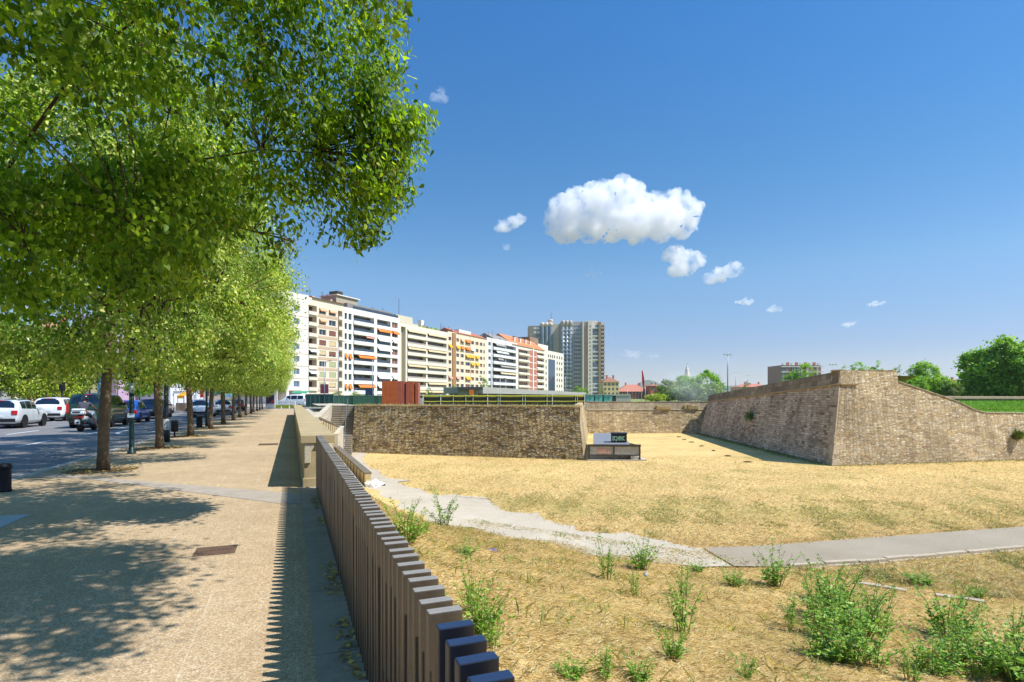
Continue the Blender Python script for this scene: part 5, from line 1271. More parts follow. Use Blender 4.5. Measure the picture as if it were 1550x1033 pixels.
class Block:
    """local x along the facade, y into the building, z up"""
    def __init__(s, name, label, u0, u1, vtop, depth=14, cat='building', off=0.0):
        s.s0 = S(u0); s.s1 = S(u1); o = rd2xy(RO_r+s.s0*FR, RO_d+s.s0*FD)
        n = rd2xy(-FD, FR); o = o+n*off; s.W = s.s1-s.s0; s.Hh = EYE+(HZ-vtop)/FPX*DS(s.s0); s.D = depth
        s.t = thing(name, label, cat, (o.x, o.y, 0), FROT, 'apartment blocks along the avenue'); s.cache = {}
    def x(s, u): return S(u)-s.s0
    def z(s, u, v): return EYE+(HZ-v)/FPX*DS(S(u))
    def wall(s, holes, m, name='wall', W=None, Hh=None, place=None):
        """front wall with real openings; hole = (x0,x1,z0,z1,depth)"""
        W_ = W or s.W; H_ = Hh or s.Hh
        xs = sorted({0, W_, *[h[0] for h in holes], *[h[1] for h in holes]}); zs = sorted({0, H_, *[h[2] for h in holes], *[h[3] for h in holes]})
        b = MB()
        f = place or (lambda x, y, z: (x, y, z))
        for i in range(len(xs)-1):
            for j in range(len(zs)-1):
                cx, cz = (xs[i]+xs[i+1])/2, (zs[j]+zs[j+1])/2
                if any(h[0] < cx < h[1] and h[2] < cz < h[3] for h in holes): continue
                b.quad(f(xs[i], 0, zs[j]), f(xs[i+1], 0, zs[j]), f(xs[i+1], 0, zs[j+1]), f(xs[i], 0, zs[j+1]))
        for x0, x1, z0, z1, dp in holes:
            b.quad(f(x0, 0, z0), f(x1, 0, z0), f(x1, dp, z0), f(x0, dp, z0)); b.quad(f(x0, 0, z1), f(x0, dp, z1), f(x1, dp, z1), f(x1, 0, z1))
            b.quad(f(x0, 0, z0), f(x0, dp, z0), f(x0, dp, z1), f(x0, 0, z1)); b.quad(f(x1, 0, z0), f(x1, 0, z1), f(x1, dp, z1), f(x1, dp, z0))
        return b.build(name, m, s.t)
    def shell(s, m, roof=None, front_open=True):
        b = MB(); W_, D_, H_ = s.W, s.D, s.Hh
        b.quad((0, 0, 0), (0, 0, H_), (0, D_, H_), (0, D_, 0)); b.quad((W_, 0, 0), (W_, D_, 0), (W_, D_, H_), (W_, 0, H_)); b.quad((0, D_, 0), (0, D_, H_), (W_, D_, H_), (W_, D_, 0))
        b.build('side_wall', m, s.t); b = MB(); b.box(-.0, W_, .02, D_, H_-.35, H_-.05); b.build('roof', roof or M_roofd, s.t)
    def window(s, x0, x1, z0, z1, dep=.22, glass=None, frame=True, rot=False, px=0, mull=1):
        w, h = round(x1-x0, 2), round(z1-z0, 2); key = (w, h, glass, frame, mull)
        if key not in s.cache:
            b = MB(); b.cur = 0; g = glass or M_pane; b.quad((0, .03, 0), (w, .03, 0), (w, .03, h), (0, .03, h))
            if frame:
                b.cur = 1; f = .07
                b.box(0, w, -.02, .06, 0, f); b.box(0, w, -.02, .06, h-f, h); b.box(0, f, -.02, .06, f, h-f); b.box(w-f, w, -.02, .06, f, h-f)
                for k in range(mull): xm = w*(k+1)/(mull+1); b.box(xm-.04, xm+.04, -.015, .05, f, h-f)
            s.cache[key] = b.mesh('window', [g, M_frm])
        o = link('window', s.cache[key], s.t)
        if rot: o.location = (px+dep, x1, z0); o.rotation_euler = (0, 0, -math.pi/2)
        else: o.location = (x0, dep, z0)
        return o
    def part(s, name, x0, x1, y0, y1, z0, z1, m, parent=None, bevel=0):
        key = (name, round(x1-x0, 2), round(y1-y0, 2), round(z1-z0, 2), m.name)
        if key not in s.cache:
            b = MB(); b.box(0, x1-x0, 0, y1-y0, 0, z1-z0); s.cache[key] = b.mesh(name, m)
        o = link(name, s.cache[key], s.t, bevel); o.location = (x0, y0, z0); return o
    def shutter(s, x0, x1, z0, z1, frac, m):
        if frac > .05: s.part('shutter', x0+.05, x1-.05, .06, .16, z1-(z1-z0)*frac, z1-.01, m)
    def awning(s, x0, x1, ztop, drop, out, m, y=-.03):
        key = ('aw', round(x1-x0, 2), drop, out, m.name)
        if key not in s.cache:
            b = MB(); w = x1-x0; b.extrude([(0, 0, 0), (0, -out, -drop), (w, -out, -drop), (w, 0, 0)], (0, .02, .05)); b.extrude([(0, -out, -drop), (0, -out-.01, -drop-.22), (w, -out-.01, -drop-.22), (w, -out, -drop)], (0, .02, 0)); s.cache[key] = b.mesh('awning', m)
        o = link('awning', s.cache[key], s.t); o.location = (x0, y, ztop); return o
    def loggia(s, x0, x1, z0, z1, dep, back, doors=2, rail=None, rail_h=.75, y=0):
        """recessed balcony: back wall with doors, a railing as sub-part"""
        w, h = round(x1-x0, 2), round(z1-z0, 2); key = ('lg', w, h, dep, back.name, doors)
        if key not in s.cache:
            b = MB(); b.cur = 0; b.quad((0, 0, 0), (w, 0, 0), (w, 0, h), (0, 0, h)); b.cur = 1
            for k in range(doors):
                c = w*(k+.5)/doors; hw_ = w/doors*.33; b.quad((c-hw_, -.03, .05), (c+hw_, -.03, .05), (c+hw_, -.03, h-.25), (c-hw_, -.03, h-.25))
            b.cur = 2
            for k in range(doors):
                c = w*(k+.5)/doors; hw_ = w/doors*.33; b.box(c-.04, c+.04, -.06, -.03, .05, h-.25); b.box(c+hw_, c+hw_+.25, -.05, -.02, .05, h-.25)
            s.cache[key] = b.mesh('balcony', [back, M_pane, M_brown])
        o = link('balcony', s.cache[key], s.t); o.location = (x0, dep, z0)
        if rail:
            k2 = ('rl', w, rail.name, rail_h, dep, y)
            if k2 not in s.cache:
                b = MB(); b.box(.02, w-.02, 0, .05, .0, rail_h); b.box(.0, w, -.02, .06, rail_h, rail_h+.06); s.cache[k2] = b.mesh('railing', rail)
            r_ = link('railing', s.cache[k2], o); r_.location = (0, y-dep, 0)
        return o
    def clutter(s, n, seed, x0=0, x1=None, tiles=False):
        """chimneys, vents and aerials on the roof"""
        rg = random.Random(seed); x1 = x1 or s.W
        for i in range(n):
            x = x0+(x1-x0)*(i+rg.uniform(.2, .8))/n; y = rg.uniform(1.5, 5); h = rg.uniform(.8, 1.7)
            s.part('chimney', x, x+rg.uniform(.6, 1.0), y, y+.7, s.Hh-.1, s.Hh+h, mat('chimney_render', '#b9a893', .9, .2, 2))
        for i in range(n):
            x = rg.uniform(x0, x1); y = rg.uniform(2, 6); b = MB(); h = rg.uniform(2, 3.5); b.tube([(x, y, s.Hh-.1), (x, y, s.Hh+h)], .05, 5)
            for k in range(3): b.tube([(x-.5+.1*k, y, s.Hh+h-.25*k-.1), (x+.5-.1*k, y, s.Hh+h-.25*k-.1)], .025, 4)
            b.build('aerial', M_dk, s.t)

# --- block 1: cream with a white end wall
c1 = mat('cream_render', '#ddcdbb', .9, .07, .5); cw = mat('white_render', '#e3dbd0', .9, .06, .4)
B = Block('apartment_block', 'cream apartment block with white end wall and roller shutters, leftmost of the row', 466, 519.5, 449.5, 13)
H0 = B.Hh; holes = []; fl = [4.05+2.75*k for k in range(8)]
cols1 = [(B.x(483.2), B.x(493.6)), (B.x(498), B.x(508.4))]; bal = [(.05, B.x(479.5)), (B.x(511.6), B.x(518))]
for z in fl:
    for a, c in cols1: holes.append((a, c, z, z+1.4, .22))
    for a, c in bal: holes.append((a, c, z-.55, z+1.65, 1.6))
B.wall(holes, c1); B.shell(cw)
band = mat('stone_band', '#c3a78c', .9, .08, 1)
pal = [['green', 'beige'], ['green', 'green'], [None, 'green'], ['beige', 'brown'], ['brown', 'beige'], [None, 'brown'], ['peach', None], ['peach', 'peach']]
for k, z in enumerate(fl):
    for j, (a, c) in enumerate(cols1):
        B.window(a, c, z, z+1.4); q = pal[k][j]
        if q: B.shutter(a, c, z, z+1.4, {0: .8, 1: .95, 2: .9, 3: .75, 4: .9, 5: .9, 6: .8, 7: .62}[k], AW[q] if q != 'brown' else M_brown)
        if q in ('peach',): B.awning(a, c, z+1.42, .6, .5, AW['peach'])
    B.part('string_course', cols1[0][0]-.6, cols1[1][1]+.5, -.05, .02, z-.95, z-.25, band)
    for a, c in bal:
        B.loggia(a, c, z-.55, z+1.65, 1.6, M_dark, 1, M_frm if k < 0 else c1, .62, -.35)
        B.part('balcony_slab', a, c, -.42, 0, z-.75, z-.56, cw)
for k in (3, 1): B.awning(.1, B.x(479.5), fl[k]+1.5, .55, .9, AW['white'])
# white wing on the same line, left of the balconies
wx0 = B.x(418); WW = -wx0+.02; ef = [fl[0]+.1+3.08*k for k in range(8)]; hol = []
def wv(u): return B.x(u)-wx0
for z in ef:
    if z+1.6 > H0: continue
    for p_, q_ in ((443.6, 452.4), (424.2, 428.4)): hol.append((wv(p_), wv(q_), z, z+1.45, .2))
for p_, q_ in ((436.4, 455.2), (419, 432.6)): hol.append((wv(p_), wv(q_), .1, 3.3, 3.0))
B.wall(hol, cw, 'wing_wall', WW, H0+.3, lambda x, y, z: (x+wx0, y-.22, z))
for h in hol[:-2]: B.window(h[0]+wx0, h[1]+wx0, h[2], h[3], 0, M_pane2)
for z in ef: 
    if z+1.6 < H0: B.part('string_course', wx0, -.02, -.27, -.225, z-1.05, z-.95, band)
for h in hol[-2:]: B.part('porch_wall', h[0]+wx0, h[1]+wx0, 2.7, 2.75, .1, 3.3, mat('grey_porch', '#a59d92', .9, .1, 1))
b = MB(); b.box(wx0, -.0, 3.2, 13, 0, H0+.28); b.quad((wx0, -.22, H0+.3), (0, -.22, H0+.3), (0, 3.2, H0+.3), (wx0, 3.2, H0+.3)); b.quad((wx0, -.22, 0), (wx0, -.22, H0+.3), (wx0, 3.2, H0+.3), (wx0, 3.2, 0)); b.quad((0, -.22, 0), (0, -.22, H0+.3), (0, .0, H0+.3), (0, 0, 0)); b.build('wing', cw, B.t)
B.part('roof_box', B.x(424), B.x(442), 1.2, 6, H0+.2, H0+2.1, cw); B.part('eaves', 1.5, B.W, -.4, 2, H0-.02, H0+.14, mat('brown_eaves', '#8b5a42', .9, .15, 2))
b = MB(); b.extrude([(1.5, -.4, H0+.14), (1.5, 6.5, H0+1.5), (1.5, 13, H0+.14)], (B.W-1.5, 0, 0)); b.build('tiled_roof', M_roof, B.t); B.clutter(3, 5, 4)

# --- block 2: white with dark glass balconies and orange awnings
wh = mat('bright_white_render', '#e8e5e0', .85, .04, .5)
B = Block('apartment_block', 'white apartment block with dark glass balconies and orange awnings, next to the cream block', 519.7, 604.8, 464.4, 14)
H0 = B.Hh; fz = [H0-1.55-2.78*i for i in range(8)]; holes = []
xl = [(B.x(521.6), B.x(525.4)), (B.x(527.6), B.x(532.2))]; xa = (B.x(535), B.x(566.5)); xb = (B.x(570.8), B.x(591.2)); xr = (B.x(593.3), B.x(602.2))
for z in fz:
    for a, c in xl: holes.append((a, c, z-1.75, z, .25))
    holes += [(*xa, z-1.75, z, 1.5), (*xb, z-1.75, z, 1.5), (*xr, z-1.75, z, .3)]
B.wall(holes, wh); B.shell(wh)
for i, z in enumerate(fz):
    for a, c in xl: B.window(a, c, z-1.75, z, .25, M_pane, True, mull=0); 
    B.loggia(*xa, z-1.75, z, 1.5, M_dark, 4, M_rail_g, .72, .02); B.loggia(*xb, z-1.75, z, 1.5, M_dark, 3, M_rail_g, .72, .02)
    B.window(*xr, z-1.75, z, .3, M_brown, True)
    b = None; B.part('planter_band', xa[0]-.1, xa[1]+.1, -.45, -.005, z-2.75, z-1.76, wh, bevel=.03)
    B.part('planter_band', xb[0]-.1, xr[1]+.05, -.22, -.005, z-2.75, z-1.76, wh, bevel=.03)
aws = [(1, xb, 'orange'), (1, xr, 'orange'), (4, xa, 'orange'), (7, xa, 'orange'), (2, xb, 'white'), (3, xb, 'white'), (6, xb, 'white'), (6, xr, 'white'), (7, xb, 'white'), (2, xr, 'white')]
for i, (a, c), col in aws: B.awning(a+.05 if a != xa[0] else B.x(541), c, fz[i], .75, .85, AW[col])
for i in (4, 7):
    for a, c in xl: B.awning(a, c, fz[i], 1.2, .45, AW['orange'])
B.awning(B.x(553), xa[1], fz[2], .35, .5, AW['pink'])
mgr = mat('roof_penthouse', '#a89c88', .9, .15, 1); B.part('penthouse', B.x(524), B.x(556), 3.5, 9, H0-.1, H0+3.6, mgr); B.part('penthouse_lid', B.x(523), B.x(558), 3.0, 9.5, H0+3.6, H0+3.85, cw); B.part('attic', B.x(535), B.W-1, 2.2, 8, H0-.1, H0+1.8, M_roofd)
B.part('terrace_railing', B.x(536), B.W-.2, .4, .46, H0, H0+.95, M_rail_g); B.part('water_tank', B.x(528), B.x(536), 4, 7, H0+3.85, H0+5.0, M_dk); B.clutter(3, 9, 14)

# --- block 3: beige with long balcony bands
be = mat('beige_render', '#ddd1c2', .9, .06, .5); bed = mat('beige_shade', '#b3a182', .9, .08, .8)  # recess wall tone is the beige render darkened for shade
B = Block('apartment_block', 'beige apartment block with long balcony bands and half-drawn beige awnings, behind the rust steel block', 605, 677.6, 489, 14)
H0 = B.Hh; fz = [H0-1.5-2.78*i for i in range(8)]; x1, x2 = (B.x(616.5), B.x(645)), (B.x(647.3), B.x(676)); holes = []
for z in fz: holes += [(*x1, z-1.7, z, 1.4), (*x2, z-1.7, z, 1.4)]
holes += [(B.x(607), B.x(614), 0, H0-1, 1.2)]
B.wall(holes, be); B.shell(be); B.part('recess_wall', B.x(607), B.x(614), 1.15, 1.19, 0, H0-1, bed)
for i, z in enumerate(fz):
    for k, (a, c) in enumerate((x1, x2)):
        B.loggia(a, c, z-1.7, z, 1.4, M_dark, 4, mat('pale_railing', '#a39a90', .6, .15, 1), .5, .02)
        if (i in (0, 2, 4, 7)) or (i == 6 and k == 1): B.awning(a+.1, c-.1, z, .62, .5, AW['beige'])
        if i == 4 and k == 1: B.part('glass_screen', a+.1, c-.1, .1, .14, z-1.2, z-.1, M_pane2)
    B.part('balcony_band', x1[0]-.1, x2[1]+.1, -.3, -.005, z-2.72, z-1.72, be)
B.part('penthouse', B.x(611), B.x(636), 3, 9, H0-.1, H0+3.2, mat('penthouse_cream', '#cdc3aa', .9, .1, 1)); B.part('chimney', B.x(647), B.x(651), 2.5, 4, H0-.1, H0+3.0, cw); B.part('penthouse', B.x(636), B.x(650), 3.5, 8, H0-.1, H0+1.4, mat('penthouse_cream', '#c9bd96'))
B.clutter(3, 12, 18); b = MB()
for k in range(14): a = B.x(640)+k*.9; b.tube([(a, 1.2, H0-.1), (a+.1, 1.1, H0+.5+.3*(k % 3))], [.45, .15], 6)
b.build('roof_plants', M_grn, B.t); b = MB(); b.tube([(6.5, 5, H0+3), (6.5, 5, H0+9)], .07, 5); b.build('aerial', M_dk, B.t)

# --- block 4: peach with orange awnings and a brown pillar
pc = mat('peach_render', '#e4cdb4', .9, .06, .5); br4 = mat('brown_pillar', '#a5794e', .9, .1, 1)
B = Block('apartment_block', 'peach apartment block with small square windows, bright orange awnings and a brown vertical strip', 677.8, 736.6, 501.5, 13)
H0 = B.Hh; fz = [H0-1.9-2.82*i for i in range(8)]
cs = [(B.x(a), B.x(c)) for a, c in ((679, 683.2), (690.3, 695), (697.2, 702), (704.6, 711.4), (712.2, 717.6), (719.8, 724.2), (726.4, 730), (731.8, 733.8))]
holes = [(a, c, z-1.35, z, .25) for z in fz for a, c in cs]; B.wall(holes, pc); B.shell(pc)
aw4 = {(0, 3): 'orange', (1, 0): 'yellow', (1, 1): 'yellow', (1, 2): 'orange', (1, 3): 'orange', (1, 4): 'white', (2, 3): 'yellow', (2, 4): 'yellow', (2, 5): 'yellow', (3, 4): 'yellow', (3, 5): 'yellow', (5, 0): 'pink', (5, 1): 'pink', (5, 3): 'yellow', (0, 2): 'peach'}
for i, z in enumerate(fz):
    for j, (a, c) in enumerate(cs):
        B.window(a, c, z-1.35, z, .25, M_brown if (i+j) % 4 == 1 or (i == 4 and j in (3, 4)) else M_pane, True, mull=1 if c-a > 2 else 0)
        if (i, j) in aw4: B.awning(a-.15, c+.15, z+.1, 1.0, .7, AW[aw4[(i, j)]])
B.part('brown_strip', B.x(684.4), B.x(689), -.35, -.003, 0, H0-.3, br4)
for x in (B.x(689.8), B.x(711.8)): B.part('downpipe', x, x+.18, -.18, -.003, 0, H0, cw)
b = MB(); b.extrude([(B.x(690), -.3, H0-.02), (B.x(690), 5, H0+2.2), (B.x(690), 10, H0-.02)], (B.W-B.x(690), 0, 0)); b.build('tiled_roof', M_roof, B.t); B.part('attic', B.x(700), B.x(718), 1.5, 5, H0, H0+1.9, cw); B.clutter(4, 15)

# --- block 5: white with full-width balconies
B = Block('apartment_block', 'white apartment block with full-width white balcony bands, above the dark pavilion roof', 736.8, 783.2, 510.5, 13)
H0 = B.Hh; fz = [H0-1.75-2.95*i for i in range(8)]; xa = (B.x(745.6), B.x(781)); xn = (B.x(739.2), B.x(743)); holes = []
w5 = mat('cool_white_render', '#dedcdc', .85, .05, .5)
for z in fz:
    if z < 2: continue
    holes += [(*xa, z-1.75, z, 1.4), (*xn, z-1.5, z-.1, .25)]
B.wall(holes, w5); B.shell(w5)
for i, z in enumerate(fz):
    if z < 2: continue
    B.loggia(*xa, z-1.75, z, 1.4, M_dark, 6, M_rail_g, .4, .02); B.window(*xn, z-1.5, z-.1, .25); B.part('balcony_band', xa[0]-.1, xa[1]+.2, -.75, -.005, z-2.9, z-1.8, w5)
for i, a, c, col in ((0, 749, 763, 'grey'), (1, 750, 768, 'white'), (3, 756, 780, 'grey'), (4, 756, 781, 'beige'), (2, 752, 760, 'grey')): B.awning(B.x(a), B.x(c), fz[i], .9, .9, AW[col])
for x in (B.x(743.8), B.x(765)): B.part('downpipe', x, x+.25, -.2, -.003, 0, H0, cw)
b = MB(); b.extrude([(B.x(752), .5, H0-.02), (B.x(752), 6, H0+3.0), (B.x(752), 12, H0-.02)], (B.W-B.x(752), 0, 0)); b.build('roof_slope', M_roofd, B.t); B.clutter(4, 18)

# --- block 6: cream with brick panels and an orange tiled roof
cr6 = mat('pale_cream_render', '#dfd5c4', .9, .05, .5); bk = mat('salmon_brick', '#b9705a', .9, .12, 2)
B = Block('apartment_block', 'pale apartment block with salmon brick panels, orange tiled roof and white chimneys', 783.4, 824.8, 522.8, 13)
H0 = B.Hh; fz = [H0-1.6-3.0*i for i in range(8)]; xw = (B.x(784.6), B.x(800.6)); xr = (B.x(812.8), B.x(823.6)); holes = []
for z in fz:
    if z < 2: continue
    holes += [(*xw, z-1.6, z, .9), (*xr, z-1.6, z, .9)]
B.wall(holes, cr6); B.shell(cr6)
for i, z in enumerate(fz):
    if z < 2: continue
    B.loggia(*xw, z-1.6, z, .9, bk, 5); B.loggia(*xr, z-1.6, z, .9, bk, 3, M_frm, .3, .02)
    B.part('brick_panel', B.x(801), B.x(805.8), -.06, -.003, z-2.1, z+.4, bk); B.part('brick_panel', B.x(807.4), B.x(812.4), -.06, -.003, z-2.1, z+.4, bk)
    B.part('balcony_band', xw[0], xw[1], -.5, -.005, z-2.6, z-1.65, cr6); B.part('balcony_band', xr[0], xr[1], -.5, -.005, z-2.6, z-1.65, cr6)
B.part('white_pier', B.x(805.9), B.x(807.3), -.3, -.003, 0, H0, w5)
b = MB(); b.extrude([(-6, -.4, H0-.02), (-6, 7, H0+5.2), (-6, 13.4, H0-.02)], (B.W+5, 0, 0)); b.build('tiled_roof', mat('orange_roof_tiles', '#cf7d4e', .9, .15, 2, bump=.4), B.t)
for x in (2, 8.5, 15, 21): B.part('chimney', x, x+1.0, 2.5, 3.4, H0+.5, H0+4.2, cw); B.part('chimney_cap', x-.15, x+1.15, 2.35, 3.55, H0+4.2, H0+4.45, M_dk)

# --- block 7: office with dark glass panel
B = Block('office_block', 'plain cream office block with one tall dark glass panel, rightmost of the row', 825, 853.2, 530, 16)
H0 = B.Hh; gl7 = (B.x(829.8), B.x(840.2)); fz = [H0-2.6-3.1*i for i in range(7)]; holes = [(*gl7, .5, H0-4.3, .2)]
tops_ = [829.6, 832.6, 835.6, 838.6]; cols7 = [842.6, 846.2, 849.6]
for u in tops_+cols7: holes.append((B.x(u), B.x(u+1.5), fz[0]-.9, fz[0]+.7, .3))
for z in fz[1:]:
    for u in cols7: holes.append((B.x(u), B.x(u+1.5), z-.9, z+.7, .3))
for z in fz[1::1]: holes.append((B.x(826), B.x(827.4), z-.9, z+.7, .3))
B.wall(holes, cr6); B.shell(cr6)
for h in holes[1:]: B.window(h[0], h[1], h[2], h[3], .3, M_pane, False)
B.part('glass_panel', gl7[0], gl7[1], .1, .16, .5, H0-4.3, mat('dark_blue_glass', '#31455e', .08, .12, .3, spec=.9))
B.part('roof_volume', 0, B.x(840), 4, 12, H0-.1, H0+3.5, cr6); B.part('roof_volume', -6, B.x(831), 6, 13, H0-.1, H0+6.5, mat('brown_roof_volume', '#8d7560', .9, .15, 1))

# ------------------------------------------------------------------ tall tower
TD = 430.0; tw0 = XY(800, TD); trot = math.atan2(-SN, CS)
tower = thing('apartment_tower', 'tall grey-beige apartment tower with vertical fins, blue glass bays and ribbed top, the highest building', 'tower', (tw0.x, tw0.y, 0), trot+R(0))
px_ = TD/FPX
def TX_(u): return (u-800)*px_
def TZ(v): return EYE+(HZ-v)*px_
cA, cB_, cC, cE, cG = mat('tower_shade_brown', '#94887c', .9, .1, .3), mat('tower_glass', '#7f8b96', .3, .3, .15, spec=.6), mat('tower_beige', '#cfbfae', .9, .1, .3), mat('tower_grey', '#b8aea6', .9, .1, .3), mat('tower_cream', '#e4d8c6', .9, .08, .3)  # brown tone holds the shade of the west wing and recess slab
M_twhite = mat('tower_white_frame', '#d6d6d2', .8, .06, .5)
def tblock(name, u0, u1, vtop, y0, y1, m): 
    b = MB(); b.box(TX_(u0), TX_(u1)-.02, y0, y1, 0, TZ(vtop)); return b.build(name, m, tower)
tblock('west_wing', 800, 818, 493, 2, 22, cA)
for i, u in enumerate((818.2, 824.4, 830.6)):
    b = MB(); cx = TX_(u+3); b.lathe([(1.7, 0), (1.7, TZ(492)), (1.5, TZ(490)), (.9, TZ(489))], 14, 'z', (cx, 2.5, 0)); b.build('glass_column', cB_, tower, True)
    b = MB(); b.lathe([(1.74, TZ(494)), (1.74, TZ(489.6)), (1.2, TZ(488))], 14, 'z', (cx, 2.5, 0)); b.build('column_head', cC, tower, True)
tblock('core_wall', 818, 848, 489.5, 4, 24, cC); tblock('stair_head', 832, 838, 484, 6, 12, cC)
b = MB(); b.lathe([(1.6, TZ(488)), (2.0, TZ(484)), (1.9, TZ(482.6)), (.6, TZ(481.8))], 12, 'z', (TX_(834), 6, 0)); b.build('water_tank', cC, tower, True)
b = MB(); b.tube([(TX_(835), 6, TZ(484)), (TX_(835), 6, TZ(472))], .15, 5); b.build('mast', M_dk, tower)
tblock('bay_wall', 848.5, 866, 488, -2, 20, cE)
for i, u in enumerate((849.5, 855.2, 860.8)):
    b = MB(); cx = TX_(u+2.5); b.lathe([(1.35, 0), (1.35, TZ(496))], 12, 'z', (cx, -2.1, 0)); b.build('glass_bay', cB_, tower, True)
    b = MB(); b.lathe([(1.37, TZ(496)), (1.45, TZ(489)), (1.3, TZ(486.5)), (.8, TZ(485.8))], 12, 'z', (cx, -2.1, 0)); b.build('column_head', cE, tower, True)
for k in range(19):
    z = 4+3*k
    if z < TZ(497): b = MB(); b.box(TX_(849), TX_(866), -3.55, -2.0, z, z+.35); b.build('floor_band', M_twhite if k % 3 else cE, tower)
tblock('front_slab', 866, 880.4, 487.5, -1, 20, cE)
tblock('fin', 880.5, 882.4, 487, -5.5, 20, cG); tblock('recess_slab', 882.5, 889.3, 487.8, -1.2, 20, cA)
tblock('corner_slab', 889.4, 896, 487, -3, 20, cG); tblock('balcony_stack', 896, 905, 488.2, -1.2, 20, cG); tblock('fin', 905.2, 908.8, 488, -2.6, 20, mat('tower_fin_brown', '#a08768', .9, .1, .5)); tblock('balcony_stack', 909, 914.6, 490, -1, 18, cC)
for i, (u, v) in enumerate(((897, 486), (900, 485.3), (903, 486.2), (890.5, 485.8), (893.5, 485.6), (911, 488.5), (913.4, 487.6))): tblock('roof_fin', u, u+1.5, v, 0, 14, cG)
tw_m = {}
def twin(u0, u1, z, h, y, m, frame=True):
    key = (round(u1-u0, 2), h, m.name)
    if key not in tw_m:
        w = (u1-u0)*px_; b = MB(); b.box(0, w, -.06, 0, 0, h); b.cur = 1
        b.box(-.1, w+.1, -.1, -.02, -.18, 0); b.box(w/2-.1, w/2+.1, -.1, -.06, 0, h); tw_m[key] = b.mesh('window', [m, M_twhite])
    o = link('window', tw_m[key], tower); o.location = (TX_(u0), y, z)
for k in range(18):
    z = TZ(496)-3.0*k
    if z < 3: break
    g = M_pane2 if k < 4 else M_pane
    twin(868.5, 873, z, 1.4, -1, g); twin(874, 878.5, z, 1.4, -1, g)
    if k < 9: twin(808, 812, z-1, 1.4, 2, M_twhite if k < 2 else M_pane); twin(813, 817, z-1, 1.4, 2, M_twhite if k < 2 else M_pane)
    twin(897, 900.5, z, 1.7, -1.2, M_pane2 if k % 3 else M_twhite); twin(901, 904.5, z, 1.7, -1.2, M_pane if k % 2 else M_pane2); twin(891.6, 893.4, z, 1.2, -3, M_brown)
    twin(910, 914, z, 1.6, -1, M_pane)
    b = MB(); b.box(TX_(909.2), TX_(915.4), -2.2, -1, z-1.0, z-.1); b.build('balcony', cC if k % 2 else cE, tower)
    b = MB(); b.box(TX_(896.4), TX_(904.8), -2.3, -1.2, z-1.05, z-.15); b.build('balcony', M_pane2 if k % 4 == 1 else M_twhite, tower)

# ------------------------------------------------------------------ smaller far buildings
def simple_house(name, label, u0, u1, vtop, vbase, d, m, roofm=None, roof_px=0, rows=3, cols=4, depth=12, hip=True, rot=0.0, win=M_pane, vwin=(.12, .9), ww=.45, cat='building'):
    p = XY(u0, d); w = (u1-u0)*d/FPX; z1 = EYE+(HZ-vtop)/FPX*d; t = thing(name, label, cat, (p.x, p.y, 0), trot+rot); rh = roof_px*d/FPX
    holes = []; zb = max(0, EYE+(HZ-vbase)/FPX*d); fh = (z1-zb)/rows
    for r in range(rows):
        for c in range(cols):
            cw_ = w/cols; x0 = cw_*c+cw_*(1-ww)/2; holes.append((x0, x0+cw_*ww, zb+fh*(r+.22), zb+fh*(r+.78)))
    xs = sorted({0, w, *[h[0] for h in holes], *[h[1] for h in holes]}); zs = sorted({0, z1, *[h[2] for h in holes], *[h[3] for h in holes]}); b = MB()
    for i in range(len(xs)-1):
        for j in range(len(zs)-1):
            cx, cz = (xs[i]+xs[i+1])/2, (zs[j]+zs[j+1])/2
            if any(h[0] < cx < h[1] and h[2] < cz < h[3] for h in holes): continue
            b.quad((xs[i], 0, zs[j]), (xs[i+1], 0, zs[j]), (xs[i+1], 0, zs[j+1]), (xs[i], 0, zs[j+1]))
    b.quad((0, 0, 0), (0, 0, z1), (0, depth, z1), (0, depth, 0)); b.quad((w, 0, 0), (w, depth, 0), (w, depth, z1), (w, 0, z1)); b.quad((0, depth, 0), (0, depth, z1), (w, depth, z1), (w, depth, 0)); b.quad((0, 0, z1), (w, 0, z1), (w, depth, z1), (0, depth, z1))
    b.build('wall', m, t); cache = None
    for h in holes:
        if cache is None:
            b = MB(); a, e = h[1]-h[0], h[3]-h[2]; b.quad((-.05, 0, -.05), (a+.05, 0, -.05), (a+.05, 0, e+.05), (-.05, 0, e+.05)); b.cur = 1; b.box(a/2-.06, a/2+.06, -.05, 0, 0, e); b.box(-.1, a+.1, -.12, .0, -.12, 0.0); cache = b.mesh('window', [win, M_frm])
        o = link('window', cache, t); o.location = (h[0], .2, h[2])
    if roofm:
        b = MB(); e = .4; k = min(depth/2, w/2)*.9 if hip else 0
        vs = [(-e, -e, z1), (w+e, -e, z1), (w+e, depth+e, z1), (-e, depth+e, z1), (k, depth/2, z1+rh), (w-k, depth/2, z1+rh)]
        b.add(vs, [(0, 1, 5, 4), (2, 3, 4, 5), (3, 0, 4), (1, 2, 5), (0, 3, 2, 1)]); b.build('roof', roofm, t)
        for x in (w*.3, w*.72): b = MB(); b.box(x, x+.9, depth/2-.4, depth/2+.4, z1, z1+rh+1.2); b.build('chimney', bk, t)
    return t, w, z1
tile = mat('salmon_roof_tiles', '#b97a63', .9, .12, 1)
simple_house('corner_house', 'small cream building with dark windows and brown hipped roof right beside the tall tower', 913, 937, 578.5, 600, 330, mat('yellow_cream', '#d9c08e', .9, .08, .5), mat('brown_roof', '#9a6a52', .9, .15, 1), 8, 3, 4, 14)
simple_house('brick_institute', 'long dark red brick building with salmon roof behind the red flag', 935, 984, 593, 612, 360, mat('dark_red_brick', '#7c4f4a', .9, .12, 1), tile, 11, 2, 10, 16, win=mat('pinkish_window', '#b18a88', .4, .1, 1))
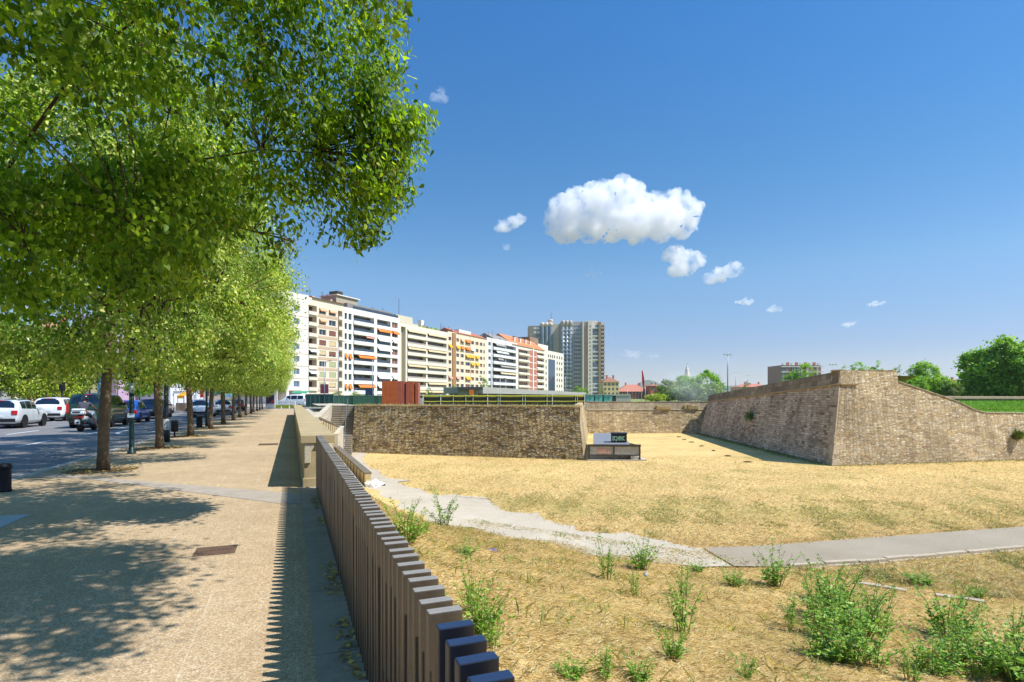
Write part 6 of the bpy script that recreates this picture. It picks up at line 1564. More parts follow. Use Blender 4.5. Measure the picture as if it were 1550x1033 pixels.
simple_house('brick_annexe', 'orange-red brick gable end at the right of the long brick building', 984, 999, 584, 612, 352, mat('orange_brick', '#b06a50', .9, .12, 1), tile, 2, 2, 3, 12)
simple_house('low_annexe', 'low building with salmon roof and yellow wall below the brick gable', 983, 1004, 600, 612, 250, mat('yellow_wall', '#cf9a55', .9, .1, 1), tile, 4, 1, 4, 10)
simple_house('parish_house', 'low red-roofed house beside the church spire', 1016, 1036, 584, 606, 420, cw, tile, 4, 2, 4, 14)
simple_house('tenement', 'low red-roofed houses over the bastion parapet left of the pink tower', 1118, 1168, 586, 604, 380, mat('pinkish_render', '#cfa58c', .9, .1, 1), tile, 5, 1, 8, 14)
simple_house('long_house', 'long red tiled roof between the trees at the right', 1408, 1474, 580, 606, 300, mat('tan_render', '#c49a7c', .9, .1, 1), mat('red_tiles', '#b06350', .9, .15, 1), 6, 2, 9, 14)
t, w, z1 = simple_house('apartment_tower', 'pinkish brick apartment tower with white bands rising behind the bastion parapet', 1183, 1243, 553, 600, 330, mat('pink_brick', '#a9837a', .9, .12, 1), None, 0, 6, 9, 18, win=M_pane, ww=.4)
for x0, x1, m_, y0 in ((-.4, w*.1, mat('grey_bay', '#7c7a80', .8, .1, 1), -1.2), (w*.24, w*.3, M_pane2, -.6), (w*.36, w*.46, M_pane2, -.6), (w*.48, w*.54, cw, -.8), (w*.62, w*.66, cw, -.8), (w*.88, w*.91, cw, -.8)):
    b = MB(); b.box(x0, x1, y0, -.003, 0, z1-.6); b.build('bay', m_, t)
for zz in (z1-1.2, z1-4.3): b = MB(); b.box(-.6, w+.6, -1.5, -.5, zz, zz+.5); b.build('white_band', cw, t)
for k in range(9): b = MB(); b.box(w*(k+.2)/9, w*(k+.7)/9, -.3, .8, z1, z1+1.2+.4*(k % 2)); b.build('roof_gable', tile if k % 2 else cw, t)
# church spire
p = XY(1040, 450); sp = thing('church_tower', 'slim pale church spire above the trees', 'church', (p.x, p.y, 0), trot)
def SZ(v): return EYE+(HZ-v)*450/FPX
b = MB(); b.box(-4.5, 4.5, -4.5, 4.5, 0, SZ(577)); b.box(-3.2, 3.2, -3.2, 3.2, SZ(577), SZ(574)); b.build('tower_body', cw, sp)
b = MB(); b.lathe([(2.6, SZ(574)), (2.2, SZ(569)), (2.3, SZ(568.8)), (1.4, SZ(561)), (1.5, SZ(560.8)), (.6, SZ(555)), (.15, SZ(552.5))], 8); b.build('spire', mat('spire_stone', '#dccdbb', .9, .12, .5), sp)
b = MB(); b.tube([(0, 0, SZ(552.6)), (0, 0, SZ(550.5))], .15, 5); b.build('statue', M_dk, sp)
for s in (-1, 1): b = MB(); b.box(s*2.9-.6, s*2.9+.6, -3.6, -2.5, SZ(577), SZ(571)); b.build('pinnacle', cw, sp)
b = MB(); b.box(-.8, .8, -3.24, -3.2, SZ(576.6), SZ(574.6)); b.build('belfry_opening', M_dk, sp)

# ------------------------------------------------------------------ on the high ground behind the rubble wall
# rust steel block
p = XY(578, 64, .55); rb = thing('steel_sculpture', 'block of rust-red weathering steel plates standing above the rubble wall', 'sculpture', (p.x, p.y, .0), trot+R(3))
w64 = 64/FPX; rz = EYE+(HZ-577)*w64
rust = mat('rust_steel_orange', '#b95a30', .8, .3, 1.8, bump=.3); rust2 = mat('rust_steel_pink', '#a85a48', .8, .2, 1.8, bump=.3); rust3 = mat('rust_steel_dark', '#6a2f20', .8, .25, 2)
b = MB(); b.box(0, 22.5*w64, 0, 2.6, .3, rz); b.build('front_plate', rust, rb, bevel=.01)
for i, (a, c, y, m_) in enumerate(((22.6, 29.5, .10, rust2), (29.7, 33.4, .3, rust2), (33.4, 35.4, 1.0, rust3), (35.4, 40.6, .25, rust2), (40.8, 43.3, .45, rust2), (43.3, 47.5, .5, rust), (47.5, 49.2, 1.1, rust3), (49.3, 54, .6, rust2))):
    b = MB(); b.box(a*w64, c*w64-.01, y, 2.6, .3, rz-.02*i); b.build('steel_plate', m_, rb, bevel=.01)
# green site screens
def screen_run(label, pts, ztop, z0, pm):
    t = thing('site_fence', label, 'fence'); nets = mat('green_netting', '#3f6b5a', .85, .2, 1.2); nt2 = mat('dark_green_netting', '#2f5548', .85, .2, 1.2)
    for i, (p, q) in enumerate(zip(pts, pts[1:])):
        p, q = Vector(p), Vector(q); d = (q-p).normalized(); n = Vector((-d.y, d.x, 0))
        b = MB(); b.extrude([(p.x, p.y, z0+.12), (q.x, q.y, z0+.12), (q.x, q.y, ztop), (p.x, p.y, ztop)], n*.02); b.build('net', nt2 if i % 5 == 3 else nets, t)
        b = MB(); b.tube([(p.x, p.y, z0), (p.x, p.y, ztop+.12)], .03, 6); b.tube([(p.x, p.y, ztop), (q.x, q.y, ztop)], .02, 5); b.build('post', M_rail, t)
        b = MB(); c = p-n*.05; b.extrude([(c.x-.3, c.y-.12, z0), (c.x+.3, c.y-.12, z0), (c.x+.3, c.y+.12, z0), (c.x-.3, c.y+.12, z0)], (0, 0, .12)); b.build('foot', M_conc2, t)
pl = [XY(463+7*k, 86-.15*k, 0) for k in range(7)]
screen_run('green netted site fence left of the stairs, at the end of the parapet', pl, EYE+(HZ-597)*86/FPX, 0, None)
pl = [XY(505+7.6*k, 80, .0) for k in range(10)]+[XY(589, 80, 0), XY(640, 79, 0)]
screen_run('green netted site fence right of the stairs, running behind the rust steel block', pl, EYE+(HZ-599)*80/FPX, .3, None)
b = MB(); b.extrude([tuple(XY(632, 70, .5)), tuple(XY(640, 70, .5)), tuple(XY(640, 70.6, .5)), tuple(XY(632, 70.6, .5))], (0, 0, .95)); o = b.build('utility_box', mat('pale_grey_box', '#b7bdc2', .6, .08, 3), bevel=.03); tag(o, 'pale grey utility box at the foot of the rust steel block, right side', 'box')
# railing with yellow tapes
rl = thing('barrier_fence', 'long see-through site fence with two yellow tape rails and white posts above the rubble wall', 'fence'); M_yel = mat('yellow_tape', '#d8cf3a', .6, .1, 3); M_wp = mat('white_post', '#c9cdd0', .5, .08, 4)
mrl = [XY(u, 74+(u-640)*.012, .55) for u in (641, 667, 686, 705, 716, 738, 754, 757, 791, 795, 828, 836, 871, 874, 885)]
for p in mrl:
    b = MB(); b.tube([(p.x, p.y, .3), (p.x, p.y, EYE+(HZ-597.5)*76/FPX)], .035 if random.random() < .7 else .06, 6); b.build('post', M_wp, rl)
for v, m_, r_ in ((599.5, M_yel, .035), (607.6, M_yel, .035)):
    for p, q in zip(mrl, mrl[1:]):
        z = EYE+(HZ-v)*76/FPX; b = MB(); mid = (p+q)/2; b.tube([(p.x, p.y-.05, z), (mid.x, mid.y-.05, z-.05*random.random()), (q.x, q.y-.05, z)], r_, 5); b.build('tape', m_, rl)
nt_ = mat('dark_olive_net', '#3f3b26', .95, .35, .7); ns_ = mat('yellow_green_strip', '#8f8c35', .95, .4, 1.5)
for p, q in zip(mrl, mrl[1:]):
    z1 = EYE+(HZ-598)*76/FPX; z2 = EYE+(HZ-601)*76/FPX; o_ = Vector((.02, .06, 0)); p, q = p+o_, q+o_; n_ = (.01, .03, 0)
    b = MB(); b.extrude([(p.x, p.y, .56), (q.x, q.y, .56), (q.x, q.y, z2), (p.x, p.y, z2)], n_); b.build('net', nt_, rl)
    b = MB(); b.extrude([(p.x, p.y, z2+.005), (q.x, q.y, z2+.005), (q.x, q.y, z1-.06*random.random()), (p.x, p.y, z1-.06*random.random())], n_); b.build('net_strip', ns_, rl)
# grass-roofed pavilion
pv = thing('pavilion', 'long low dark pavilion with a flat grey concrete roof behind the yellow taped fence', 'building')
q0, q1, q2 = XY(692, 92), XY(731, 92), XY(887, 128)
def ext(b, p, q, zp0, zp1, zq0, zq1, dep):
    d = (q-p).normalized(); n = Vector((-d.y, d.x, 0))*dep; v = [(p.x, p.y, zp0), (q.x, q.y, zq0), (q.x, q.y, zq1), (p.x, p.y, zp1)]; b.extrude(v, n)
z92 = lambda v: EYE+(HZ-v)*92/FPX; z128 = lambda v: EYE+(HZ-v)*128/FPX
b = MB(); ext(b, q0, q1, z92(590), z92(586), z92(590), z92(586), 5); b.build('dark_canopy', mat('dark_slate_roof', '#4a4c4f', .7, .15, 1), pv)
b = MB(); ext(b, q1, q2, z92(596), z92(586), z128(598.4), z128(594.6), 8); b.build('roof_slab', mat('grey_concrete_roof', '#a5a19a', .85, .1, .5), pv)
dn = (q2-q1).normalized(); dnn = Vector((-dn.y, dn.x, 0))*.6
b = MB(); ext(b, q1+dnn, q2+dnn, .2, z92(596)-.01, .2, z128(598.4)-.01, 6); b.build('dark_wall', mat('dark_pavilion_wall', '#3c3a34', .5, .3, .4, spec=.6), pv)
b = MB(); ext(b, q0+Vector((.3, .6, 0)), q1+Vector((-.3, .6, 0)), .2, z92(590)-.01, .2, z92(590)-.01, 3); b.build('canopy_wall', mat('pale_canopy_wall', '#8f8a80', .7, .3, .8), pv)
b = MB(); pp_, qq_ = XY(710, 91.8), XY(717, 91.8); ext(b, pp_, qq_, .3, z92(590)-.03, .3, z92(590)-.03, .2); b.build('orange_door', AW['orange'], pv)
for k in range(9):
    a = q1.lerp(q2, (k+.5)/9.5)+dnn*.6; b = MB(); b.tube([(a.x, a.y, .2), (a.x, a.y, 1.6)], .06, 6); b.build('column', M_dk, pv)
# teal kiosks
for i, (a, c, l) in enumerate(((887, 898.5, 'teal cabin above the far wall, leftmost of three'), (901, 911.5, 'teal cabin above the far wall, middle of three'), (914.5, 926.5, 'teal cabin above the far wall, rightmost of three'))):
    d_ = 104+i*2; p, q = XY(a, d_), XY(c, d_); t = thing('site_cabin', l, 'cabin', (p.x, p.y, 0), trot, 'teal cabins'); w_ = (c-a)*d_/FPX; z1 = EYE+(HZ-598.6)*d_/FPX
    b = MB(); b.box(0, w_, 0, 3, .3, z1); b.build('cabin_body', mat('teal_panel', '#6fb5ad', .5, .12, 1), t, bevel=.02)
    b = MB(); b.box(-.25, 0, .2, 3, .3, z1-.05); b.box(w_*.5-.03, w_*.5+.03, -.02, 0, .3, z1); b.build('dark_joint', mat('dark_teal', '#2f5f60', .5, .1, 1), t)
    b = MB(); b.box(-.1, w_+.1, -.15, 3.1, z1, z1+.14); b.build('roof', mat('cabin_roof', '#9da3a1', .7, .1, 1), t)
p = XY(887, 110); gw = thing('concrete_hut', 'flat grey concrete hut with a long roof edge, right of the teal cabins', 'building', (p.x, p.y, 0), trot)
w_ = 67*110/FPX; z1 = EYE+(HZ-597.2)*110/FPX
b = MB(); b.box(40*110/FPX, 45*110/FPX, 0, 4, .3, z1-.25); b.build('dark_wall', mat('dark_hut_wall', '#5b544c', .8, .1, 1), gw); b = MB(); b.box(45*110/FPX+.01, w_, -.3, 4, .3, z1-.25); b.build('end_wall', mat('hut_concrete', '#b4ada3', .85, .08, 1), gw)
b = MB(); b.box(0, w_, -.4, 4.2, z1-.25, z1); b.build('roof', mat('hut_concrete', '#b4ada3'), gw)
# flags and masts
def flagpole(u, d, vtop, label, flag=None, r=.07):
    p = XY(u, d, .3); t = thing('flagpole', label, 'flagpole', tuple(p)); h = EYE+(HZ-vtop)*d/FPX-.3; b = MB(); b.tube([(0, 0, 0), (0, 0, h)], [r*1.3, r*.7], 8); b.build('pole', M_wp, t, True)
    b = MB(); b.lathe([(.02, h), (.09, h+.08), (.02, h+.18)], 8); b.build('finial', M_wp, t, True)
    return t, h
t, h = flagpole(971, 150, 561.5, 'tall flagpole with a long limp red flag above the far wall')
d_ = 150/FPX; M_flag = mat('red_flag_cloth', '#c8282c', .8, .12, .8); b = MB(); N_ = 14
pts = []
for i in range(N_+1):
    f = i/N_; z = h-.2-f*31*d_; 
    pts.append([(.04+.07*j+f*.5+.04*math.sin(f*7+j*1.9)+(j*.06*math.sin(f*3.1)), .16*math.sin(j*2.1+f*5), z+.12*j) for j in range(5)])
for i in range(N_):
    for j in range(4): b.quad(pts[i][j], pts[i][j+1], pts[i+1][j+1], pts[i+1][j])
o = b.build('flag', M_flag, t, True); md = o.modifiers.new('Solid', 'SOLIDIFY'); md.thickness = .02
flagpole(977, 152, 586, 'bare white flagpole right of the red flag'); flagpole(950, 150, 590, 'thin white pole left of the red flag', r=.05)
def mast(u, d, vtop, label, head=True, r=.14):
    p = XY(u, d, .3); t = thing('light_mast', label, 'light mast', tuple(p), trot); h = EYE+(HZ-vtop)*d/FPX-.3; b = MB(); b.tube([(0, 0, 0), (0, 0, h)], [r*1.3, r*.6], 8); b.build('pole', M_rail, t, True)
    b = MB(); b.tube([(-.9, 0, h-.1), (.9, 0, h-.1)], .06, 6); b.build('cross_arm', M_rail, t)
    if head:
        for x in (-.75, 0, .75): b = MB(); b.box(x-.2, x+.2, -.2, .2, h-.35, h); b.build('floodlight', M_wp, t, bevel=.03)
    return t
mast(1101.5, 140, 536, 'tall floodlight mast rising behind the bastion parapet'); mast(1113.5, 210, 564, 'shorter lamp mast right of the tall floodlight mast', False, .1); mast(1132, 230, 568, 'faint short lamp mast, rightmost of the three behind the parapet', False, .08)
mast(1261, 150, 551, 'small twin-armed lamp behind the bastion corner', True, .08)
for u, d, v, l in ((512, 100, 518, 'tall thin lamp column in front of the cream and white blocks'), (491, 104, 548, 'thin lamp column with wine-red banners in front of the cream block'), (564, 102, 545, 'thin lamp column in front of the white block with orange awnings'), (743, 130, 545, 'thin white lamp column in front of the white balconied block'), (757, 128, 574, 'short thin lamp column above the pavilion roof'), (813, 150, 577, 'short thin lamp column in front of the brick panelled block'), (856, 170, 570, 'thin lamp column in front of the tower foot')):
    p = XY(u, d, 0); t = thing('lamp_column', l, 'lamp post', tuple(p), trot); h = EYE+(HZ-v)*d/FPX; b = MB(); b.tube([(0, 0, 0), (0, 0, h)], [.11, .06], 8); b.build('pole', mat('light_grey_pole', '#9da2ac', .5, .1, 2, metal=.3), t, True)
    b = MB(); b.tube([(0, 0, h-.1), (.8, 0, h+.15)], .04, 6); b.box(.7, 1.3, -.12, .12, h+.1, h+.2); b.build('lamp_head', M_rail, t)
    if u == 491:
        for s in (-1, 1): b = MB(); z = EYE+(HZ-586)*d/FPX; b.box(*sorted((s*.1, s*.75)), -.02, .02, z-1.2, z+.5); b.build('banner', mat('wine_banner', '#7d3f55', .8, .15, 3), t)
    if u == 564:
        b = MB(); z = EYE+(HZ-594)*d/FPX; b.box(-1.3, .2, -.03, .03, z-.9, z+.6); b.build('blue_panel', mat('navy_panel', '#2a3a63', .7, .15, 3), t)

# ------------------------------------------------------------------ end of the pavement
p = XY(402, 78, 0); ad = thing('advert_panel', 'free-standing dark poster panel with pink patches at the end of the pavement', 'poster', (p.x, p.y, .0), trot); w_ = 14*78/FPX; zt = EYE+(HZ-597)*78/FPX
b = MB(); b.box(0, w_, 0, .2, 0, zt); b.build('frame', mat('advert_frame', '#c5c8cc', .5, .06, 3), ad, bevel=.02)
pt = NT('poster_print'); oc = pt.coord('Generated'); pt.base(pt.mix(pt.ramp(pt.noise(oc, 2.2, 3), [(.5, (0, 0, 0)), (.72, (1, 1, 1))]), H('#1a2040'), H('#c0405c'))); pt.b.inputs['Roughness'].default_value = .2
b = MB(); b.box(.09, w_-.09, -.03, -.004, EYE+(HZ-611)*78/FPX, zt-.08); b.build('poster', pt.m, ad)
wf = thing('barrier', 'low white barrier with two rails at the end of the pavement', 'barrier'); M_wb = mat('white_barrier', '#e0e2e2', .6, .06, 3)
pts = [XY(416, 80), XY(426, 80), XY(438, 80), XY(447, 80)]
for p in pts: b = MB(); b.box(p.x-.07, p.x+.07, p.y-.05, p.y+.05, 0, 1.05); b.build('post', M_wb, wf)
for z in (.55, .95):
    b = MB(); p, q = pts[0], pts[-1]; b.extrude([(p.x-.2, p.y-.06, z), (q.x, q.y-.06, z), (q.x, q.y-.01, z), (p.x-.2, p.y-.01, z)], (0, 0, .16)); b.build('rail', M_wb, wf)
b = MB(); p, q = pts[0], pts[-1]; b.extrude([(p.x, p.y+.8, 0), (q.x+1, q.y+.8, 0), (q.x+1, q.y+1.4, 0), (p.x, p.y+1.4, 0)], (0, 0, .5)); o = b.build('hedge', mat('yellow_green_hedge', '#8f9a2e', .95, .35, 3, bump=1)); tag(o, 'low yellow-green hedge behind the white barrier', 'hedge')
car('delivery_van', 'white delivery van with a green canopy beyond the end of the parapet', 'van', 0, 0, 4.6, 1.9, 2.1, '#eceeee', 'van', 0)
vn = [o for o in bpy.data.objects if o.name == 'delivery_van'][0]; p = XY(441, 88); vn.location = (p.x+2.4, p.y, -.1); vn.rotation_euler = (0, 0, R(62))
cn = thing('market_awning', 'green awning on poles in front of the white end wall', 'awning', tuple(XY(440, 96)), trot); b = MB(); b.extrude([(0, 0, 2.25), (2.6, 0, 2.25), (2.6, 1.6, 2.6), (0, 1.6, 2.6)], (0, 0, .06)); b.build('canopy', mat('green_canopy', '#3f9a72', .7, .1, 2), cn); 
for x in (.1, 2.5): b = MB(); b.tube([(x, .1, 0), (x, .1, 2.25)], .03, 6); b.build('pole', M_rail, cn)

# ------------------------------------------------------------------ across the street
def slab_building(name, label, u0, u1, d, vtop, m, rows=0, cols=0, cat='building'): return simple_house(name, label, u0, u1, vtop, 606, d, m, None, 0, max(rows, 1), max(cols, 1), 12, cat=cat)
t, w, z1 = slab_building('painted_building', 'building with tall pink, orange, blue and lilac painted panels across the street', 112, 171, 105, 478, mat('lilac_render', '#b79ab4', .9, .08, 1), 4, 6)
k_ = 105/FPX
for u0, u1, v0, v1, c in ((136, 140, 480, 541, '#d4408f'), (140, 150, 483, 553, '#e8a04a'), (142, 149, 541, 552, '#d9dce4'), (138, 149, 567, 604, '#d9c9a0'), (149, 153, 560, 604, '#3f7fc4'), (162, 165, 540, 560, '#e0508f'), (164, 167, 545, 556, '#e89a3a'), (161, 170, 562, 604, '#2f7fd0'), (163, 166, 568, 596, '#8fd0e8'), (170, 177, 565, 604, '#a58a98'), (128, 135, 553, 569, '#5f6f9a'), (150, 160, 480, 510, '#e7769a')):
    b = MB(); b.box((u0-112)*k_, (u1-112)*k_, -.12-.02*(u0 % 3), -.003, max(.2, EYE+(HZ-v1)*k_), EYE+(HZ-v0)*k_); b.build('painted_panel', mat('panel_'+c.strip('#'), c, .8, .08, 1), t)
t, w, z1 = slab_building('bunting_building', 'white building hung with red, yellow and blue flags across the street', 176, 258, 112, 560, mat('cool_white_wall', '#cfd0da', .9, .05, 1), 2, 9)
k_ = 112/FPX
for u, c in ((180, '#b83238'), (182.5, '#d33a40'), (185.5, '#e2c23a'), (187.8, '#3b4a78'), (191, '#2f4a8f'), (193.5, '#37406a')):
    b = MB(); b.quad((0, 0, 0), (1.9*k_, 0, .1), (1.9*k_, -.1, -7.5*k_), (0, -.06, -8*k_)); o = b.build('hanging_flag', mat('flag_'+c.strip('#'), c, .8, .1, 2), t); o.location = ((u-176)*k_, -.2, EYE+(HZ-577)*k_); md = o.modifiers.new('Solid', 'SOLIDIFY'); md.thickness = .02
b = MB(); b.box(-.3, w, -1.2, -.2, EYE+(HZ-588.5)*k_, EYE+(HZ-587)*k_); b.build('shop_canopy', mat('shop_canopy_dark', '#3a3d46', .7, .1, 1), t)
simple_house('tan_house', 'tan house with tiled roof showing in gaps between the leaves at the far left', 15, 75, 500, 606, 125, mat('tan_wall', '#c69a74', .9, .1, 1), tile, 18, 4, 6, 12)
simple_house('street_house', 'pale building across the street outside the left edge behind the yellow-green trees', -160, 20, 500, 606, 120, cw, tile, 12, 4, 14, 12)
simple_house('far_house', 'cream building closing the street beyond the market stalls', 262, 400, 470, 604, 160, mat('cream_far', '#dcc9b0', .9, .06, 1), tile, 10, 7, 12, 14)
def stall(u0, u1, d, v0, v1, c, label, name='market_stall', vb=None):
    k = d/FPX; w = (u1-u0)*k; t = thing(name, label, 'stall', tuple(XY(u0, d)), trot); z0, z1 = EYE+(HZ-v0)*k, EYE+(HZ-v1)*k
    b = MB(); b.extrude([(0, 0, z1), (w, 0, z1), (w, 2.2, z0), (0, 2.2, z0)], (0, 0, .07)); b.extrude([(0, 0, z1), (0, 0, z1-.25), (w, 0, z1-.25), (w, 0, z1)], (0, .03, 0)); b.build('canopy', mat('canopy_'+c.strip('#'), c, .8, .08, 2), t)
    for x in (.05, w-.05):
        for y in (.05, 2.1): b = MB(); b.tube([(x, y, 0), (x, y, z1)], .03, 6); b.build('pole', M_rail, t)
    b = MB(); b.box(.1, w-.1, .4, 1.6, 0, .9); b.build('counter', mat('stall_counter', '#8d7660', .8, .3, 2), t); return t
stall(262, 279, 68, 585, 593, '#d8d4cc', 'cream sloping market awning seen between the grey lamp post and the third trunk')
stall(268, 279, 62, 590, 600, '#e0a02c', 'mustard yellow parasol-like awning left of the third trunk')
stall(323, 338, 84, 591, 595, '#3f9d96', 'teal market canopy between the fourth and fifth trunks')
stall(340, 350, 90, 595, 599, '#7fc4dc', 'light blue canopy right of the fifth trunk')
stall(284, 296, 80, 586, 592, '#e4e1da', 'white market canopy right of the third trunk')
k = 74/FPX; t = thing('red_banner', 'upright red feather banner by the market stalls above the white hatchback', 'banner', tuple(XY(303, 74)), trot); b = MB(); b.tube([(0, 0, 0), (0, 0, EYE+(HZ-586)*k)], .03, 6); b.build('pole', M_rail, t)
b = MB(); zt, zb_ = EYE+(HZ-587)*k, EYE+(HZ-602)*k; b.extrude([(0, 0, zb_), (.42, 0, zb_), (.45, 0, zt-.3), (.2, 0, zt), (0, 0, zt)], (0, .03, 0)); b.build('cloth', mat('red_banner_cloth', '#d0252b', .8, .1, 2), t)
t = thing('pedestrian_light', 'dark pedestrian traffic light among the yellow-green trees across the street', 'traffic light', tuple(XY(94, 52)), trot); b = MB(); b.tube([(0, 0, 0), (0, 0, 2.4)], .06, 8); b.build('pole', M_blk, t, True); b = MB(); b.box(-.2, .2, -.15, .15, 2.1, 2.95); b.build('signal_head', M_blk, t, bevel=.03)
t = thing('road_sign', 'square black-framed orange road sign beyond the first visible trunk', 'sign', tuple(XY(178, 56)), trot); k = 56/FPX; b = MB(); b.tube([(0, 0, 0), (0, 0, EYE+(HZ-547)*k)], .05, 8); b.build('pole', M_rail, t, True)
b = MB(); b.box(-.55, .6, -.05, 0, EYE+(HZ-564)*k, EYE+(HZ-547)*k); b.build('plate', M_blk, t); b = MB(); b.box(-.45, .5, -.07, -.052, EYE+(HZ-563)*k, EYE+(HZ-548.5)*k); b.build('orange_face', mat('sign_orange', '#e08a28', .6, .08, 3), t)

# ------------------------------------------------------------------ hills
def hills(name, uu, d, m, depth=900):
    b = MB()
    for (u0, v0), (u1, v1) in zip(uu, uu[1:]):
        p, q = XY(u0, d), XY(u1, d); p2, q2 = XY(u0, d+depth), XY(u1, d+depth); p3, q3 = XY(u0, d-depth*.8), XY(u1, d-depth*.8)
        zp, zq = EYE+(HZ-v0)*d/FPX, EYE+(HZ-v1)*d/FPX
        b.quad((p3.x, p3.y, -10), (q3.x, q3.y, -10), (q.x, q.y, zq), (p.x, p.y, zp)); b.quad((p.x, p.y, zp), (q.x, q.y, zq), (q2.x, q2.y, -10), (p2.x, p2.y, -10))
    b.build(name, m, kind='structure', smooth=True)
hm = mat('wooded_hill', '#4d5a3c', .95, .3, .01)
hills('hills', [(880, 604), (940, 597), (962, 584), (972, 577), (982, 575), (992, 578), (1004, 584), (1030, 592), (1060, 587), (1085, 585), (1120, 583.5), (1160, 584), (1200, 587), (1280, 590), (1400, 592), (1500, 588), (1700, 590)], 4000, hm, 1000)
hills('hills', [(-1500, 585), (-700, 580), (0, 588), (400, 592), (700, 594), (900, 598)], 4300, hm, 1000)
SKY_SAT = 1.24; SKY_STR = .13; SUN_STR = 4.3; HAZE = 0.00009; EXPO = .58
# ------------------------------------------------------------------ sky, clouds, air, light, camera
SUNV = Vector((4.2, -3.0, 7.05)).normalized(); EL = math.asin(SUNV.z); AZ = math.atan2(SUNV.x, SUNV.y)
wd = bpy.data.worlds.new('World'); sc.world = wd; wd.use_nodes = True; nt = wd.node_tree; bg = nt.nodes['Background']
sky = nt.nodes.new('ShaderNodeTexSky'); sky.sky_type = 'NISHITA'; sky.sun_disc = False; sky.sun_elevation = EL; sky.sun_rotation = AZ
sky.altitude = 400; sky.air_density = 1.0; sky.dust_density = 0.0; sky.ozone_density = 3.0
hs = nt.nodes.new('ShaderNodeHueSaturation'); hs.inputs['Saturation'].default_value = SKY_SAT
nt.links.new(sky.outputs[0], hs.inputs['Color']); tcw = nt.nodes.new('ShaderNodeTexCoord'); spw = nt.nodes.new('ShaderNodeSeparateXYZ'); nt.links.new(tcw.outputs['Generated'], spw.inputs[0])
rw = nt.nodes.new('ShaderNodeValToRGB'); nt.links.new(spw.outputs[2], rw.inputs[0]); els = rw.color_ramp.elements
while len(els) < 7: els.new(.5)
for el, (p_, c_) in zip(els, [(0, (.47, .41, .50)), (.08, (.54, .48, .58)), (.2, (.82, .75, .72)), (.35, (.68, .80, .80)), (.57, (.57, .86, .96)), (.74, (1.5, 1.55, 1.5)), (1, (1.9, 1.8, 1.7))]): el.position = p_; el.color = (*c_, 1)  # top stops brighten the unseen sky overhead as added fill light
mw = nt.nodes.new('ShaderNodeMix'); mw.data_type = 'RGBA'; mw.blend_type = 'MULTIPLY'; mw.inputs[0].default_value = 1
nt.links.new(hs.outputs[0], mw.inputs[6]); nt.links.new(rw.outputs[0], mw.inputs[7]); nt.links.new(mw.outputs[2], bg.inputs['Color']); bg.inputs['Strength'].default_value = SKY_STR
sl = bpy.data.lights.new('Sun', 'SUN'); sl.energy = SUN_STR; sl.angle = R(.53); sl.color = (1, .97, .915); so = bpy.data.objects.new('Sun', sl); COL.objects.link(so)
so.rotation_euler = SUNV.to_track_quat('Z', 'Y').to_euler()
# clouds: real vapour volumes far away
CM = NT('cloud_vapour'); CM.n.remove(CM.b); pv_ = CM.new('ShaderNodeVolumePrincipled'); pv_.inputs['Color'].default_value = (.995, .995, 1, 1); pv_.inputs['Density'].default_value = .045; pv_.inputs['Anisotropy'].default_value = .2; cn_ = CM.noise(CM.new('ShaderNodeNewGeometry').outputs['Position'], .02, 4, .55); cr_ = CM.new('ShaderNodeMapRange', ins={'From Min': .37, 'From Max': .60, 'To Min': 0.0, 'To Max': .034}); CM.link(cn_, cr_.inputs[0]); CM.link(cr_.outputs[0], pv_.inputs['Density']); CM.link(pv_.outputs[0], CM.out.inputs['Volume'])
_b = bmesh.new(); bmesh.ops.create_icosphere(_b, subdivisions=2, radius=1); ICO_V = np.array([v.co[:] for v in _b.verts]); ICO_F = np.array([[v.index for v in f.verts] for f in _b.faces]); _b.free()
CT = CM.m.copy(); CT.name = 'thin_cloud_vapour'; [n_ for n_ in CT.node_tree.nodes if n_.type == 'MAP_RANGE'][0].inputs['To Max'].default_value = .011
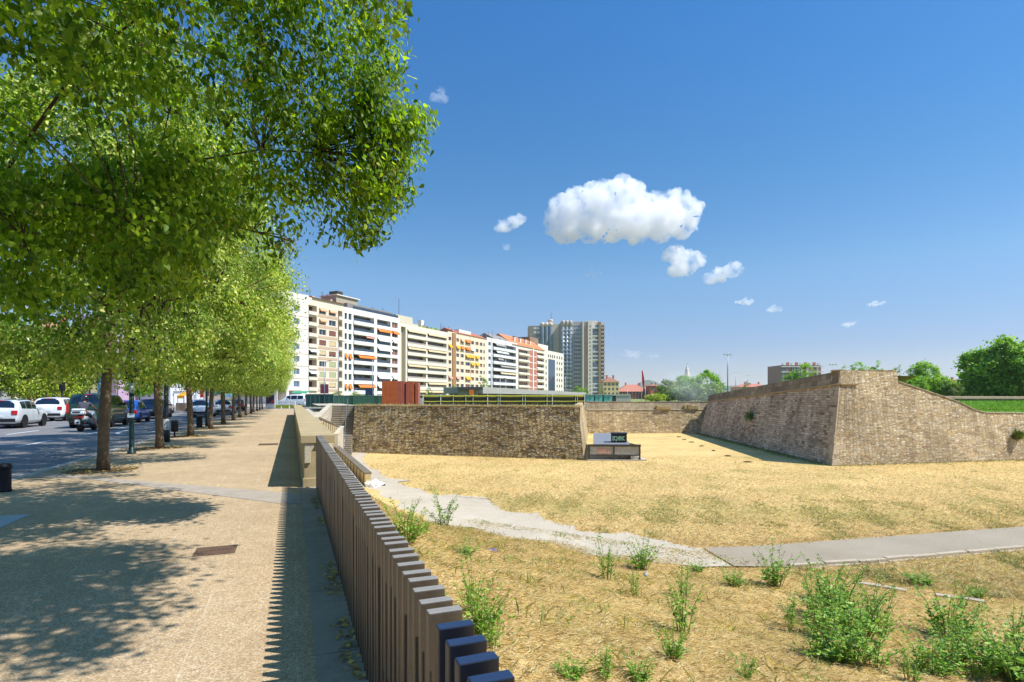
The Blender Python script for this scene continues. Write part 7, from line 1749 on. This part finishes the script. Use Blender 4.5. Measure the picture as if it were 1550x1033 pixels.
def cloud(label, puffs, d, dens=1.0, seed=1, flat=None, vox=None, disp=1.0):
    vv = []; ff = []; rg = random.Random(seed); c = W(puffs[0][0], puffs[0][1], d); k = d/FPX
    ex, ez = Vector((CS, -SN, 0)), Vector((0, 0, 1)); ey = Vector((SN, CS, 0))
    allp = []
    for u, v, r in puffs:
        allp.append((u, v, r, 0))
        for k_ in range(int(10+r*.8)):
            a = rg.uniform(-.35, math.pi+.35); rr = r*rg.uniform(.22, .5); e_ = rg.uniform(.55, 1.02)
            q = (u+math.cos(a)*r*e_, v-math.sin(a)*r*e_*(1 if math.sin(a) > 0 else .5), rr, 1); allp.append(q)
            for m_ in range(3):
                a2 = a+rg.uniform(-1.2, 1.2); allp.append((q[0]+math.cos(a2)*rr*.9, q[1]-math.sin(a2)*rr*.9, rr*rg.uniform(.25, .5), 2))
    for u, v, r, lv in allp:
        p = ex*(u-puffs[0][0])*k+ez*(puffs[0][1]-v)*k+ey*rg.uniform(-.5, .5)*k*(r if lv == 0 else 14)
        vv.append(ICO_V*np.array((r*k, r*k, r*k*.9))+np.array(p)); ff.append(ICO_F+len(ICO_V)*len(ff))
    me = fast('cloud', np.vstack(vv), np.vstack(ff), CT if dens < 1 else CM.m)
    o = link('cloud', me, loc=c, kind='structure')
    rm = o.modifiers.new('Remesh', 'REMESH'); rm.mode = 'VOXEL'; rm.voxel_size = (vox or 3.0)*k
    for i, (sz, st) in enumerate(((30, 16), (12, 10), (4.5, 5))):
        tx = bpy.data.textures.new('puff%d_%d' % (seed, i), 'CLOUDS'); tx.noise_scale = sz*k*disp; tx.noise_depth = 4
        dm = o.modifiers.new('Disp%d' % i, 'DISPLACE'); dm.texture = tx; dm.texture_coords = 'GLOBAL'; dm.strength = st*k*disp; dm.mid_level = .45
    o['label'] = label; o['category'] = 'cloud'; del o['kind']; o['group'] = 'small white clouds'
    return o
cloud('big white heaped cloud in the middle of the sky', [(930, 328, 36), (852, 332, 20), (868, 322, 27), (860, 345, 26), (895, 345, 26), (905, 312, 30), (938, 294, 20), (918, 302, 20), (1010, 312, 18), (950, 315, 30), (975, 335, 30), (1000, 330, 28), (1025, 325, 26), (1045, 322, 15), (960, 352, 22), (1000, 350, 20), (1035, 345, 16), (842, 342, 13), (925, 360, 12), (985, 312, 16), (868, 300, 14)], 2600, seed=1, vox=2.2)
cloud('small cloud just left of the big cloud', [(768, 342, 10), (758, 347, 8), (780, 337, 10), (790, 333, 6)], 2600, seed=2, vox=1.3, disp=.5)
cloud('small puffy cloud below the right end of the big cloud', [(1030, 392, 13), (1018, 388, 12), (1045, 395, 13), (1030, 408, 13), (1058, 397, 8), (1022, 412, 8), (1044, 410, 10)], 2600, seed=3, vox=1.4, disp=.6)
cloud('small slanting cloud, right of the puffy one below the big cloud', [(1092, 416, 11), (1078, 422, 10), (1106, 412, 11), (1116, 410, 8), (1070, 426, 5)], 2600, seed=4, vox=1.3, disp=.5)
for i, (l, pf) in enumerate((('tiny cloud low in the sky, first to the right of the slanting cloud', [(1125, 458, 5), (1119, 458, 4), (1132, 459, 4)]), ('tiny cloud second from the slanting cloud', [(1172, 468, 5), (1168, 469, 4), (1177, 469, 3)]), ('tiny cloud far right in the sky, above the bastion', [(1325, 461, 4), (1316, 462, 3), (1334, 461, 3)]), ('faint small cloud low over the red flag, left one', [(955, 537, 6), (946, 537, 5), (964, 537, 6)]), ('faint small cloud low over the red flag, right one', [(986, 540, 4), (980, 540, 3), (994, 539, 3)]), ('wispy cloud beside the tip of the big tree crown', [(665, 146, 7), (672, 150, 6), (660, 151, 6), (668, 140, 5)]), ('tiny faint cloud below the small left cloud', [(768, 376, 4), (764, 375, 3)]), ('faint wisp under the big cloud', [(898, 416, 5), (890, 417, 3), (908, 417, 3)]), ('tiny cloud above the tall bastion, rightmost but one', [(1285, 492, 3.5), (1280, 492, 3), (1291, 491, 3)]))):
    cloud(l, pf, 2600, .5 if ('faint' in l or 'wisp' in l) else 1, seed=10+i, vox=.9, disp=.4)
# fine spray drifting in front of the trees behind the far wall
MM = NT('water_mist'); MM.n.remove(MM.b); mv_ = MM.new('ShaderNodeVolumePrincipled'); mv_.inputs['Color'].default_value = (.95, .97, 1, 1)
mn_ = MM.noise(MM.new('ShaderNodeNewGeometry').outputs['Position'], .22, 4, .6); mr_ = MM.new('ShaderNodeMapRange', ins={'From Min': .35, 'From Max': .7, 'To Min': 0.0, 'To Max': .06}); MM.link(mn_, mr_.inputs[0]); MM.link(mr_.outputs[0], mv_.inputs['Density']); MM.link(mv_.outputs[0], MM.out.inputs['Volume'])
_b = bmesh.new(); bmesh.ops.create_icosphere(_b, subdivisions=3, radius=1); me = bpy.data.meshes.new('mist'); _b.to_mesh(me); _b.free(); me.materials.append(MM.m)
o = link('mist', me, loc=W(1046, 588, 124), kind='stuff'); o.scale = (6.5, 3.5, 3.6); o.rotation_euler = (0, R(18), -YAW)
# air
HZM = NT('haze_air'); HZM.n.remove(HZM.b); hv = HZM.new('ShaderNodeVolumePrincipled'); hv.inputs['Color'].default_value = (.82, .90, 1, 1); hv.inputs['Density'].default_value = HAZE; hv.inputs['Anisotropy'].default_value = .3; HZM.link(hv.outputs[0], HZM.out.inputs['Volume'])
if HAZE > 0:
    b = MB(); b.box(-5600, 5600, -5600, 5600, -5.4, 190); b.build('haze', HZM.m, kind='stuff')
cam = bpy.data.cameras.new('Camera'); co = bpy.data.objects.new('Camera', cam); COL.objects.link(co); sc.camera = co
cam.sensor_width = 36; cam.lens = FPX/1550*36; cam.shift_y = (HZ-516.5)/1550; cam.clip_start = .05; cam.clip_end = 20000
co.location = (0, 0, EYE); co.rotation_euler = (R(90), 0, -YAW)
vs = sc.view_settings; vs.view_transform = 'Standard'; vs.look = 'None'; vs.gamma = 1; vs.exposure = EXPO; vs.use_curve_mapping = False
sc.cycles.max_bounces = 14; sc.cycles.diffuse_bounces = 3; sc.cycles.glossy_bounces = 3; sc.cycles.transmission_bounces = 6; sc.cycles.transparent_max_bounces = 14; sc.cycles.volume_bounces = 14
sc.cycles.use_denoising = True
try: sc.cycles.denoiser = 'OPENIMAGEDENOISE'
except Exception: pass
sc.cycles.caustics_reflective = False; sc.cycles.caustics_refractive = False; sc.cycles.sample_clamp_indirect = 8
